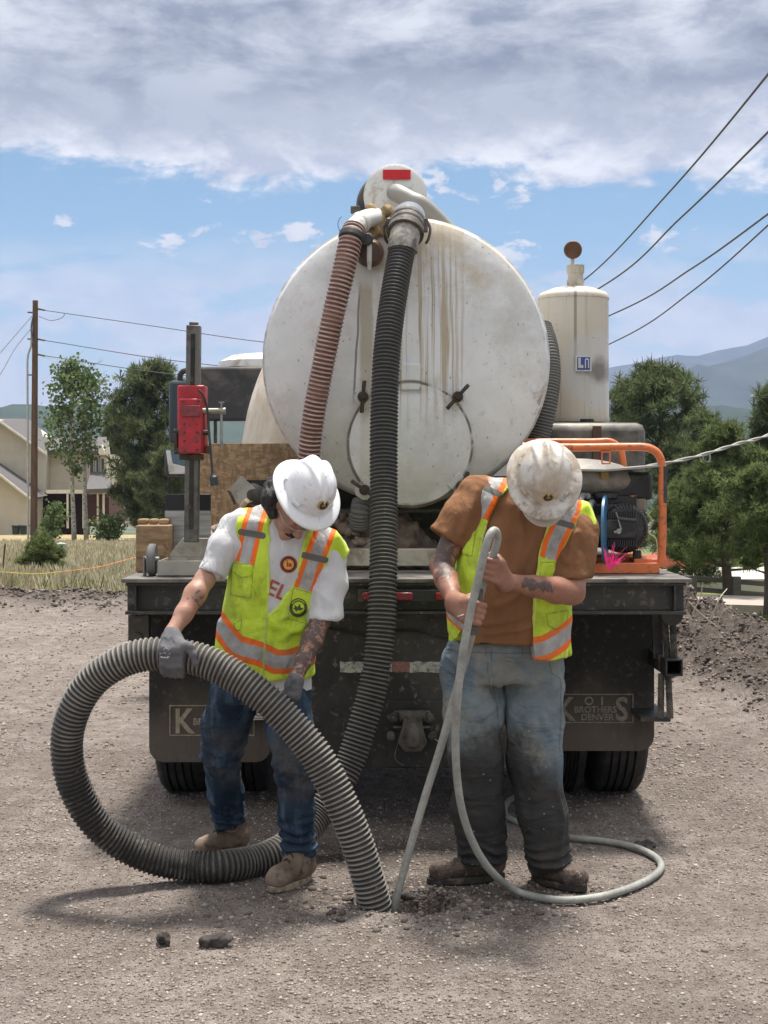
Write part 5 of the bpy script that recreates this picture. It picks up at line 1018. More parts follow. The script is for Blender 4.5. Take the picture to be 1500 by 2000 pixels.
def hat(parent, B, up, fwd, m, seed, sc=1.):
    up = Vector(up).normalized(); fwd = Vector(fwd); fwd = (fwd-up*fwd.dot(up)).normalized(); sd_ = fwd.cross(up); B = Vector(B)
    n = 112; b = MB(); rings = []
    rx, ry, h = .100*sc, .119*sc, .126*sc
    def P(a, r_, z_, ax=None):
        return B+sd_*(math.sin(a)*ax[0]*r_)+fwd*(math.cos(a)*ax[1]*r_)+up*z_
    V = []; dome = 26
    def ridge_(u, v, e):        # u side, v forward (unit dome), e elevation 0..1
        t = max(0, 1-abs(e-.62)/.55); k = .0115*math.exp(-(u/.13)**2)*min(1, e*1.6)
        w = .40-.16*v; k += .0085*math.exp(-((abs(u)-w)/.085)**2)*min(1, e*1.5)*(1 if abs(v) < .8 else .4)
        return k
    for i in range(dome+1):
        t = i/dome*PI/2; r_ = math.sin(t)**.92; z_ = h*math.cos(t)**.86 if i < dome else 0
        for k in range(n):
            a = 2*PI*k/n; u_ = math.sin(a)*r_; v_ = math.cos(a)*r_; e = math.cos(t); d = ridge_(u_, v_, e); q_ = P(a, r_, z_+.006, (rx, ry)); nr = (sd_*u_/rx+fwd*v_/ry+up*e/h).normalized(); V.append(q_+nr*d)
    prof = [(.01, -.006), (.05, -.009), (.12, -.006), (.35, -.007), (.65, -.010), (.88, -.013), (.985, -.015), (1., -.0175), (.985, -.020), (.85, -.0175), (.4, -.012), (.0, -.006)]
    for (t, z_) in prof:
        for k in range(n):
            a = 2*PI*k/n; fr_ = math.cos(a); ox = .150*sc; oy = (.176 if fr_ > 0 else .166)*sc; ex_ = rx*1.01*(1-t)+ox*t; ey_ = ry*1.01*(1-t)+oy*t
            V.append(P(a, 1, z_*(1+.5*abs(fr_))+(.004*math.cos(2*a)*-t), (ex_, ey_)))
    m_ = dome+1+len(prof); F = []
    for i in range(m_-1):
        for k in range(n): l = (k+1) % n; F.append((i*n+k, (i+1)*n+k, (i+1)*n+l, i*n+l))
    b.add(V, F); o = b.build('hard_hat', m, parent, smooth=60)
    # emblem at the front
    t = PI/2*.76; d0 = B+fwd*(math.sin(t)*ry)+up*(h*math.cos(t)**.86+.006); nr = (fwd*math.sin(t)/ry+up*math.cos(t)/h).normalized(); d0 = d0+nr*.006
    b = MB(); b.lathe([(.0225, -.006), (.0225, 0), (.0215, .0012), (.017, .0014)], d0, nr, 32); e = b.build('emblem', M_GOLD, o)
    b = MB(); b.lathe([(.0168, -.002), (.0168, .0016), (0, .0018)], d0, nr, 24); b.build('emblem_centre', M_EBLK, e)
    b = MB(); u2 = fwd.cross(nr).normalized(); w2 = nr.cross(u2)
    for k, (a1, a2, a3, a4) in enumerate([(-.010, .004, -.004, -.006), (-.004, .006, .003, -.005), (.002, .006, .009, -.004), (-.008, -.002, .008, .002)]): b.bar(d0+nr*.0024+u2*a1+w2*a2, d0+nr*.0024+u2*a3+w2*a4, .0022, .001, nr)
    b.build('emblem_mark', M_GOLD, e)
    for s_ in (-1, 1):
        for (a, w_) in ((.95, .03), (2.0, .026)):
            c_ = P(a*s_, 1, .006, (rx*1.035, ry*1.03)); tg = (sd_*math.cos(a*s_)*rx-fwd*math.sin(a*s_)*ry).normalized(); out_ = up.cross(tg).normalized()
            M = Matrix((tg, out_, up)).transposed(); b = MB(); b.box(c_, (w_, .012, .016), M); b.build('accessory_slot', m, o, bevel=.002)
    return o
def head(F, Hc, up, fwd, detail=True):
    up = Vector(up).normalized(); fwd = Vector(fwd); fwd = (fwd-up*fwd.dot(up)).normalized(); s = fwd.cross(up); M = np.array([s, fwd, up]).T; Hc = Vector(Hc)
    def L(a, b_, c_): return np.array(tuple(Hc+s*a+fwd*b_+up*c_))
    F.ell(L(0, -.005, .025), (.077, .098, .100), M, k=0); F.ell(L(0, .025, -.050), (.060, .070, .066), M, k=.03); F.cap(L(-.014, .078, -.100), L(.014, .078, -.100), .020, k=.025)
    F.cap(L(-.035, .085, .026), L(.035, .085, .026), .013, k=.012); F.cap(L(0, .092, .012), L(0, .122, -.028), .009, .014, k=.010); F.cap(L(-.011, .108, -.032), L(.011, .108, -.032), .010, k=.008)
    for q_ in (-1, 1):
        F.ell(L(q_*.031, .104, .006), (.016, .014, .011), M, k=.008, op='s'); F.ell(L(q_*.031, .084, .006), (.0125,)*3, M, k=.003); F.ell(L(q_*.044, .070, -.030), (.022, .022, .020), M, k=.02)
        F.ell(L(q_*.080, -.005, -.010), (.010, .022, .032), M, k=.008)
    F.cap(L(-.018, .096, -.062), L(.018, .096, -.062), .0085, k=.006); F.cap(L(-.015, .094, -.073), L(.015, .094, -.073), .009, k=.006)
    return L
def grip(F, C, ax, out, r, wrist, s=1, fr=.0095, ths=(30, 80, 140, 205), thumb=True, kk=.006, wr=.026, sp=.021, thumbpts=None, palm=.014):
    C = Vector(C); ax = Vector(ax).normalized(); out = Vector(out); out = (out-ax*out.dot(ax)).normalized(); pr = ax.cross(out)*s; wrist = Vector(wrist)
    def Q(th, o_, rr): th = R(th); return np.array(tuple(C+ax*o_+(out*math.cos(th)+pr*math.sin(th))*rr))
    for i in range(4):
        o_ = (1.5-i)*sp; ln_ = (.92, 1., .95, .78)[i]; kn = Q(ths[0]*.6, o_, r+fr+.010)
        F.cap(np.array(tuple(wrist+ax*o_*.55)), kn, wr*.75, palm, k=.018)
        pts = [kn]+[Q(ths[0]+(t-ths[0])*ln_, o_*.97, r+fr*(1.0 if j < 2 else .8)) for j, t in enumerate(ths[1:])]
        F.chain(pts, [fr*1.25, fr*1.08, fr, fr*.85], k=kk, k0=.008)
    b0 = np.array(tuple(C+ax*sp*1.2+out*(r+.018)))
    F.cap(np.array(tuple(wrist)), b0, wr, .017, k=.02)
    if thumbpts is not None: F.chain([b0]+[np.array(tuple(p)) for p in thumbpts], [.018, .015, .0125, .010], k=.008, k0=.015)
    elif thumb:
        F.chain([b0, Q(-35, sp*2.1, r+.014), Q(-80, sp*2.3, r+.012), Q(-125, sp*2.2, r+.010)], [.018, .015, .0125, .010], k=.008, k0=.015)
def finish(F, name, m, parent, attrs=None, disp=None, it=1, label=None, loc=None):
    V, Fq = F.mesh(); V = lap(V, Fq, it, .5)
    if disp is not None: V = V+vnormals(V, Fq)*disp(V)[:, None]
    V = lap(V, Fq, 1, .35)
    return fbuild(name, V, Fq, m, parent, attrs=attrs(V) if attrs else None, label=label, loc=loc)
def folds(V, amp, s=(9, 9, 4), seed=3, f2=.7):
    n1 = vnoise(V*np.array(s)+vnoise(V*4, seed+9)[:, None]*1.2, seed); n2 = vnoise(V*np.array(s)*2.3+5, seed+1)
    rdg = 1-np.abs(n1)*2; return amp*(rdg*.6+n2*f2)
def boot(parent, heel, toe, ankle, size, m, ms, laces=True, sw=.047):
    heel = Vector(heel); toe = Vector(toe); d = (toe-heel); d.z = 0; d.normalize(); s = d.cross(Vector((0, 0, 1))); gz = min(heel.z, toe.z); L_ = (toe-heel).length
    heel = Vector((heel.x, heel.y, gz)); A = Vector(ankle)
    lo = [min(heel[i], toe[i], A[i])-.1 for i in range(3)]; hi = [max(heel[i], toe[i], A[i])+.12 for i in range(3)]; F = Field(lo, hi, .006)
    def q(u, w, z): return np.array(tuple(heel+d*(u*L_)+s*w+Vector((0, 0, z))))
    F.cap(q(.13, 0, .062), q(.40, 0, .064), .040, .042, k=0); F.cap(q(.40, 0, .062), q(.80, 0, .050), .042, .037, k=.03); F.cap(q(.74, .014, .054), q(.87, .008, .050), .032, .031, k=.03); F.cap(q(.74, -.014, .052), q(.86, -.012, .048), .030, .028, k=.03)
    F.cap(q(.17, 0, .08), np.array(tuple(A+Vector((0, 0, .03)))), .043, .048, k=.04); F.cap(q(.40, 0, .085), q(.22, 0, .16), .036, .044, k=.04)
    F.poly(lambda X, Y, Z: (gz+.022-Z)+0*X+0*Y)
    up_ = finish(F, 'boot', m, parent, disp=lambda V: folds(V, .0022, (24, 24, 24), 4))
    out = []
    for i in range(40):
        t = 2*PI*i/40; u_ = .5-.5*math.cos(t); w_ = sw*(.80+.22*math.sin(min(1, max(0, u_))*PI*.9-.35))*math.sin(t); w_ = max(-sw, min(sw, w_*1.15)); out.append((u_*L_*1.03-.004, w_))
    b = MB(); hh = .026; b.prism(out, heel+Vector((0, 0, .0015)), d, s, (0, 0, hh)); b.build('sole', ms, up_, bevel=.004)
    if laces:
        for i in range(4):
            u_ = .60-.085*i; z_ = .100+.018*i; p = [q(u_-.03, -.028, z_-.016), q(u_, 0, z_+.010), q(u_+.01, .028, z_-.014)]; p2 = [q(u_-.03, .028, z_-.016), q(u_, 0, z_+.012), q(u_+.01, -.028, z_-.014)]
            b = MB(); b.tube(cat_rom(p, .006), .0032, 6); b.build('lace', M_LACE, up_); b = MB(); b.tube(cat_rom(p2, .006), .0032, 6); b.build('lace', M_LACE, up_)
    return up_
KP = FPX/5.45
def pxa(V): return 750+V[:, 0]*KP, HOR-(V[:, 2]-CH)*KP
def line_d(lines, V, extra=None):
    x, y = pxa(V); d = np.full(len(V), 9., np.float32)
    for (ln, hw) in lines:
        e = dline(x, y, ln)/hw
        if ln[-1][1]-ln[0][1] > 60: (ax, ay), (bx, by) = ln[-2:]; e = np.where((x-bx)*(bx-ax)+(y-by)*(by-ay) > 0, 9, e)
        d = np.minimum(d, e)
    return d
# ---------------------------------------------------------------- worker in the white shirt
rootL = (W(520, 1700, 5.7).x, 5.7, 0.0)
upL = (.48, -.68, .55); fwL = (.30, -.48, -.83)
BL = W(603, 956, 5.40); HcL = Vector(BL)-Vector(upL).normalized()*.082+Vector((-.022, 0, -.016))
F = Field((-.92, 5.12, .05), (-.10, 6.15, 1.66), .0048)
LH = head(F, HcL, upL, fwL)
sL, eL, wL = arr((452, 1022, 5.58), (400, 1132, 5.50), (336, 1236, 5.34)); sR, eR, wR = arr((650, 1075, 5.58), (626, 1212, 5.51), (577, 1328, 5.40))
nk, ch, pel = arr((556, 1012, 5.60), (545, 1110, 5.62), (515, 1320, 5.72))
F.chain([np.array(tuple(HcL))-np.array([.01, -.03, .03]), nk], [.052, .062], k=.03)
F.stack([(float(pel[2]-.08), float(pel[0]), 5.72, .12, .09), (float(pel[2]+.1), float(pel[0]), 5.70, .12, .085), (float(ch[2]), float(ch[0]), 5.63, .14, .085), (float(nk[2]-.06), float(nk[0]), 5.60, .12, .07)], k=.04)
F.cap(sL+np.array([.03, 0, -.035]), sR+np.array([-.03, 0, -.03]), .030, k=.03)
F.chain([sL+np.array([.02, 0, -.02]), (sL+eL)/2, eL], [.032, .037, .036], k=.015); F.chain([eL, eL*.7+wL*.3+np.array([0, 0, .004]), eL*.35+wL*.65, wL], [.037, .0415, .034, .0265], k=.02)
F.chain([sR+np.array([-.02, 0, -.02]), (sR+eR)/2, eR], [.032, .035, .035], k=.015); F.chain([eR, eR*.68+wR*.32, eR*.35+wR*.65, wR], [.037, .041, .033, .0265], k=.02)
gl = W(345, 1280, 5.36); gr_ = W(566, 1385, 5.30)
F.cap(wL, np.array(tuple(W(340, 1262, 5.30))), .024, .022, k=.02); F.cap(wR, np.array(tuple(W(574, 1342, 5.40))), .024, .018, k=.02)
hL, kL, aL = arr((460, 1350, 5.74), (432, 1472, 5.83), (450, 1622, 6.0)); hR, kR, aR = arr((558, 1350, 5.70), (573, 1500, 5.56), (584, 1668, 5.585))
for (h_, k_, a_) in ((hL, kL, aL), (hR, kR, aR)): F.chain([h_, k_, a_], [.075, .052, .038], k=.03)
def tatL(V):
    t = np.zeros(len(V)); ab = wR-eR; u = ((V-eR) @ ab)/(ab @ ab); d = np.linalg.norm(V-eR-np.clip(u, 0, 1)[:, None]*ab, axis=1); t = np.where((d < .07) & (u > -.2) & (u < .93), .85, t)
    c_ = np.array(tuple(W(383, 1168, 5.42))); t = np.maximum(t, np.clip(1-np.linalg.norm((V-c_)*np.array([1, .6, 1]), axis=1)/.045, 0, 1)*1.0); return {'tat': t}
pL = finish(F, 'person', M_SKINL, None, attrs=tatL, loc=rootL, disp=lambda V: vnoise(V*28, 2)*.0014)
tag(pL, 'worker in a white T-shirt and clean white hard hat bending over the thick ribbed hose', 'person')
# hair and moustache
F = Field(tuple(HcL-Vector((.2, .18, .2))), tuple(HcL+Vector((.2, .18, .2))), .005)
hp = [np.array(tuple(W(*p))) for p in ((560, 935, 5.50), (542, 950, 5.46), (531, 974, 5.43), (534, 1001, 5.43))]
F.chain(hp, [.036, .044, .042, .024], k=.01); F.chain([np.array(tuple(W(558, 930, 5.52))), np.array(tuple(W(553, 965, 5.53))), np.array(tuple(W(550, 998, 5.50)))], [.04, .05, .03], k=.02)
F.cap(np.array(tuple(W(553, 950, 5.43))), np.array(tuple(W(556, 985, 5.415))), .018, .010, k=.015)
finish(F, 'hair', M_HAIR, pL, disp=lambda V: folds(V, .006, (60, 60, 14), 6))
F = Field(tuple(HcL-Vector((.2, .2, .2))), tuple(HcL+Vector((.2, .18, .2))), .0035)
F.chain([LH(-.030, .090, -.066), LH(-.012, .108, -.052), LH(.012, .108, -.052), LH(.030, .090, -.066)], [.004, .0075, .0075, .004], k=.006)
finish(F, 'moustache', M_HAIR, pL, disp=lambda V: folds(V, .0015, (120, 120, 60), 6))
b = MB(); b.tube(cat_rom([LH(-.078, .03, .008), LH(-.066, .085, .004), LH(-.03, .112, .0), LH(0, .117, .004), LH(.03, .112, .0), LH(.066, .085, .004), LH(.078, .03, .008)], .006), .002, 6); b.build('safety_glasses', mat('clear_frame', (.35, .35, .33), .3), pL)
hat(pL, BL, upL, fwL, M_HATL, 1, .94)
# shirt
tsL = [(.735, W(515, 1350, 5.70).x, 5.71, .185, .135), (.80, W(514, 1325, 5.70).x, 5.70, .182, .132), (.95, W(519, 1250, 5.67).x, 5.67, .178, .128), (1.12, W(540, 1160, 5.63).x, 5.63, .190, .130), (1.30, W(556, 1075, 5.59).x, 5.59, .195, .120), (1.41, W(556, 1020, 5.57).x, 5.58, .140, .090)]
def torsoL(F, gr):
    F.stack(tsL, k=0, grow=gr); F.chain([sL+np.array([.045, 0, -.018]), nk+np.array([-.02, 0, -.012]), nk+np.array([.03, 0, -.03]), sR+np.array([-.045, 0, -.01])], [.062+gr, .058+gr, .058+gr, .062+gr], k=.05)
F = Field((-.86, 5.25, .74), (-.08, 6.0, 1.56), .0065); torsoL(F, 0)
hmL = np.array(tuple(W(413, 1122, 5.515))); hmR = np.array(tuple(W(637, 1208, 5.53)))
F.chain([sL+np.array([.025, 0, -.01]), (sL+hmL)/2+np.array([.002, 0, 0]), hmL], [.049, .050, .057], k=.035)
F.chain([sR+np.array([-.015, 0, -.01]), (sR+hmR)/2+np.array([.008, 0, 0]), hmR], [.050, .055, .069], k=.035)
dL = (hmL-sL)/np.linalg.norm(hmL-sL); dR = (hmR-sR)/np.linalg.norm(hmR-sR)
def cutL(X, Y, Z):
    a = (X-hmL[0])*dL[0]+(Y-hmL[1])*dL[1]+(Z-hmL[2])*dL[2]; a = np.where(X < hmL[0]+.10, a, -1); b_ = (X-hmR[0])*.0+(Z-hmR[2])*-1.+Y*0; b_ = np.where(X > hmR[0]-.055, b_, -1)
    return np.maximum(a, b_)
F.poly(cutL); F.ell(tuple(W(572, 1003, 5.50)), (.062, .05, .045), k=0, op='s')
F.cap(sL*.1+hmL*.9, hmL+dL*.02, .046, k=0, op='s'); F.cap(hmR+np.array([0, 0, .015]), hmR+np.array([0, 0, -.03]), .050, k=0, op='s')
F.cap(sL, hmL-dL*.02, .04, k=0); F.cap(sR, hmR+np.array([0, 0, .05]), .053, k=0.01)
shL = finish(F, 't_shirt', M_TEE, pL, disp=lambda V: folds(V, .009, (10, 10, 5), 3)+folds(V, .003, (26, 26, 12), 4))
# vest
lpL = [(466, 985), (500, 972), (524, 985), (526, 1010), (525, 1050), (523, 1137), (521, 1187), (518, 1210), (512, 1295), (506, 1345), (410, 1345), (400, 1250), (425, 1212), (434, 1167), (430, 1125), (447, 1075), (455, 1030)]
rpL = [(607, 1015), (640, 1015), (664, 1048), (680, 1078), (668, 1098), (652, 1105), (637, 1150), (625, 1190), (622, 1225), (625, 1310), (612, 1350), (504, 1345), (511, 1295), (519, 1205), (541, 1188), (566, 1150), (573, 1125), (590, 1070)]
F = Field((-.74, 5.25, .73), (-.10, 6.0, 1.56), .0055); torsoL(F, .010)
tv = [(.76, W(512, 1330, 5.70).x, 5.70, .20, .150), (.90, W(516, 1270, 5.67).x, 5.67, .195, .146), (1.02, W(525, 1215, 5.66).x, 5.655, .19, .140)]; F.stack(tv, k=.03)
F.chain([np.array(tuple(W(650, 1062, 5.56))), np.array(tuple(W(668, 1082, 5.55)))], [.055, .028], k=.02)
def hemL(X, Y, Z): return (CH-(1336-HOR)/KP)-Z+.02*(X+.45)*0+0*X+0*Y
def regL(X, Y, Z):
    px = 750+X*KP; py = HOR-(Z-CH)*KP+0*X; px = px+0*Z
    f = np.minimum(sdpoly(px, py, lpL), sdpoly(px, py, rpL))/KP
    bk = np.where(px < 505, sdpoly(px, py, [(440, 960), (560, 960), (560, 1400), (400, 1400)]), sdpoly(px, py, [(450, 960), (690, 1000), (690, 1110), (628, 1180), (630, 1400), (440, 1400)]))/KP
    back = Y > 5.60+.09*(1.35-Z)
    return np.maximum(np.where(back, bk, f), hemL(X, Y, Z))
F.poly(regL)
bandsL = [([(503, 960), (500, 992), (487, 1045), (475, 1103)], 21), ([(646, 1000), (633, 1040), (612, 1095), (592, 1155)], 21), ([(395, 1205), (430, 1238), (458, 1268), (505, 1282), (535, 1298), (565, 1298), (612, 1283), (640, 1270)], 25)]
def atL(V):
    x, y = pxa(V); s1 = dline(x, y, [(468, 1040), (512, 1047)])-6.5; s2 = dline(x, y, [(593, 1085), (634, 1095)])-6.5
    e = np.minimum(np.abs(sdpoly(x, y, lpL)), np.abs(sdpoly(x, y, rpL))); return {'seam': np.minimum.reduce([np.abs(sdpoly(x, y, P_)) for P_ in POCKL]), 'band': line_d(bandsL, V), 'strip': np.minimum(s1, s2), 'edge': e}
POCKL = [[(448, 1103), (494, 1103), (488, 1170), (446, 1165)], [(453, 1222), (470, 1212), (466, 1236), (455, 1232)], [(450, 1103), (495, 1103), (490, 1126), (470, 1130), (450, 1118)], [(572, 1150), (612, 1163), (604, 1225), (560, 1212)]]
def dvL(V):
    x, y = pxa(V); d = folds(V, .008, (11, 11, 4), 13)+folds(V, .003, (26, 26, 10), 14)
    for (ax_, ay_, bx_, by_, w_) in ((530, 1215, 600, 1190, 7), (535, 1225, 585, 1240, 8), (545, 1250, 600, 1222, 7), (480, 1150, 475, 1290, 9), (560, 1290, 548, 1330, 6), (582, 1290, 570, 1330, 6)): d += .008*np.exp(-(dline(x, y, [(ax_, ay_), (bx_, by_)])/w_)**2)
    for P_ in ([(448, 1103), (494, 1103), (488, 1170), (446, 1165)], [(453, 1222), (470, 1212), (466, 1236), (455, 1232)], [(450, 1103), (495, 1103), (490, 1126), (470, 1130), (450, 1118)]): d += .0045*np.clip(.5-sdpoly(x, y, P_)/2.5, 0, 1)
    return d
vL = finish(F, 'safety_vest', M_VESTL, pL, attrs=atL, disp=dvL)
# prints on shirt and vest, laid on the cloth
def surf_y(obj_, x, z, off=.0015):
    o_ = Vector(wloc(obj_)); h = obj_.ray_cast(Vector((x, 4.8, z))-o_, Vector((0, 1, 0))); return (h[1]+o_).y-off if h[0] else 5.5
def decal_disc(name, parent, px, py, r0, r1, m, tall=1., off=.0015, a0=0, a1=2*PI):
    b = MB(); n = 36; V = []; F = []; cx_ = (px-750)/KP; cz_ = CH-(py-HOR)/KP
    for i in range(5):
        r = (r0+(r1-r0)*i/4)/KP
        for k in range(n+1): a = a0+(a1-a0)*k/n; x = cx_+math.cos(a)*r; z = cz_+math.sin(a)*r*tall; V.append((x, surf_y(parent, x, z, off), z))
    for i in range(4):
        for k in range(n): F.append((i*(n+1)+k, i*(n+1)+k+1, (i+1)*(n+1)+k+1, (i+1)*(n+1)+k))
    b.add(V, F); return b.build(name, m, parent, smooth=180)
def decal_text(name, s, parent, px, py, size, m, rot=0., off=.002, align='CENTER', bold=.0):
    t = text(name, s, m, parent, (0, 0, 0), size, depth=0., align=align, bold=bold); c_, s_ = math.cos(rot), math.sin(rot); o_ = wloc(parent); cx_ = (px-750)/KP; cz_ = CH-(py-HOR)/KP
    for v in t.data.vertices:
        q = v.co+o_; x = cx_+q.x*c_-q.z*s_; z = cz_+q.x*s_+q.z*c_; v.co = Vector((x, surf_y(parent, x, z, off), z))-o_
    return t
bpy.context.view_layer.update()
M_EMO = mat('print_orange', (.75, .30, .06), .8); M_EMR = mat('print_red', (.50, .05, .03), .8); M_EMK = mat('print_black', (.03, .025, .02), .8); M_EMB = mat('print_brick', (.38, .095, .06), .85, 0, .2, 30)
decal_disc('print_ring', shL, 563, 1103, 8.5, 17, M_EMK); decal_disc('print_ring', shL, 563, 1103, 9.2, 10.6, M_EMO, off=.0022); decal_disc('print_ring', shL, 563, 1103, 14.6, 16.2, M_EMR, off=.0022); decal_disc('print_disc', shL, 563, 1103, 0, 8.7, M_EMO, off=.0022); decal_text('print_letters', 'sa', shL, 564, 1107, .026, M_EMK, off=.003, bold=.0005); decal_text('print_letters', 'L', shL, 561, 1100, .016, M_EMK, off=.003, bold=.0005)
decal_text('print_letters', 'ELL', shL, 543, 1172, .085, M_EMB, rot=-.45, bold=.0015)
M_INK = mat('print_dark_green', (.055, .075, .02), .8, 0, .2, 40)
decal_disc('vest_badge_ring', vL, 581, 1190, 11.5, 17.5, M_INK, 1.1); decal_text('vest_badge_mark', 'M', vL, 581, 1196, .034, M_INK, rot=.2, bold=.0004); decal_disc('vest_badge_ground', vL, 581, 1190, 0, 10, M_INK, .5, a0=PI, a1=2*PI)
decal_disc('vest_badge_dashes', vL, 581, 1190, 13.5, 15.5, mat('badge_lettering', (.40, .52, .06), .8), 1.1, off=.0025, a0=.6, a1=2.6)
# zip
b = MB()
for i in range(26):
    y_ = 1205+i*4.6; x_ = (519-(y_-1205)*.075-750)/KP; z_ = CH-(y_-HOR)/KP; b.box((x_, surf_y(vL, x_, z_, .002), z_), (.009, .004, .0055))
b.build('zip', mat('lime_zip', (.42, .50, .12), .6), vL)
# jeans
F = Field((-.80, 5.30, .06), (-.20, 6.25, .86), .007)
F.stack([(.70, W(510, 1370, 5.71).x, 5.72, .165, .125), (.84, W(514, 1310, 5.70).x, 5.71, .165, .118)], k=0)
F.chain([hL, (hL*.5+kL*.5)+np.array([-.006, -.01, 0]), kL, (kL+aL)/2+np.array([.0, .0, 0]), aL], [.106, .090, .074, .067, .060], k=.03)
F.chain([hR, (hR*.5+kR*.5)+np.array([.004, -.01, 0]), kR, (kR+aR)/2, aR+np.array([0, 0, .01])], [.100, .086, .072, .069, .064], k=.03)
F.poly(lambda X, Y, Z: np.where(Y > 5.8, .125, .112)+0*X-Z)
SEAML = [[(470, 1330), (478, 1380)], [(600, 1330), (608, 1450), (612, 1560), (610, 1660)], [(412, 1330), (398, 1430), (410, 1560)]]
SEAMR = [[(948, 1262), (951, 1300), (959, 1352), (968, 1372)], [(958, 1262), (962, 1330), (970, 1370), (975, 1420)], [(872, 1290), (888, 1300), (893, 1330), (889, 1350)], [(1098, 1330), (1080, 1318), (1072, 1275)], [(1099, 1330), (1098, 1400), (1092, 1470)], [(868, 1275), (1105, 1275)], [(905, 1262), (906, 1280)], [(1020, 1262), (1020, 1280)], [(1033, 1683), (1110, 1683)], [(893, 1662), (988, 1668)]]
def seamf(S):
    def f(V):
        x, y = pxa(V); return {'seam': np.minimum.reduce([dline(x, y, l) for l in S])}
    return f
def djL(V):
    d = folds(V, .009, (9, 9, 6), 21)+folds(V, .004, (24, 24, 14), 25); z = V[:, 2]; k = np.exp(-((z-.16)/.09)**2); return d+k*.010*np.sin(z*170+3*vnoise(V*9, 5)*2)+.006*np.exp(-((z-.45)/.07)**2)*np.sin(z*110+V[:, 0]*30)
finish(F, 'jeans', M_DENIM, pL, disp=djL, attrs=seamf(SEAML))
boot(pL, tuple(arr((605, 1695, 5.63))[0][:2])+(.0,), tuple(arr((528, 1735, 5.44))[0][:2])+(.0,), tuple(aR*.3+np.array([W(592, 1680, 5.6).x, 5.61, .12])*.7), 1, M_BOOT, M_SOLE)
boot(pL, (W(478, 1640, 6.05).x, 6.06, 0), (W(385, 1640, 5.93).x, 5.90, 0), (W(455, 1640, 6.03).x, 6.03, .12), 1, M_BOOT, M_SOLE)
# gloves
F = Field(tuple(W(345, 1280, 5.3)-Vector((.14, .18, .17))), tuple(W(345, 1280, 5.3)+Vector((.14, .22, .17))), .0042)
hx_ = (W(370, 1281, 5.36)-W(310, 1278, 5.365)).normalized()
grip(F, W(343, 1280, 5.36), hx_, (0, -.80, .60), .066, Vector(wL)+Vector((.004, -.02, -.018)), 1, fr=.0125, ths=(28, 62, 95, 128), kk=.006, wr=.030, sp=.0225, palm=.017, thumbpts=[W(369, 1262, 5.265), W(378, 1280, 5.262), W(381, 1298, 5.268)])
F.cap(wL, wL+np.array([.002, -.012, -.02]), .031, .032, k=.01)
gL_ = finish(F, 'glove', M_GLOVE, pL, disp=lambda V: folds(V, .002, (40, 40, 40), 6))
b = MB(); rs = random.Random(12)
bpy.context.view_layer.update()
for i in range(26):
    row = rs.choice([0, 1, 2, 2]); x_ = (rs.uniform(311, 331)+row*1.5-750)*5.27/FPX; z_ = CH-(1266+row*9+rs.uniform(-1.5, 1.5)-HOR)*5.27/FPX; h = gL_.ray_cast(Vector((x_, 4.8, z_))-wloc(gL_), Vector((0, 1, 0)))
    if h[0]: b.box((x_, (h[1]+wloc(gL_)).y-.0006, z_), (.0035, .001, .0045 if row != 1 else .0025))
b.build('glove_print', mat('print_pale', (.55, .55, .56), .8), gL_, smooth=0)
F = Field(tuple(W(566, 1370, 5.34)-Vector((.14, .20, .17))), tuple(W(566, 1370, 5.34)+Vector((.14, .22, .17))), .0045)
F.cap(wR, np.array(tuple(W(572, 1356, 5.395))), .028, .033, k=.01)
for i in range(4): F.chain([np.array(tuple(W(578-7*i, 1352+i, 5.40))), np.array(tuple(W(570-8*i, 1376+2*i, 5.405))), np.array(tuple(W(562-9*i, 1398+2*i, 5.39))), np.array(tuple(W(560-10*i, 1415, 5.36)))], [.016, .014, .013, .011], k=.006)
F.cap(wR+np.array([0, 0, .0]), wR+np.array([-.008, -.0, -.022]), .032, .034, k=.01)
finish(F, 'glove', M_GLOVE, pL, disp=lambda V: folds(V, .002, (40, 40, 40), 6))
# ---------------------------------------------------------------- worker in the brown shirt
rootR = (W(985, 1700, 5.55).x, 5.55, 0.0)
upR = (.03, -.93, .37); fwR = (.0, -.37, -.93); BR = W(1064, 928, 5.16); HcR = Vector(BR)-Vector(upR).normalized()*.075
F = Field((.10, 4.86, .05), (.88, 5.85, 1.66), .0048)
LR = head(F, HcR, upR, fwR)
sL2, eL2, wL2 = arr((928, 968, 5.50), (862, 1104, 5.43), (886, 1172, 5.20)); sR2, eR2, wR2 = arr((1132, 1035, 5.48), (1118, 1158, 5.36), (990, 1136, 5.17))
nk2, ch2, pel2 = arr((1045, 985, 5.42), (1010, 1090, 5.52), (985, 1290, 5.60))
F.chain([np.array(tuple(HcR))+np.array([0, .03, -.02]), nk2+np.array([0, .04, 0])], [.055, .07], k=.03)
F.stack([(float(pel2[2]-.05), float(pel2[0]), 5.60, .14, .11), (float(ch2[2]-.1), float(ch2[0]), 5.56, .15, .10), (float(ch2[2]+.08), float(ch2[0]), 5.52, .15, .08)], k=.04)
F.cap(sL2+np.array([.01, .02, -.02]), sR2+np.array([-.01, .02, -.02]), .05, k=.04)
F.chain([sL2, (sL2+eL2)/2, eL2], [.052, .050, .044], k=.02); F.chain([eL2, eL2*.6+wL2*.4, eL2*.25+wL2*.75, wL2], [.044, .0445, .035, .028], k=.015)
F.chain([sR2, (sR2+eR2)/2, eR2], [.052, .051, .045], k=.02); F.chain([eR2, eR2*.75+wR2*.25, eR2*.4+wR2*.6, wR2], [.046, .0495, .040, .029], k=.015)
hL2, kL2, aL2 = arr((916, 1300, 5.60), (930, 1480, 5.50), (941, 1668, 5.60)); hR2, kR2, aR2 = arr((1042, 1300, 5.60), (1046, 1490, 5.50), (1072, 1688, 5.55))
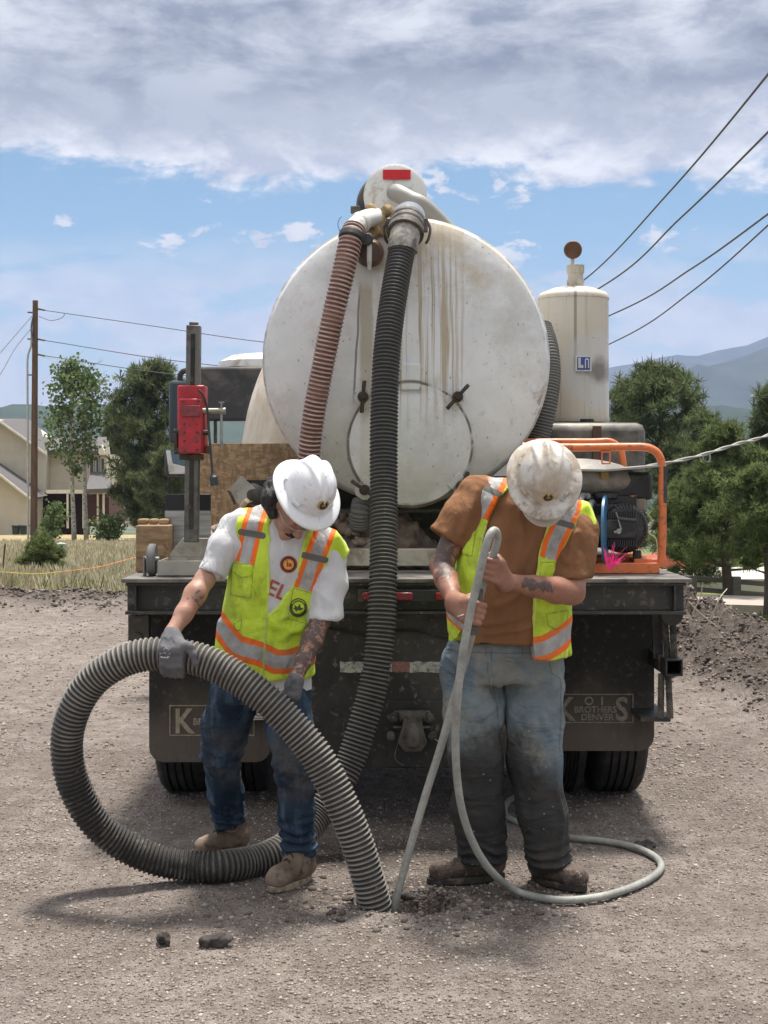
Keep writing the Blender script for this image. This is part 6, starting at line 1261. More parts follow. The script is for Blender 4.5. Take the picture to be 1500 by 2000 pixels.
for (h_, k_, a_) in ((hL2, kL2, aL2), (hR2, kR2, aR2)): F.chain([h_, k_, a_], [.085, .055, .04], k=.03)
C1 = W(954, 1112, 5.112); grip(F, C1, W(968, 1060, 5.08)-W(944, 1165, 5.08), (.86, .1, .0), .0165, Vector(wR2)+Vector((-.012, 0, 0)), -1, fr=.0108, ths=(25, 75, 135, 200), wr=.030, sp=.0225, palm=.016, kk=.004)
C2 = W(929, 1196, 5.10); grip(F, C2, W(944, 1110, 5.08)-W(910, 1230, 5.08), (-.80, -.15, .0), .0180, Vector(wL2)+Vector((.004, -.01, -.012)), 1, fr=.0108, ths=(25, 75, 135, 200), wr=.031, sp=.0225, palm=.016, kk=.004)
def tatR(V):
    t = np.zeros(len(V)); c_ = np.array(tuple(W(868, 1092, 5.36))); t = np.maximum(t, np.clip(1.3-np.linalg.norm((V-c_)*np.array([1.1, .5, .45]), axis=1)/.055, 0, 1)*1.5)
    for (p, q_) in ((1003, 1138), (1022, 1140), (1042, 1143), (1062, 1146), (1082, 1148)): c_ = np.array(tuple(W(p, q_, 5.2))); t = np.maximum(t, np.clip(1.2-np.linalg.norm((V-c_)*np.array([1, .5, 1.5]), axis=1)/.038, 0, 1)*1.35)
    c_ = np.array(tuple(W(968, 1126, 5.05))); t = np.maximum(t, np.clip(1-np.linalg.norm(V-c_, axis=1)/.028, 0, 1)*.9); return {'tat': t}
pR = finish(F, 'person', M_SKINR, None, attrs=tatR, loc=rootR, disp=lambda V: vnoise(V*28, 2)*.0016)
tag(pR, 'heavy worker in a brown T-shirt and scuffed hard hat holding the thin grey hose', 'person')
b = MB(); b.tube([tuple(p) for p in cat_rom([W(894, 1205, 5.035), W(900, 1203, 5.03), W(906, 1201, 5.035)], .004)], .004, 8); b.build('ring', STEEL, pR)
F = Field(tuple(HcR-Vector((.2, .18, .2))), tuple(HcR+Vector((.2, .2, .2))), .007); F.ell(tuple(HcR+Vector((0, .045, .0))), (.083, .085, .09), k=0); finish(F, 'hair', M_HAIR, pR, disp=lambda V: folds(V, .004, (60, 60, 20), 6))
# cap bill worn under the hat
V = []; Fc = []; n_ = 24
up_ = Vector(upR).normalized(); fw_ = Vector(fwR); fw_ = (fw_-up_*fw_.dot(up_)).normalized(); s_ = fw_.cross(up_)
b = MB()
for j in range(7):
    for i in range(n_+1):
        a = -PI/2+PI*i/n_; rr_ = .06+.105*j/6; x_ = math.sin(a)*(.075+.008*j/6); y_ = .075+math.cos(a)**.8*rr_*.62 if j else .06; y_ = .06+math.cos(a)*(.045+.075*j/6); V.append(Vector(BR)+s_*x_+fw_*y_-up_*(.045+.035*(math.sin(a)**2)+.012*j/6))
for j in range(6):
    for i in range(n_): Fc.append((j*(n_+1)+i, j*(n_+1)+i+1, (j+1)*(n_+1)+i+1, (j+1)*(n_+1)+i))
b.add(V, Fc); cbill = b.build('cap_bill', cloth('beige_canvas', (.40, .35, .28), (.50, .44, .36), None, .8), pR, smooth=180); md = cbill.modifiers.new('s', 'SOLIDIFY'); md.thickness = .004
hat(pR, BR, upR, fwR, M_HATR, 2, .93)
tsR = [(.96, W(986, 1268, 5.56).x, 5.57, .212, .165), (1.02, W(986, 1240, 5.55).x, 5.56, .222, .178), (1.10, W(988, 1190, 5.53).x, 5.54, .226, .185), (1.20, W(996, 1140, 5.52).x, 5.52, .225, .180), (1.30, W(1010, 1085, 5.50).x, 5.51, .222, .160), (1.40, W(1022, 1035, 5.48).x, 5.49, .210, .135), (1.48, W(1032, 985, 5.46).x, 5.48, .150, .10)]
def torsoR(F, gr):
    F.stack(tsR, k=0, grow=gr); F.chain([sL2+np.array([.05, 0, -.012]), nk2+np.array([-.06, .04, .0]), nk2+np.array([.04, .04, -.01]), sR2+np.array([-.05, 0, .0])], [.074+gr, .072+gr, .072+gr, .074+gr], k=.06)
F = Field((.10, 5.05, .93), (.88, 5.90, 1.68), .0065); torsoR(F, 0)
hm1 = np.array(tuple(W(873, 1052, 5.46))); hm2 = np.array(tuple(W(1114, 1132, 5.40))); d1 = (hm1-sL2)/np.linalg.norm(hm1-sL2); d2 = (hm2-sR2)/np.linalg.norm(hm2-sR2)
d1 = np.array([-.55, -.05, -.83])*1.; d1 /= np.linalg.norm(d1); d2 = np.array([.12, -.1, -1.]); d2 /= np.linalg.norm(d2)
F.chain([sL2, (sL2+hm1)/2, hm1], [.068, .069, .077], k=.05); F.chain([sR2, (sR2+hm2)/2, hm2], [.068, .069, .077], k=.05)
def cutR(X, Y, Z):
    a = (X-hm1[0])*d1[0]+(Y-hm1[1])*d1[1]+(Z-hm1[2])*d1[2]; a = np.where(X < hm1[0]+.085, a, -1); b_ = (X-hm2[0])*d2[0]+(Y-hm2[1])*d2[1]+(Z-hm2[2])*d2[2]; b_ = np.where((X > hm2[0]-.075) & (Z < hm2[2]+.02), b_, -1)
    return np.maximum(np.maximum(a, b_), (CH-(1262-HOR)/KP)-Z+0*X+0*Y)
F.poly(cutR)
F.cap(hm1-d1*.03, hm1+d1*.03, .058, k=0, op='s'); F.cap(hm2-d2*.03, hm2+d2*.03, .058, k=0, op='s'); F.cap(sL2, hm1-d1*.04, .045, k=0); F.cap(sR2, hm2-d2*.04, .045, k=0)
def dsR(V):
    x, y = pxa(V); d = folds(V, .010, (8, 8, 5), 33)+folds(V, .004, (22, 22, 11), 34)
    for (pts, w_) in (([(1010, 1000), (1020, 1050), (1000, 1110)], 7), ([(1045, 1010), (1035, 1060), (1005, 1120)], 7), ([(1060, 1050), (1030, 1110)], 6), ([(930, 960), (900, 1040)], 7), ([(950, 1235), (1010, 1225), (1035, 1215)], 5), ([(945, 1215), (1000, 1205), (1036, 1190)], 5), ([(1030, 1120), (1000, 1165), (960, 1180)], 6), ([(1120, 1040), (1100, 1100)], 6)): d += .009*np.exp(-(dline(x, y, pts)/w_)**2)
    return d
finish(F, 't_shirt', M_BROWN, pR, disp=dsR)
lpR = [(949, 919), (975, 905), (1003, 918), (999, 945), (972, 972), (952, 1010), (940, 1050), (932, 1100), (921, 1148), (912, 1178), (905, 1225), (889, 1250), (874, 1240), (862, 1215), (866, 1165), (885, 1140), (893, 1112), (896, 1068), (902, 1025), (914, 992), (929, 948)]
rpR = [(1086, 985), (1118, 970), (1150, 985), (1166, 1020), (1152, 1040), (1128, 1028), (1100, 1060), (1090, 1090), (1086, 1130), (1100, 1165), (1122, 1185), (1118, 1235), (1106, 1292), (1085, 1306), (1052, 1317), (1040, 1300), (1037, 1245), (1038, 1195), (1041, 1131), (1046, 1090), (1054, 1060), (1066, 1022)]
F = Field((.12, 5.05, .86), (.90, 5.92, 1.68), .0055); torsoR(F, .010)
F.stack([(.90, W(1000, 1310, 5.55).x, 5.57, .235, .185), (1.0, W(998, 1250, 5.54).x, 5.56, .236, .190), (1.12, W(996, 1190, 5.53).x, 5.54, .236, .195)], k=.02)
F.chain([np.array(tuple(W(1132, 1010, 5.48))), np.array(tuple(W(1150, 1028, 5.46)))], [.06, .035], k=.02)
def regR(X, Y, Z):
    px = 750+X*KP+0*Z; py = HOR-(Z-CH)*KP+0*X; f = np.minimum(sdpoly(px, py, lpR), sdpoly(px, py, rpR))/KP
    bk = sdpoly(px, py, [(900, 880), (1170, 950), (1165, 1040), (1118, 1100), (1122, 1300), (880, 1300), (896, 1100)])/KP
    return np.where(Y > 5.53, bk, f)
F.poly(regR)
bandsR = [([(985, 905), (972, 930), (950, 965), (930, 1008)], 23), ([(1122, 960), (1112, 990), (1090, 1030), (1075, 1060), (1068, 1090)], 21), ([(1030, 1268), (1062, 1262), (1092, 1248), (1125, 1228)], 26), ([(860, 1170), (882, 1206), (905, 1225)], 9)]
def atR(V):
    x, y = pxa(V); s1 = dline(x, y, [(938, 948), (974, 966)])-6; s2 = dline(x, y, [(1078, 1016), (1112, 1026)])-6
    e = np.minimum(np.abs(sdpoly(x, y, lpR)), np.abs(sdpoly(x, y, rpR))); return {'seam': np.minimum.reduce([np.abs(sdpoly(x, y, P_)) for P_ in POCKR]), 'band': line_d(bandsR, V), 'strip': np.minimum(s1, s2), 'edge': e}
POCKR = [[(1062, 1195), (1108, 1190), (1106, 1215), (1085, 1228), (1066, 1218)], [(900, 1008), (930, 1005), (934, 1022), (915, 1032), (903, 1026)], [(905, 1030), (928, 1030), (920, 1085), (900, 1080)], [(1050, 1095), (1078, 1095), (1080, 1135), (1048, 1135)]]
def dvR(V):
    x, y = pxa(V); d = folds(V, .008, (11, 11, 4), 43)+folds(V, .003, (26, 26, 10), 44)
    for P_ in ([(1062, 1195), (1108, 1190), (1106, 1215), (1085, 1228), (1066, 1218)], [(900, 1008), (930, 1005), (934, 1022), (915, 1032), (903, 1026)], [(905, 1030), (928, 1030), (920, 1085), (900, 1080)], [(1050, 1095), (1078, 1095), (1080, 1135), (1048, 1135)]): d += .006*np.clip(.5-sdpoly(x, y, P_)/2.5, 0, 1)
    return d
finish(F, 'safety_vest', M_VESTR, pR, attrs=atR, disp=dvR)
# jeans
F = Field((.15, 5.25, .03), (.82, 5.90, .99), .007)
F.stack([(.80, W(980, 1340, 5.58).x, 5.60, .222, .150), (.955, W(984, 1275, 5.58).x, 5.59, .218, .150)], k=0)
F.chain([hL2+np.array([0, 0, -.02]), hL2*.5+kL2*.5, kL2, (kL2+aL2)/2, aL2+np.array([0, 0, .0])], [.116, .108, .096, .096, .092], k=.03)
F.chain([hR2+np.array([0, 0, -.02]), hR2*.5+kR2*.5, kR2, (kR2+aR2)/2, aR2+np.array([0, 0, .01])], [.116, .106, .098, .092, .080], k=.03)
F.poly(lambda X, Y, Z: np.where(X > .5, .072, .085)+0*Y-Z)
def djR(V):
    d = folds(V, .011, (8, 8, 5), 51)+folds(V, .004, (22, 22, 12), 55); z = V[:, 2]; k = np.exp(-((z-.11)/.06)**2); x, y = pxa(V)
    for (pts, w_) in (([(1060, 1400), (1085, 1470), (1080, 1530)], 7), ([(960, 1290), (985, 1360), (975, 1420)], 7), ([(1080, 1540), (1100, 1600), (1095, 1660)], 6), ([(940, 1400), (970, 1380)], 7), ([(900, 1300), (895, 1380)], 6)): d += .012*np.exp(-(dline(x, y, pts)/w_)**2)
    return d+k*.010*np.sin(z*170+3*vnoise(V*9, 5)*2)
finish(F, 'jeans', M_MUDDY, pR, disp=djR, attrs=seamf(SEAMR))
boot(pR, (W(985, 1690, 5.62).x, 5.63, 0), (W(836, 1715, 5.58).x, 5.56, 0), (W(945, 1680, 5.6).x, 5.60, .10), 1, M_BOOTR, M_SOLER, False)
boot(pR, (W(1040, 1700, 5.62).x, 5.62, 0), (W(1143, 1730, 5.46).x, 5.45, 0), (W(1066, 1690, 5.57).x, 5.565, .10), 1, M_BOOTR, M_SOLER, False)
# ================================================================ BACKGROUND
def leafmat(name, lo, hi, hi2):
    m, g = newmat(name); gi = g.n('ShaderNodeNewGeometry').outputs['Random Per Island']; r = g.n('ShaderNodeValToRGB'); g.put(r.inputs[0], gi); e = r.color_ramp.elements
    e[0].color = (*lo, 1); e[1].color = (*hi2, 1); k = e.new(.6); k.color = (*hi, 1)
    n = g.noise(g.coord(), 1.6, 3); col = g.mix(g.rng(n, .35, .65, 0, .55), r.outputs[0], lo); pr = g.out(col, .7, 0, None, Specular_IOR_Level=.2); tr = g.n('ShaderNodeBsdfTranslucent'); g.put(tr.inputs[0], col); ms = g.n('ShaderNodeMixShader'); ms.inputs[0].default_value = .45; g.nt.links.new(pr.outputs[0], ms.inputs[1]); g.nt.links.new(tr.outputs[0], ms.inputs[2]); o_ = [n for n in g.nt.nodes if n.type == 'OUTPUT_MATERIAL'][0]; g.nt.links.new(ms.outputs[0], o_.inputs[0]); return m
M_NEED = leafmat('pine_needles', (.060, .085, .042), (.15, .185, .082), (.28, .30, .14))
M_NEED2 = leafmat('pine_needles_fresh', (.070, .105, .042), (.19, .235, .088), (.34, .37, .15))
M_LEAF = leafmat('aspen_leaves', (.055, .095, .032), (.14, .20, .07), (.27, .33, .15))
M_BARK = mat('pine_bark', (.075, .055, .045), .9, 0, .3, 14, .6, 30)
M_ASPB = mat('aspen_bark', (.42, .42, .38), .8, 0, .15, 8, .3, 20, ((.08, .07, .06), .35, 9))
def tuft_t(n, L, w, seed, up=.35):
    rs = np.random.RandomState(seed); V = []; F = []
    for i in range(n):
        d = rs.randn(3); d[2] += up*2; d /= np.linalg.norm(d); p = np.cross(d, rs.randn(3)); p /= np.linalg.norm(p); l = L*rs.uniform(.6, 1.1); s0 = d*L*.1
        k = len(V); V += [s0-p*w*.5, s0+p*w*.5, d*l+p*w*.15, d*l-p*w*.15]; F.append((k, k+1, k+2, k+3))
    return np.array(V), F
TU = [tuft_t(34, .22, .020, 1), tuft_t(34, .20, .020, 2)]
def pine(px, Ytree, top_py, halfw_px, seed, label, base_z=None, crown0=.18, mtl=None, group='pine trees beyond the road', limbs=None, dens=1., trunk_px=None, shape='round', tl=1.):
    rs = np.random.RandomState(seed); x = (px-750)/FPX*Ytree; z0 = tz(x, Ytree) if base_z is None else base_z; H = CH-(top_py-HOR)/FPX*Ytree-z0; Rr = halfw_px/FPX*Ytree
    t = thing('pine_tree', (x, Ytree, z0), label, 'tree', group); b = MB(); lean = rs.uniform(-.03, .03)
    tr = [Vector((x+lean*H*u+.04*H*.3*math.sin(u*5+seed), Ytree, z0-.1+u*H*.97)) for u in np.linspace(0, 1, 10)]; r0 = (trunk_px/2/FPX*Ytree) if trunk_px else .022*H+.03
    b.tube(tr, [r0*(1-.93*u)+.01 for u in np.linspace(0, 1, 10)], 9); nl = limbs or int(26+H*3); P = []
    lb = MB(); lb.v = b.v; lb.f = b.f
    for i in range(nl):
        u = crown0+(1-crown0)*((i+.5)/nl)**.9; a = i*2.399+rs.uniform(-.4, .4); prof = (math.sin(PI*min(1, (u-crown0)/(1-crown0)*.82+.18))**.7 if shape == 'round' else (1-(u-crown0)/(1-crown0))**.75+.06)
        L = Rr*prof*rs.uniform(.7, 1.12); k = min(9, u*9); p0 = tr[int(k)].lerp(tr[min(9, int(k)+1)], k-int(k)); rise = rs.uniform(.05, .45)+(.5 if shape == 'round' else .15)*u; d = Vector((math.cos(a), math.sin(a), rise))
        pts = [p0, p0+d*L*.5+Vector((0, 0, -.04*L)), p0+d*L+Vector((0, 0, .08*L))]; lb.tube(pts, [r0*.32*(1-u*.6), r0*.18*(1-u*.5), .008], 5, cap=False)
        for v in ((.55, .82, 1.05) if L > Rr*.45 else (.7, 1.05)):
            if rs.rand() < .30: continue
            q0 = pts[0].lerp(pts[2], v)+Vector(rs.randn(3).tolist())*.07*L; cr = (.11+.09*rs.rand())*min(1.6, H/5.)*(1.15 if shape == 'round' else .9)
            for _ in range(int(9*dens)): dv = Vector(rs.randn(3).tolist()); P.append(q0+Vector((dv.x, dv.y, dv.z*.5))*cr)
    for j in range(int(14*dens)): P.append(tr[-1]+Vector((rs.randn()*.12, rs.randn()*.12, rs.uniform(-.35, .12))))
    lb.build('trunk', M_BARK, t, smooth=180, fix=False)
    P = np.array([tuple(p) for p in P]); n = len(P); S = rs.uniform(.75, 1.35, (n, 1))*np.ones((1, 3))*tl*max(.8, min(1.5, H/5)); TV, TF = TU[seed % 2]
    scatter('crown', TV, TF, P, S, randrot(n, rs)*.0+np.array([[[math.cos(a), -math.sin(a), 0], [math.sin(a), math.cos(a), 0], [0, 0, 1]] for a in rs.rand(n)*6.28]), mtl or M_NEED, t); return t
pine(292, 62, 706, 72, 3, 'large dark pine tree left of the truck, between the house and the drill', crown0=.10, limbs=46, dens=1.5, tl=1.25)
pine(216, 98, 783, 34, 4, 'dark pointed pine tree behind the house, between the aspens and large pine', shape='cone', limbs=46, dens=1.6, tl=1.2, crown0=.1)
pine(278, 66, 880, 42, 14, 'low dark pine at the left foot of the large pine', limbs=40, dens=1.8, crown0=.08, tl=1.2)
pine(330, 54, 870, 55, 15, 'low bushy pine half hidden behind the truck mirror', limbs=40, dens=1.8, crown0=.05, tl=1.2)
pine(1293, 46, 712, 76, 5, 'tall round-topped pine rising right of the white vessel', crown0=.42, limbs=34, dens=1.5, tl=1.05)
pine(1216, 52, 748, 30, 6, 'narrow pine partly hidden behind the white vessel', shape='cone', limbs=40, dens=1.4)
pine(1385, 42, 798, 66, 7, 'dark pine in the middle of the right-hand group, behind the nearest pine', limbs=44, dens=1.4, crown0=.12, shape='cone')
pine(1330, 44, 850, 60, 16, 'dark pine behind the orange frame', limbs=40, dens=1.8, crown0=.1)
pine(1500, 44, 748, 52, 8, 'tall pine cut off by the right edge, behind the nearest pine', limbs=44, dens=1.8, crown0=.1, shape='cone')
pine(1425, 27, 818, 112, 9, 'nearest pine on the right with bright green needles and a bare lower trunk', crown0=.24, mtl=M_NEED2, limbs=60, dens=1.8, trunk_px=22, tl=.9, shape='cone')
pine(1500, 24, 905, 70, 19, 'bright green pine at the right edge beside the nearest pine', crown0=.3, mtl=M_NEED2, limbs=36, dens=1.6, tl=.8)
pine(1345, 31, 935, 62, 18, 'lower bright green pine just right of the orange frame', crown0=.2, mtl=M_NEED2, limbs=40, dens=1.6, tl=.8)
TU[0] = tuft_t(30, .085, .008, 5); TU[1] = TU[0]
pine(84, 24.5, 1043, 42, 10, 'small bushy young pine in the dry grass below the pole', crown0=.04, mtl=M_NEED2, limbs=46, dens=2.6, group=None, shape='cone', tl=1.5)
# aspens and shrubs
def leafy(px, Yt, top, halfw, seed, label, trunk=True, crown0=.3, n=2600, name='aspen_tree', group=None, leaf=.085, topb=1.):
    rs = np.random.RandomState(seed); x = (px-750)/FPX*Yt; z0 = tz(x, Yt); H = CH-(top-HOR)/FPX*Yt-z0; Rr = halfw/FPX*Yt; t = thing(name, (x, Yt, z0), label, 'tree' if trunk else 'shrub', group); b = MB()
    tr = [Vector((x+.08*math.sin(u*4+seed), Yt, z0-.1+u*H)) for u in np.linspace(0, 1, 10)]; b.tube(tr, [(.11 if trunk else .03)*(1-.9*u)+.008 for u in np.linspace(0, 1, 10)], 8); P = []
    nl = 34
    for i in range(nl):
        u = crown0+(1-crown0)*(i+.3)/nl; a = i*2.399; L = Rr*(math.sin(PI*min(1, (u-crown0)/(1-crown0)*.85+.15))**.8)*rs.uniform(.35, 1.45); k = min(9, u*9); p0 = tr[int(k)].lerp(tr[min(9, int(k)+1)], k-int(k)); d = Vector((math.cos(a), math.sin(a), rs.uniform(.3, 1.1))); p2 = p0+d*L
        b.tube([p0, p0+d*L*.5, p2], [.03, .018, .006], 5, cap=False)
        for j in range(n//nl//6):
            c_ = p0.lerp(p2, rs.uniform(.3, 1.1))+Vector(rs.randn(3).tolist())*.14*L
            for _ in range(6): P.append(c_+Vector(rs.randn(3).tolist())*.16)
    if trunk:
        for i in range(5): p0 = tr[8]; b.tube([p0, p0+Vector((rs.randn()*.4, 0, .5+rs.rand()*.6)), p0+Vector((rs.randn()*.7, 0, 1.1+rs.rand()*.5))], [.014, .009, .004], 4, cap=False)
    b.build('trunk', M_ASPB if trunk else M_BARK, t, smooth=180, fix=False); P = np.array([tuple(p) for p in P]); S = rs.uniform(.6, 1.3, (len(P), 1))*leaf*np.ones((1, 3))
    scatter('crown', np.array([(-.5, 0, -.5), (.5, 0, -.5), (.5, 0, .5), (-.5, 0, .5)]), [(0, 1, 2, 3)], P, S, randrot(len(P), rs), M_LEAF, t); return t
leafy(142, 61, 703, 62, 21, 'left aspen with pale trunk and loose leaves in front of the house', group='aspens before the house', n=2500, leaf=.11, crown0=.38)
leafy(169, 61.6, 718, 52, 22, 'right aspen with pale trunk and bare twigs at its top', group='aspens before the house', n=1600, leaf=.10, crown0=.48)
leafy(104, 66, 985, 20, 23, 'dark green shrub beside the pole against the house wall', False, .02, 900, 'shrub', leaf=.10)
leafy(212, 60, 1012, 26, 24, 'low green shrub at the foot of the dark pines', False, .02, 1100, 'shrub', leaf=.10)
# house
M_STUC = mat('cream_stucco', (.50, .46, .38), .9, 0, .06, 2, .1, 30); M_ROOF = mat('grey_shingles', (.105, .098, .098), .9, 0, .2, 10, .3, 9, stretch=(1, 1, 4)); M_TRIM = mat('house_trim', (.62, .58, .50), .7); M_BRICK = mat('red_brick', (.075, .032, .028), .9, 0, .2, 10); M_DK = mat('window_glass', (.03, .035, .04), .15)  # brick tone darkened to hold the porch's shadow
YH = 80.
hs = thing('house', tuple(W(60, 1044, YH)), 'cream stucco two-storey house with grey shingle roofs behind the utility pole', 'house')
b = MB(); b.pxprism([(-160, 819), (-8, 818), (63, 867), (90, 886), (90, 962), (60, 962), (60, 1046), (-160, 1046)], YH+3, 9); b.build('wall', M_STUC, hs)
b = MB(); b.pxprism([(75, 886.5), (207, 886.5), (207, 955), (75, 962)], YH+4, 7); b.build('wing_wall', M_STUC, hs)
b = MB(); b.pxprism([(-160, 926), (0, 926.5), (60, 974), (58, 1050), (-160, 1050)], YH, 2.9); b.build('garage_wall', M_STUC, hs)
def slab(pts, Y, m, nm, th=.25):   # a roof plane through points given as (px, py, Y)
    A = [W(*p) for p in pts]; n = (A[1]-A[0]).cross(A[2]-A[0]).normalized()*th; b = MB(); k = len(A); b.add(A+[a+n for a in A], [tuple(range(k)), tuple(range(2*k-1, k-1, -1))]+[(i, (i+1) % k, k+(i+1) % k, k+i) for i in range(k)]); return b.build(nm, m, hs, smooth=0)
slab([(-160, 821, YH+2.4), (0, 821, YH+2.4), (91, 884, YH+2.4), (78, 838, YH+9), (54, 818, YH+12), (-160, 818, YH+12)], 0, M_ROOF, 'roof')
slab([(72, 888, YH+3.4), (214, 888, YH+3.4), (208, 861, YH+9), (74, 861, YH+9)], 0, M_ROOF, 'roof')
slab([(-160, 905, YH+2.5), (0, 905, YH+2.5), (92, 968, YH+2.5), (60, 974, YH-.6), (0, 925, YH-.6), (-160, 925, YH-.6)], 0, M_ROOF, 'roof')
slab([(168, 964, YH-.5), (224, 962, YH-.5), (205, 930, YH+3.9), (178, 930, YH+3.9)], 0, M_ROOF, 'porch_roof')
b = MB(); b.pxprism([(-160, 925), (0, 925.5), (60, 973), (60, 978), (0, 930.5), (-160, 930)], YH-.7, .1); b.build('fascia', M_TRIM, hs)
b = MB(); b.pxprism([(-160, 821), (0, 821.5), (91, 885), (91, 890), (0, 826), (-160, 826)], YH+2.3, .1); b.build('fascia', M_TRIM, hs)
b = MB(); b.pxprism([(204, 888), (211, 861), (214, 886), (210, 890)], YH+3, .2); b.pxprism([(190, 888), (198, 868), (206, 888)], YH+3.2, .5); b.build('gable_trim', M_TRIM, hs)
for (a_, c_) in ((176, 182), (188, 192), (198, 203)):
    b = MB(); b.pxprism([(a_-1.5, 893), (c_+1.5, 893), (c_+1.5, 931), (a_-1.5, 931)], YH+3.9, .09); fr_ = b.build('window', M_TRIM, hs); b = MB(); b.pxprism([(a_, 896), (c_, 896), (c_, 928), (a_, 928)], YH+3.86, .03); b.build('pane', M_DK, fr_)
b = MB(); b.pxprism([(60, 962.5), (172, 962.5), (172, 1045), (60, 1045)], YH+6, .5); b.build('porch_wall', M_BRICK, hs)
b = MB(); b.pxprism([(170, 966), (213, 966), (213, 1028), (170, 1028)], YH+1, 5); b.build('brick_wall', M_BRICK, hs)
b = MB(); b.pxprism([(90, 957), (208, 957), (208, 964), (90, 964)], YH+.5, .3); b.build('porch_beam', M_TRIM, hs)
for p in (130, 161, 189, 200): b = MB(); b.pxprism([(p, 964.5), (p+3, 964.5), (p+3, 1032), (p, 1032)], YH+.5, .2); b.build('porch_post', M_TRIM, hs)
for k, (p, lb_) in enumerate(((29, 'left of the two dark green wheelie bins by the garage wall'), (45, 'right of the two dark green wheelie bins, beside the pole'))):
    t = thing('wheelie_bin', tuple(W(p, 1044, 77)), lb_, 'bin', 'wheelie bins by the garage'); b = MB(); b.pxprism([(p-6, 1029), (p+6, 1029), (p+5, 1044), (p-5, 1044)], 77, .6); b.build('body', mat('bin_green', (.02, .035, .03), .5), t, bevel=.03); b = MB(); b.pxprism([(p-7, 1025.5), (p+7, 1025.5), (p+7, 1028.9), (p-7, 1028.9)], 76.9, .8); b.build('lid', mat('bin_lid', (.025, .04, .035), .5), t, bevel=.03)
b = MB(); b.pxprism([(186, 1044), (212, 1040), (214, 1049), (188, 1053)], 66, .4); tag(b.build('planter_wall', M_BRICK, None, loc=tuple(W(200, 1050, 66))), 'low red brick planter wall on the lawn before the house', 'wall')
b = MB(); A = [W(186, 1062, 58), W(236, 1062, 58), W(242, 1052, 64), (W(200, 1052, 64))]; b.add([a+Vector((0, 0, .0)) for a in A]+[a-Vector((0, 0, .3)) for a in A], [(0, 1, 2, 3), (7, 6, 5, 4), (0, 4, 5, 1), (1, 5, 6, 2), (2, 6, 7, 3), (3, 7, 4, 0)]); b.build('path', mat('pale_concrete', (.42, .37, .33), .9), None, kind='structure')
# utility pole
YP = 60.; pb = W(66, 1050, YP); pt_ = W(69, 587, YP); pb.z = min(pb.z, tz(pb.x, YP))-.05
po = thing('utility_pole', tuple(pb), 'tall brown wooden utility pole with grey conduit, left of the aspens', 'pole')
b = MB(); b.cyl(pb, pt_, .155, .115, 14); b.build('pole_shaft', mat('creosoted_wood', (.105, .065, .045), .9, 0, .3, 6, .4, 20, stretch=(3, 3, .4)), po)
b = MB(); b.tube([W(55, 1062, YP-.1), W(53.5, 705, YP-.1), W(55, 692, YP-.1), W(61, 676, YP-.1), W(62, 645, YP-.1)], .045, 8); b.build('conduit', mat('galvanised', (.38, .39, .40), .5, .3), po)
IRON = mat('insulator_grey', (.10, .10, .10), .5)
for py_ in (610, 662, 732): b = MB(); b.bar(W(54, py_, YP-.1), W(67, py_+1, YP-.1), .06, .06); b.build('bracket', IRON, po)
for py_ in (603, 662, 692): b = MB(); b.cyl(W(74, py_, YP-.05), W(88, py_+3, YP-.1), .05, .035, 8); b.cyl(W(70, py_-1, YP), W(75, py_, YP-.05), .02); b.build('insulator', IRON, po)
b = MB(); b.tube(cat_rom([W(64, 620, YP-.16), W(61, 640, YP-.2), W(63, 660, YP-.2), W(66, 672, YP-.16)], .1), .035, 6); b.build('jumper_wire', IRON, po)
b = MB(); b.tube(cat_rom([W(76, 618, YP-.16), W(100, 626, YP-.3), (W(122, 620, YP-.3)), W(126, 612, YP-.3)], .1), .014, 6); b.build('jumper_wire', IRON, po)
M_WIRE = mat('wire_grey', (.09, .09, .09), .6)
def wire(pts, r, label, group='overhead wires'):
    P = [W(*p) for p in pts]; P.append(P[-1]+(P[-1]-P[-2])*3.); b = MB(); b.tube(cat_rom(P, .6), r, 6); tag(b.build('overhead_wire', M_WIRE, None, smooth=180, loc=tuple(P[0])), label, 'wire', group)
wire([(86, 606, 60), (300, 637, 56), (505, 667, 52), (760, 690, 46), (980, 645, 39), (1143, 545, 33), (1310, 372, 25), (1500, 145, 18), (1720, -150, 13)], .017, 'top overhead wire, leaving the pole highest and running out at the upper right')
wire([(88, 665, 60), (345, 705, 55), (600, 725, 50), (900, 700, 42), (1175, 560, 33), (1330, 425, 26), (1500, 258, 20), (1720, 30, 15)], .018, 'second overhead wire from the top')
wire([(88, 695, 60), (330, 730, 55), (600, 750, 50), (900, 730, 42), (1200, 612, 33), (1350, 525, 27), (1500, 418, 22), (1720, 250, 17)], .017, 'third overhead wire from the top')
wire([(420, 790, 58), (700, 800, 50), (950, 770, 42), (1205, 665, 34), (1350, 570, 28), (1500, 440, 23), (1720, 230, 18)], .015, 'lowest of the overhead wires at the upper right')
wire([(62, 618, 60), (30, 655, 54), (0, 690, 48), (-80, 790, 40)], .018, 'upper of the two wires leaving the pole to the left', None)
wire([(62, 640, 60), (30, 680, 54), (0, 732, 48), (-80, 850, 40)], .018, 'lower of the two wires leaving the pole to the left', None)
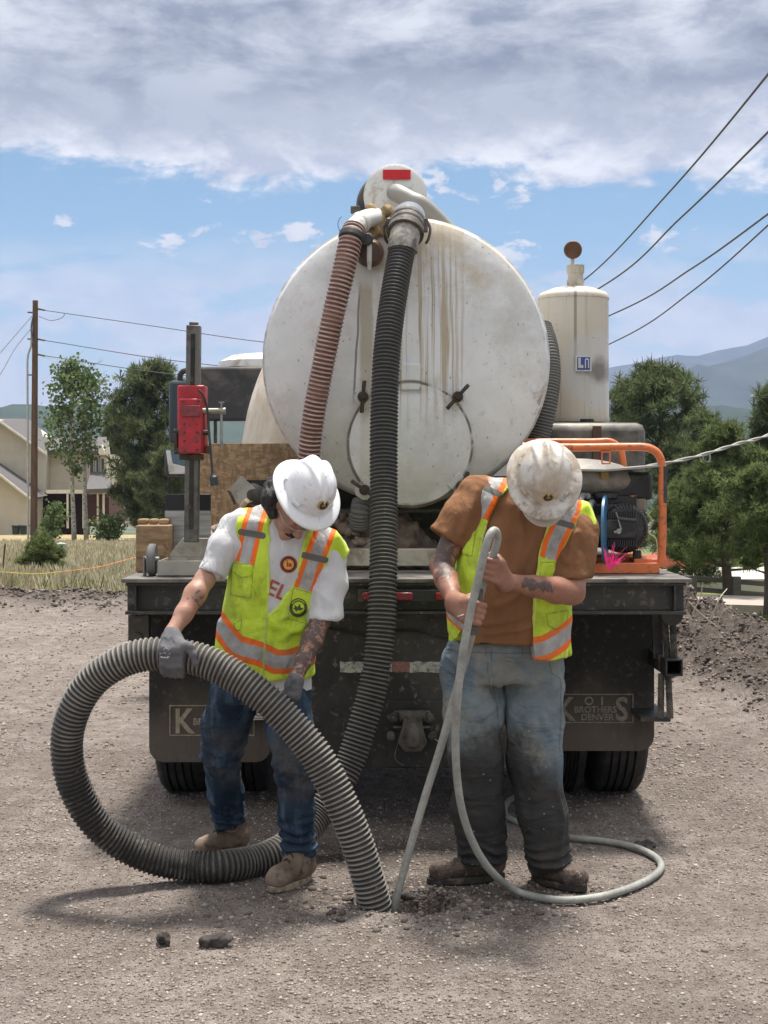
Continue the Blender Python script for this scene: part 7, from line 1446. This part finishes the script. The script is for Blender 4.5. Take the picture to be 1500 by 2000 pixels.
# service cable on the right, twisted, with drip loops
cb = thing('service_cable', tuple(W(1290, 905, 8.2)), 'pale twisted cable running up to the right from behind the orange frame', 'cable')
P = cat_rom([W(1262, 910, 8.2), W(1300, 905, 8.3), (W(1370, 889, 8.6)), W(1440, 867, 9.0), W(1500, 850, 9.4), W(1620, 800, 10.2), W(2000, 560, 13.), W(2700, 100, 18.)], .04); b = MB()
for k in range(2): b.tube([p+Vector((0, math.cos(i*.5+k*PI)*.006, math.sin(i*.5+k*PI)*.006)) for i, p in enumerate(P)], .0065, 6)
b.build('strand', mat('weathered_cable', (.34, .33, .31), .6), cb, smooth=180); b = MB(); b.tube(cat_rom([W(1372, 888, 8.6), W(1374, 900, 8.58), W(1384, 903, 8.58), W(1387, 894, 8.6), W(1384, 886, 8.62)], .01), .006, 6); b.build('drip_loop', M_WIRE, cb)
# right-hand verge: silt fence, rail fence, kerb, drive, parked truck
b = MB(); V = []; Fs = []; n_ = 70
for i in range(n_+1):
    u = i/n_; x = px_x(1368, 14.6)+u*3.6; y = 14.6-u*1.2+.03*math.sin(i*1.9); zt_ = terr0(np.array([x]), np.array([y]))[0]
    for j in range(6): V.append(Vector((x, y+.02*math.sin(j*2.3+i*.8), zt_-.05+.33*j/5+.012*math.sin(i*.9))))
for i in range(n_):
    for j in range(5): Fs.append((i*6+j, (i+1)*6+j, (i+1)*6+j+1, i*6+j+1))
b.add(V, Fs); sf = thing('silt_fence', tuple(V[0]), 'low black plastic silt fence behind the dirt heap on the right', 'fence'); q_ = b.build('fabric', mat('black_silt_fabric', (.012, .013, .015), .35, 0, .2, 10, .4, 12, stretch=(.3, 1, 6)), sf, smooth=180); md = q_.modifiers.new('s', 'SOLIDIFY'); md.thickness = .004
for i in (2, 24, 46, 68): p = V[i*6]; b = MB(); b.bar(p+Vector((0, .03, -.1)), p+Vector((0, .03, .42)), .03, .03); b.build('stake', M_TIMB, sf)
RAIL = mat('weathered_rail', (.15, .135, .11), .9, 0, .25, 6, .3, 20, stretch=(.4, 1, 4)); rf = thing('rail_fence', tuple(W(1438, 1180, 27)), 'weathered split rail fence crossing the lawn behind the nearest pine', 'fence')
for (a_, c_) in ((1128, 1142), (1150, 1163)): b = MB(); b.bar(W(1335, a_-1, 27.5), W(1560, c_+4, 26.5), .10, .09); b.build('rail', RAIL, rf, bevel=.01)
for p in (1352, 1438, 1530): b = MB(); b.bar(W(p, 1186, 27), W(p, 1126, 27), .16, .12); b.build('post', RAIL, rf, bevel=.01)
b = MB(); A = [W(1335, 1178, 24.5), W(1600, 1186, 24.5), W(1600, 1168, 26.2), W(1335, 1160, 26.2)]; b.add(A+[a-Vector((0, 0, .2)) for a in A], [(0, 1, 2, 3), (7, 6, 5, 4), (0, 4, 5, 1), (1, 5, 6, 2), (2, 6, 7, 3), (3, 7, 4, 0)]); b.build('path', mat('pale_gravel_path', (.36, .31, .26), .9, 0, .1, 9), None, kind='structure')
b = MB(); A = [W(1280, 1131, 32.), W(1640, 1131, 32.), W(1640, 1108, 38), W(1240, 1108, 38)]; b.add(A+[a-Vector((0, 0, .3)) for a in A], [(0, 1, 2, 3), (7, 6, 5, 4), (0, 4, 5, 1), (1, 5, 6, 2), (2, 6, 7, 3), (3, 7, 4, 0)]); b.build('driveway', mat('pale_drive', (.50, .47, .42), .9, 0, .08, 3), None, kind='structure')
YV = 35.; vt = thing('parked_truck', tuple(W(1350, 1120, YV)), 'orange red pickup truck parked on the pale drive, mostly hidden by pines', 'truck'); RUST = mat('faded_orange_red', (.36, .085, .04), .4, 0, .1, 5)
b = MB(); b.pxprism([(1262, 1112), (1262, 1092), (1300, 1090), (1312, 1074), (1350, 1073), (1364, 1088), (1394, 1092), (1396, 1112)], YV, 1.7); b.build('body', RUST, vt, bevel=.05); b = MB(); b.pxprism([(1316, 1089), (1320, 1077), (1348, 1077), (1357, 1089)], YV-.02, .03); b.build('window', M_DK, vt)
for p in (1286, 1382): b = MB(); b.cyl(W(p, 1113, YV-.05), W(p, 1113, YV+.25), 9/FPX*YV, n=20); w_ = b.build('wheel', RUBBER, vt); b = MB(); b.cyl(W(p, 1113, YV-.07), W(p, 1113, YV-.051), 4.5/FPX*YV, n=14); b.build('rim', STEEL, w_)
b = MB(); b.pxprism([(1470, 769), (1484, 769), (1484, 775), (1470, 775)], 1600, 10); tag(b.build('distant_building', mat('far_white', (.7, .7, .7), .8), None, loc=tuple(W(1477, 775, 1600))), 'tiny white building far away below the mountains', 'building')
# grass
def blades(n, xr, yr, h, w, m, name, dens, seed=0, k=5):
    rs = np.random.RandomState(seed); V = []; F = []
    for i in range(k):
        a = rs.rand()*6.28; d = np.array([math.cos(a), math.sin(a), 0]); l = rs.uniform(.1, .55); p = np.array([-d[1], d[0], 0])*.5; o_ = rs.randn(3)*.25; o_[2] = 0; q = len(V)
        V += [o_-p*w/h, o_+p*w/h, o_+d*l+np.array([0, 0, 1.])*rs.uniform(.6, 1.1)+p*.1*w/h, o_+d*l+np.array([0, 0, 1.])*.8-p*.1*w/h]; F.append((q, q+1, q+2, q+3))
    V = np.array(V); y = yr[0]+(yr[1]-yr[0])*rs.rand(n)**1.6; x = xr[0]+(xr[1]-xr[0])*rs.rand(n); kk = rs.rand(n) < dens(x, y); x = x[kk]; y = y[kk]; n = len(x)
    S = h*rs.uniform(.55, 1.25, (n, 1))*np.ones((1, 3)); a = rs.rand(n)*6.28; Rz = np.stack([np.cos(a), -np.sin(a), a*0, np.sin(a), np.cos(a), a*0, a*0, a*0, a*0+1], 1).reshape(-1, 3, 3)
    return scatter(name, V, F, np.stack([x, y, terr(x, y)-.01], 1), S, Rz, m, kind='stuff')
M_DRY = leafmat('dry_grass', (.28, .25, .15), (.52, .47, .33), (.70, .66, .52)); M_GRN = leafmat('green_grass', (.06, .09, .02), (.14, .19, .05), (.34, .33, .15))
fl = lambda x, y: sstep(y+(x+4)*.25+.5*np.sin(x*1.7), 18.4, 19.4)*(x < -1)
blades(17000, (-15, -1), (18, 50), .24, .014, M_DRY, 'dry_grass', fl, 1); blades(4000, (-15, -1), (18, 40), .22, .016, M_GRN, 'green_grass', fl, 2)
lr = lambda x, y: sstep(x-(y-12)*.04, 4.4, 5.2)*((y < 24.) | (y > 26.5))*(y < 31.5)
blades(9000, (4, 11), (7, 31), .13, .014, M_GRN, 'green_grass', lr, 3); blades(1200, (4.3, 9), (8, 18), .26, .010, M_DRY, 'dry_grass', lr, 4)
blades(60, (2.75, 3.5), (8.3, 9.6), .07, .006, M_GRN, 'verge_weeds', lambda x, y: np.exp(-((x-3.1)/.2)**2-((y-8.9)/.35)**2), 6)
# dry weed stalks and twigs on the heap
b = MB()
TW = [[(1405, 1262, 11), (1402, 1225, 11), (1412, 1195, 11), (1430, 1184, 11)], [(1402, 1225, 11), (1370, 1200, 11), (1345, 1175, 11)], [(1385, 1215, 10.5), (1405, 1170, 10.5), (1420, 1150, 10.6)], [(1352, 1200, 10.5), (1368, 1165, 10.5), (1372, 1138, 10.5)]]
for k, t_ in enumerate(TW):
    b = MB(); b.tube(cat_rom([W(*p) for p in t_], .02), .0045, 5); tag(b.build('dry_stalk', mat('bleached_twig', (.42, .37, .30), .8) if k == 0 else bpy.data.materials['bleached_twig'], None, loc=tuple(W(*t_[0]))), ['forked bleached twig standing on the dirt heap, the tallest and rightmost', 'thin twig leaning left from the forked bleached twig', 'thin dry stalk leaning right before the silt fence', 'thin straight dry stalk nearest the deck corner'][k], 'twig', 'dry stalks on the heap')
# stakes, string and pedestal in the field
t = thing('survey_string', tuple(W(0, 1130, 22)), 'yellow and orange string line stretched low across the dry grass', 'string')
b = MB(); b.tube(cat_rom([W(-60, 1114, 19.4), W(0, 1117, 19.4), W(70, 1121, 19.4), W(128, 1116, 20.)], .2), .006, 5); b.build('line', mat('yellow_string', (.60, .45, .06), .7), t); b = MB(); b.tube(cat_rom([W(128, 1116, 20.), W(190, 1108, 21), W(245, 1094, 23), W(300, 1080, 25)], .2), .006, 5); b.build('line', mat('orange_string', (.70, .22, .05), .7), t)
for (p, q_, nm) in ((10, 1062, 'thin dark metal stake at the left edge of the field'), (240, 1093, 'thin wooden stake in the dry grass nearest the timber block')): b = MB(); x_ = W(p, q_, 24 if p < 50 else 26); b.tube([Vector((x_.x-.06, x_.y, tz(x_.x, x_.y)-.05)), x_], .014, 6); tag(b.build('stake', M_BARK if p < 50 else RAIL, None, loc=(x_.x, x_.y, tz(x_.x, x_.y))), nm, 'stake')
b = MB(); c = W(119, 1085, 34); b.cyl((c.x, c.y, tz(c.x, c.y)), (c.x, c.y, W(119, 1064, 34).z), .12, n=16); ped = thing('utility_pedestal', (c.x, c.y, tz(c.x, c.y)), 'small pale green utility pedestal in the dry grass', 'pedestal'); b.build('case', mat('pale_green', (.30, .38, .32), .6), ped); b = MB(); b.lathe([(.135, 0), (.135, .03), (.0, .06)], (c.x, c.y, W(119, 1064, 34).z), (0, 0, 1), 16); b.build('cap', mat('pale_green_cap', (.38, .45, .40), .6), ped)
# clods lying on the road
def clod(px, py, sx, sy, sz, seed, label, m=M_CLOD):
    Y = (CH-sz*.4)*FPX/(py-HOR); c = W(px, py, Y); F = Field(tuple(c-Vector((.15,)*3)), tuple(c+Vector((.15,)*3)), .0055); rs = random.Random(seed)
    for i in range(7): F.ell((c.x+rs.uniform(-.6, .6)*sx, c.y+rs.uniform(-.5, .5)*sy, c.z+rs.uniform(-.25, .25)*sz), (sx*rs.uniform(.3, .55), sy*rs.uniform(.4, .7), sz*rs.uniform(.4, .75)), k=.006)
    V, Fq = F.mesh(); V = V+vnormals(V, Fq)*(vnoise(V*50, seed)*.006+vnoise(V*120, seed+1)*.0025)[:, None]; tag(fbuild('clod', V, Fq, m, None, loc=(c.x, c.y, 0)), label, 'clod', 'clods on the road')
M_CL = mat('dark_damp_clod', (.035, .030, .027), .95, 0, .4, 30, .6, 60, ((.10, .085, .075), .4, 25))
clod(320, 1832, .030, .03, .030, 3, 'smaller grey clod on the road, left of the long dark one', M_CL); clod(420, 1836, .060, .03, .030, 4, 'longer dark clod on the road below the boot', M_CL); clod(1260, 1652, .05, .05, .022, 5, 'dark clod lying against the grey hose on the right', M_CL); clod(795, 1752, .04, .03, .02, 6, 'dark lump at the right rim of the hole', M_CL)
# ---------------------------------------------------------------- haze
b = MB(); b.span(-6200, 6200, -40, 5000, -130, 560); hb = b.build('haze', None, None, smooth=0); hb.data.materials.clear()
m = bpy.data.materials.new('haze'); m.use_nodes = True; nt = m.node_tree; nt.nodes.clear(); pv = nt.nodes.new('ShaderNodeVolumePrincipled'); ou = nt.nodes.new('ShaderNodeOutputMaterial'); nt.links.new(pv.outputs[0], ou.inputs['Volume'])
pv.inputs['Color'].default_value = (.50, .62, .98, 1); pv.inputs['Density'].default_value = .00018; pv.inputs['Anisotropy'].default_value = 0.
hb.data.materials.append(m); hb['kind'] = 'stuff'
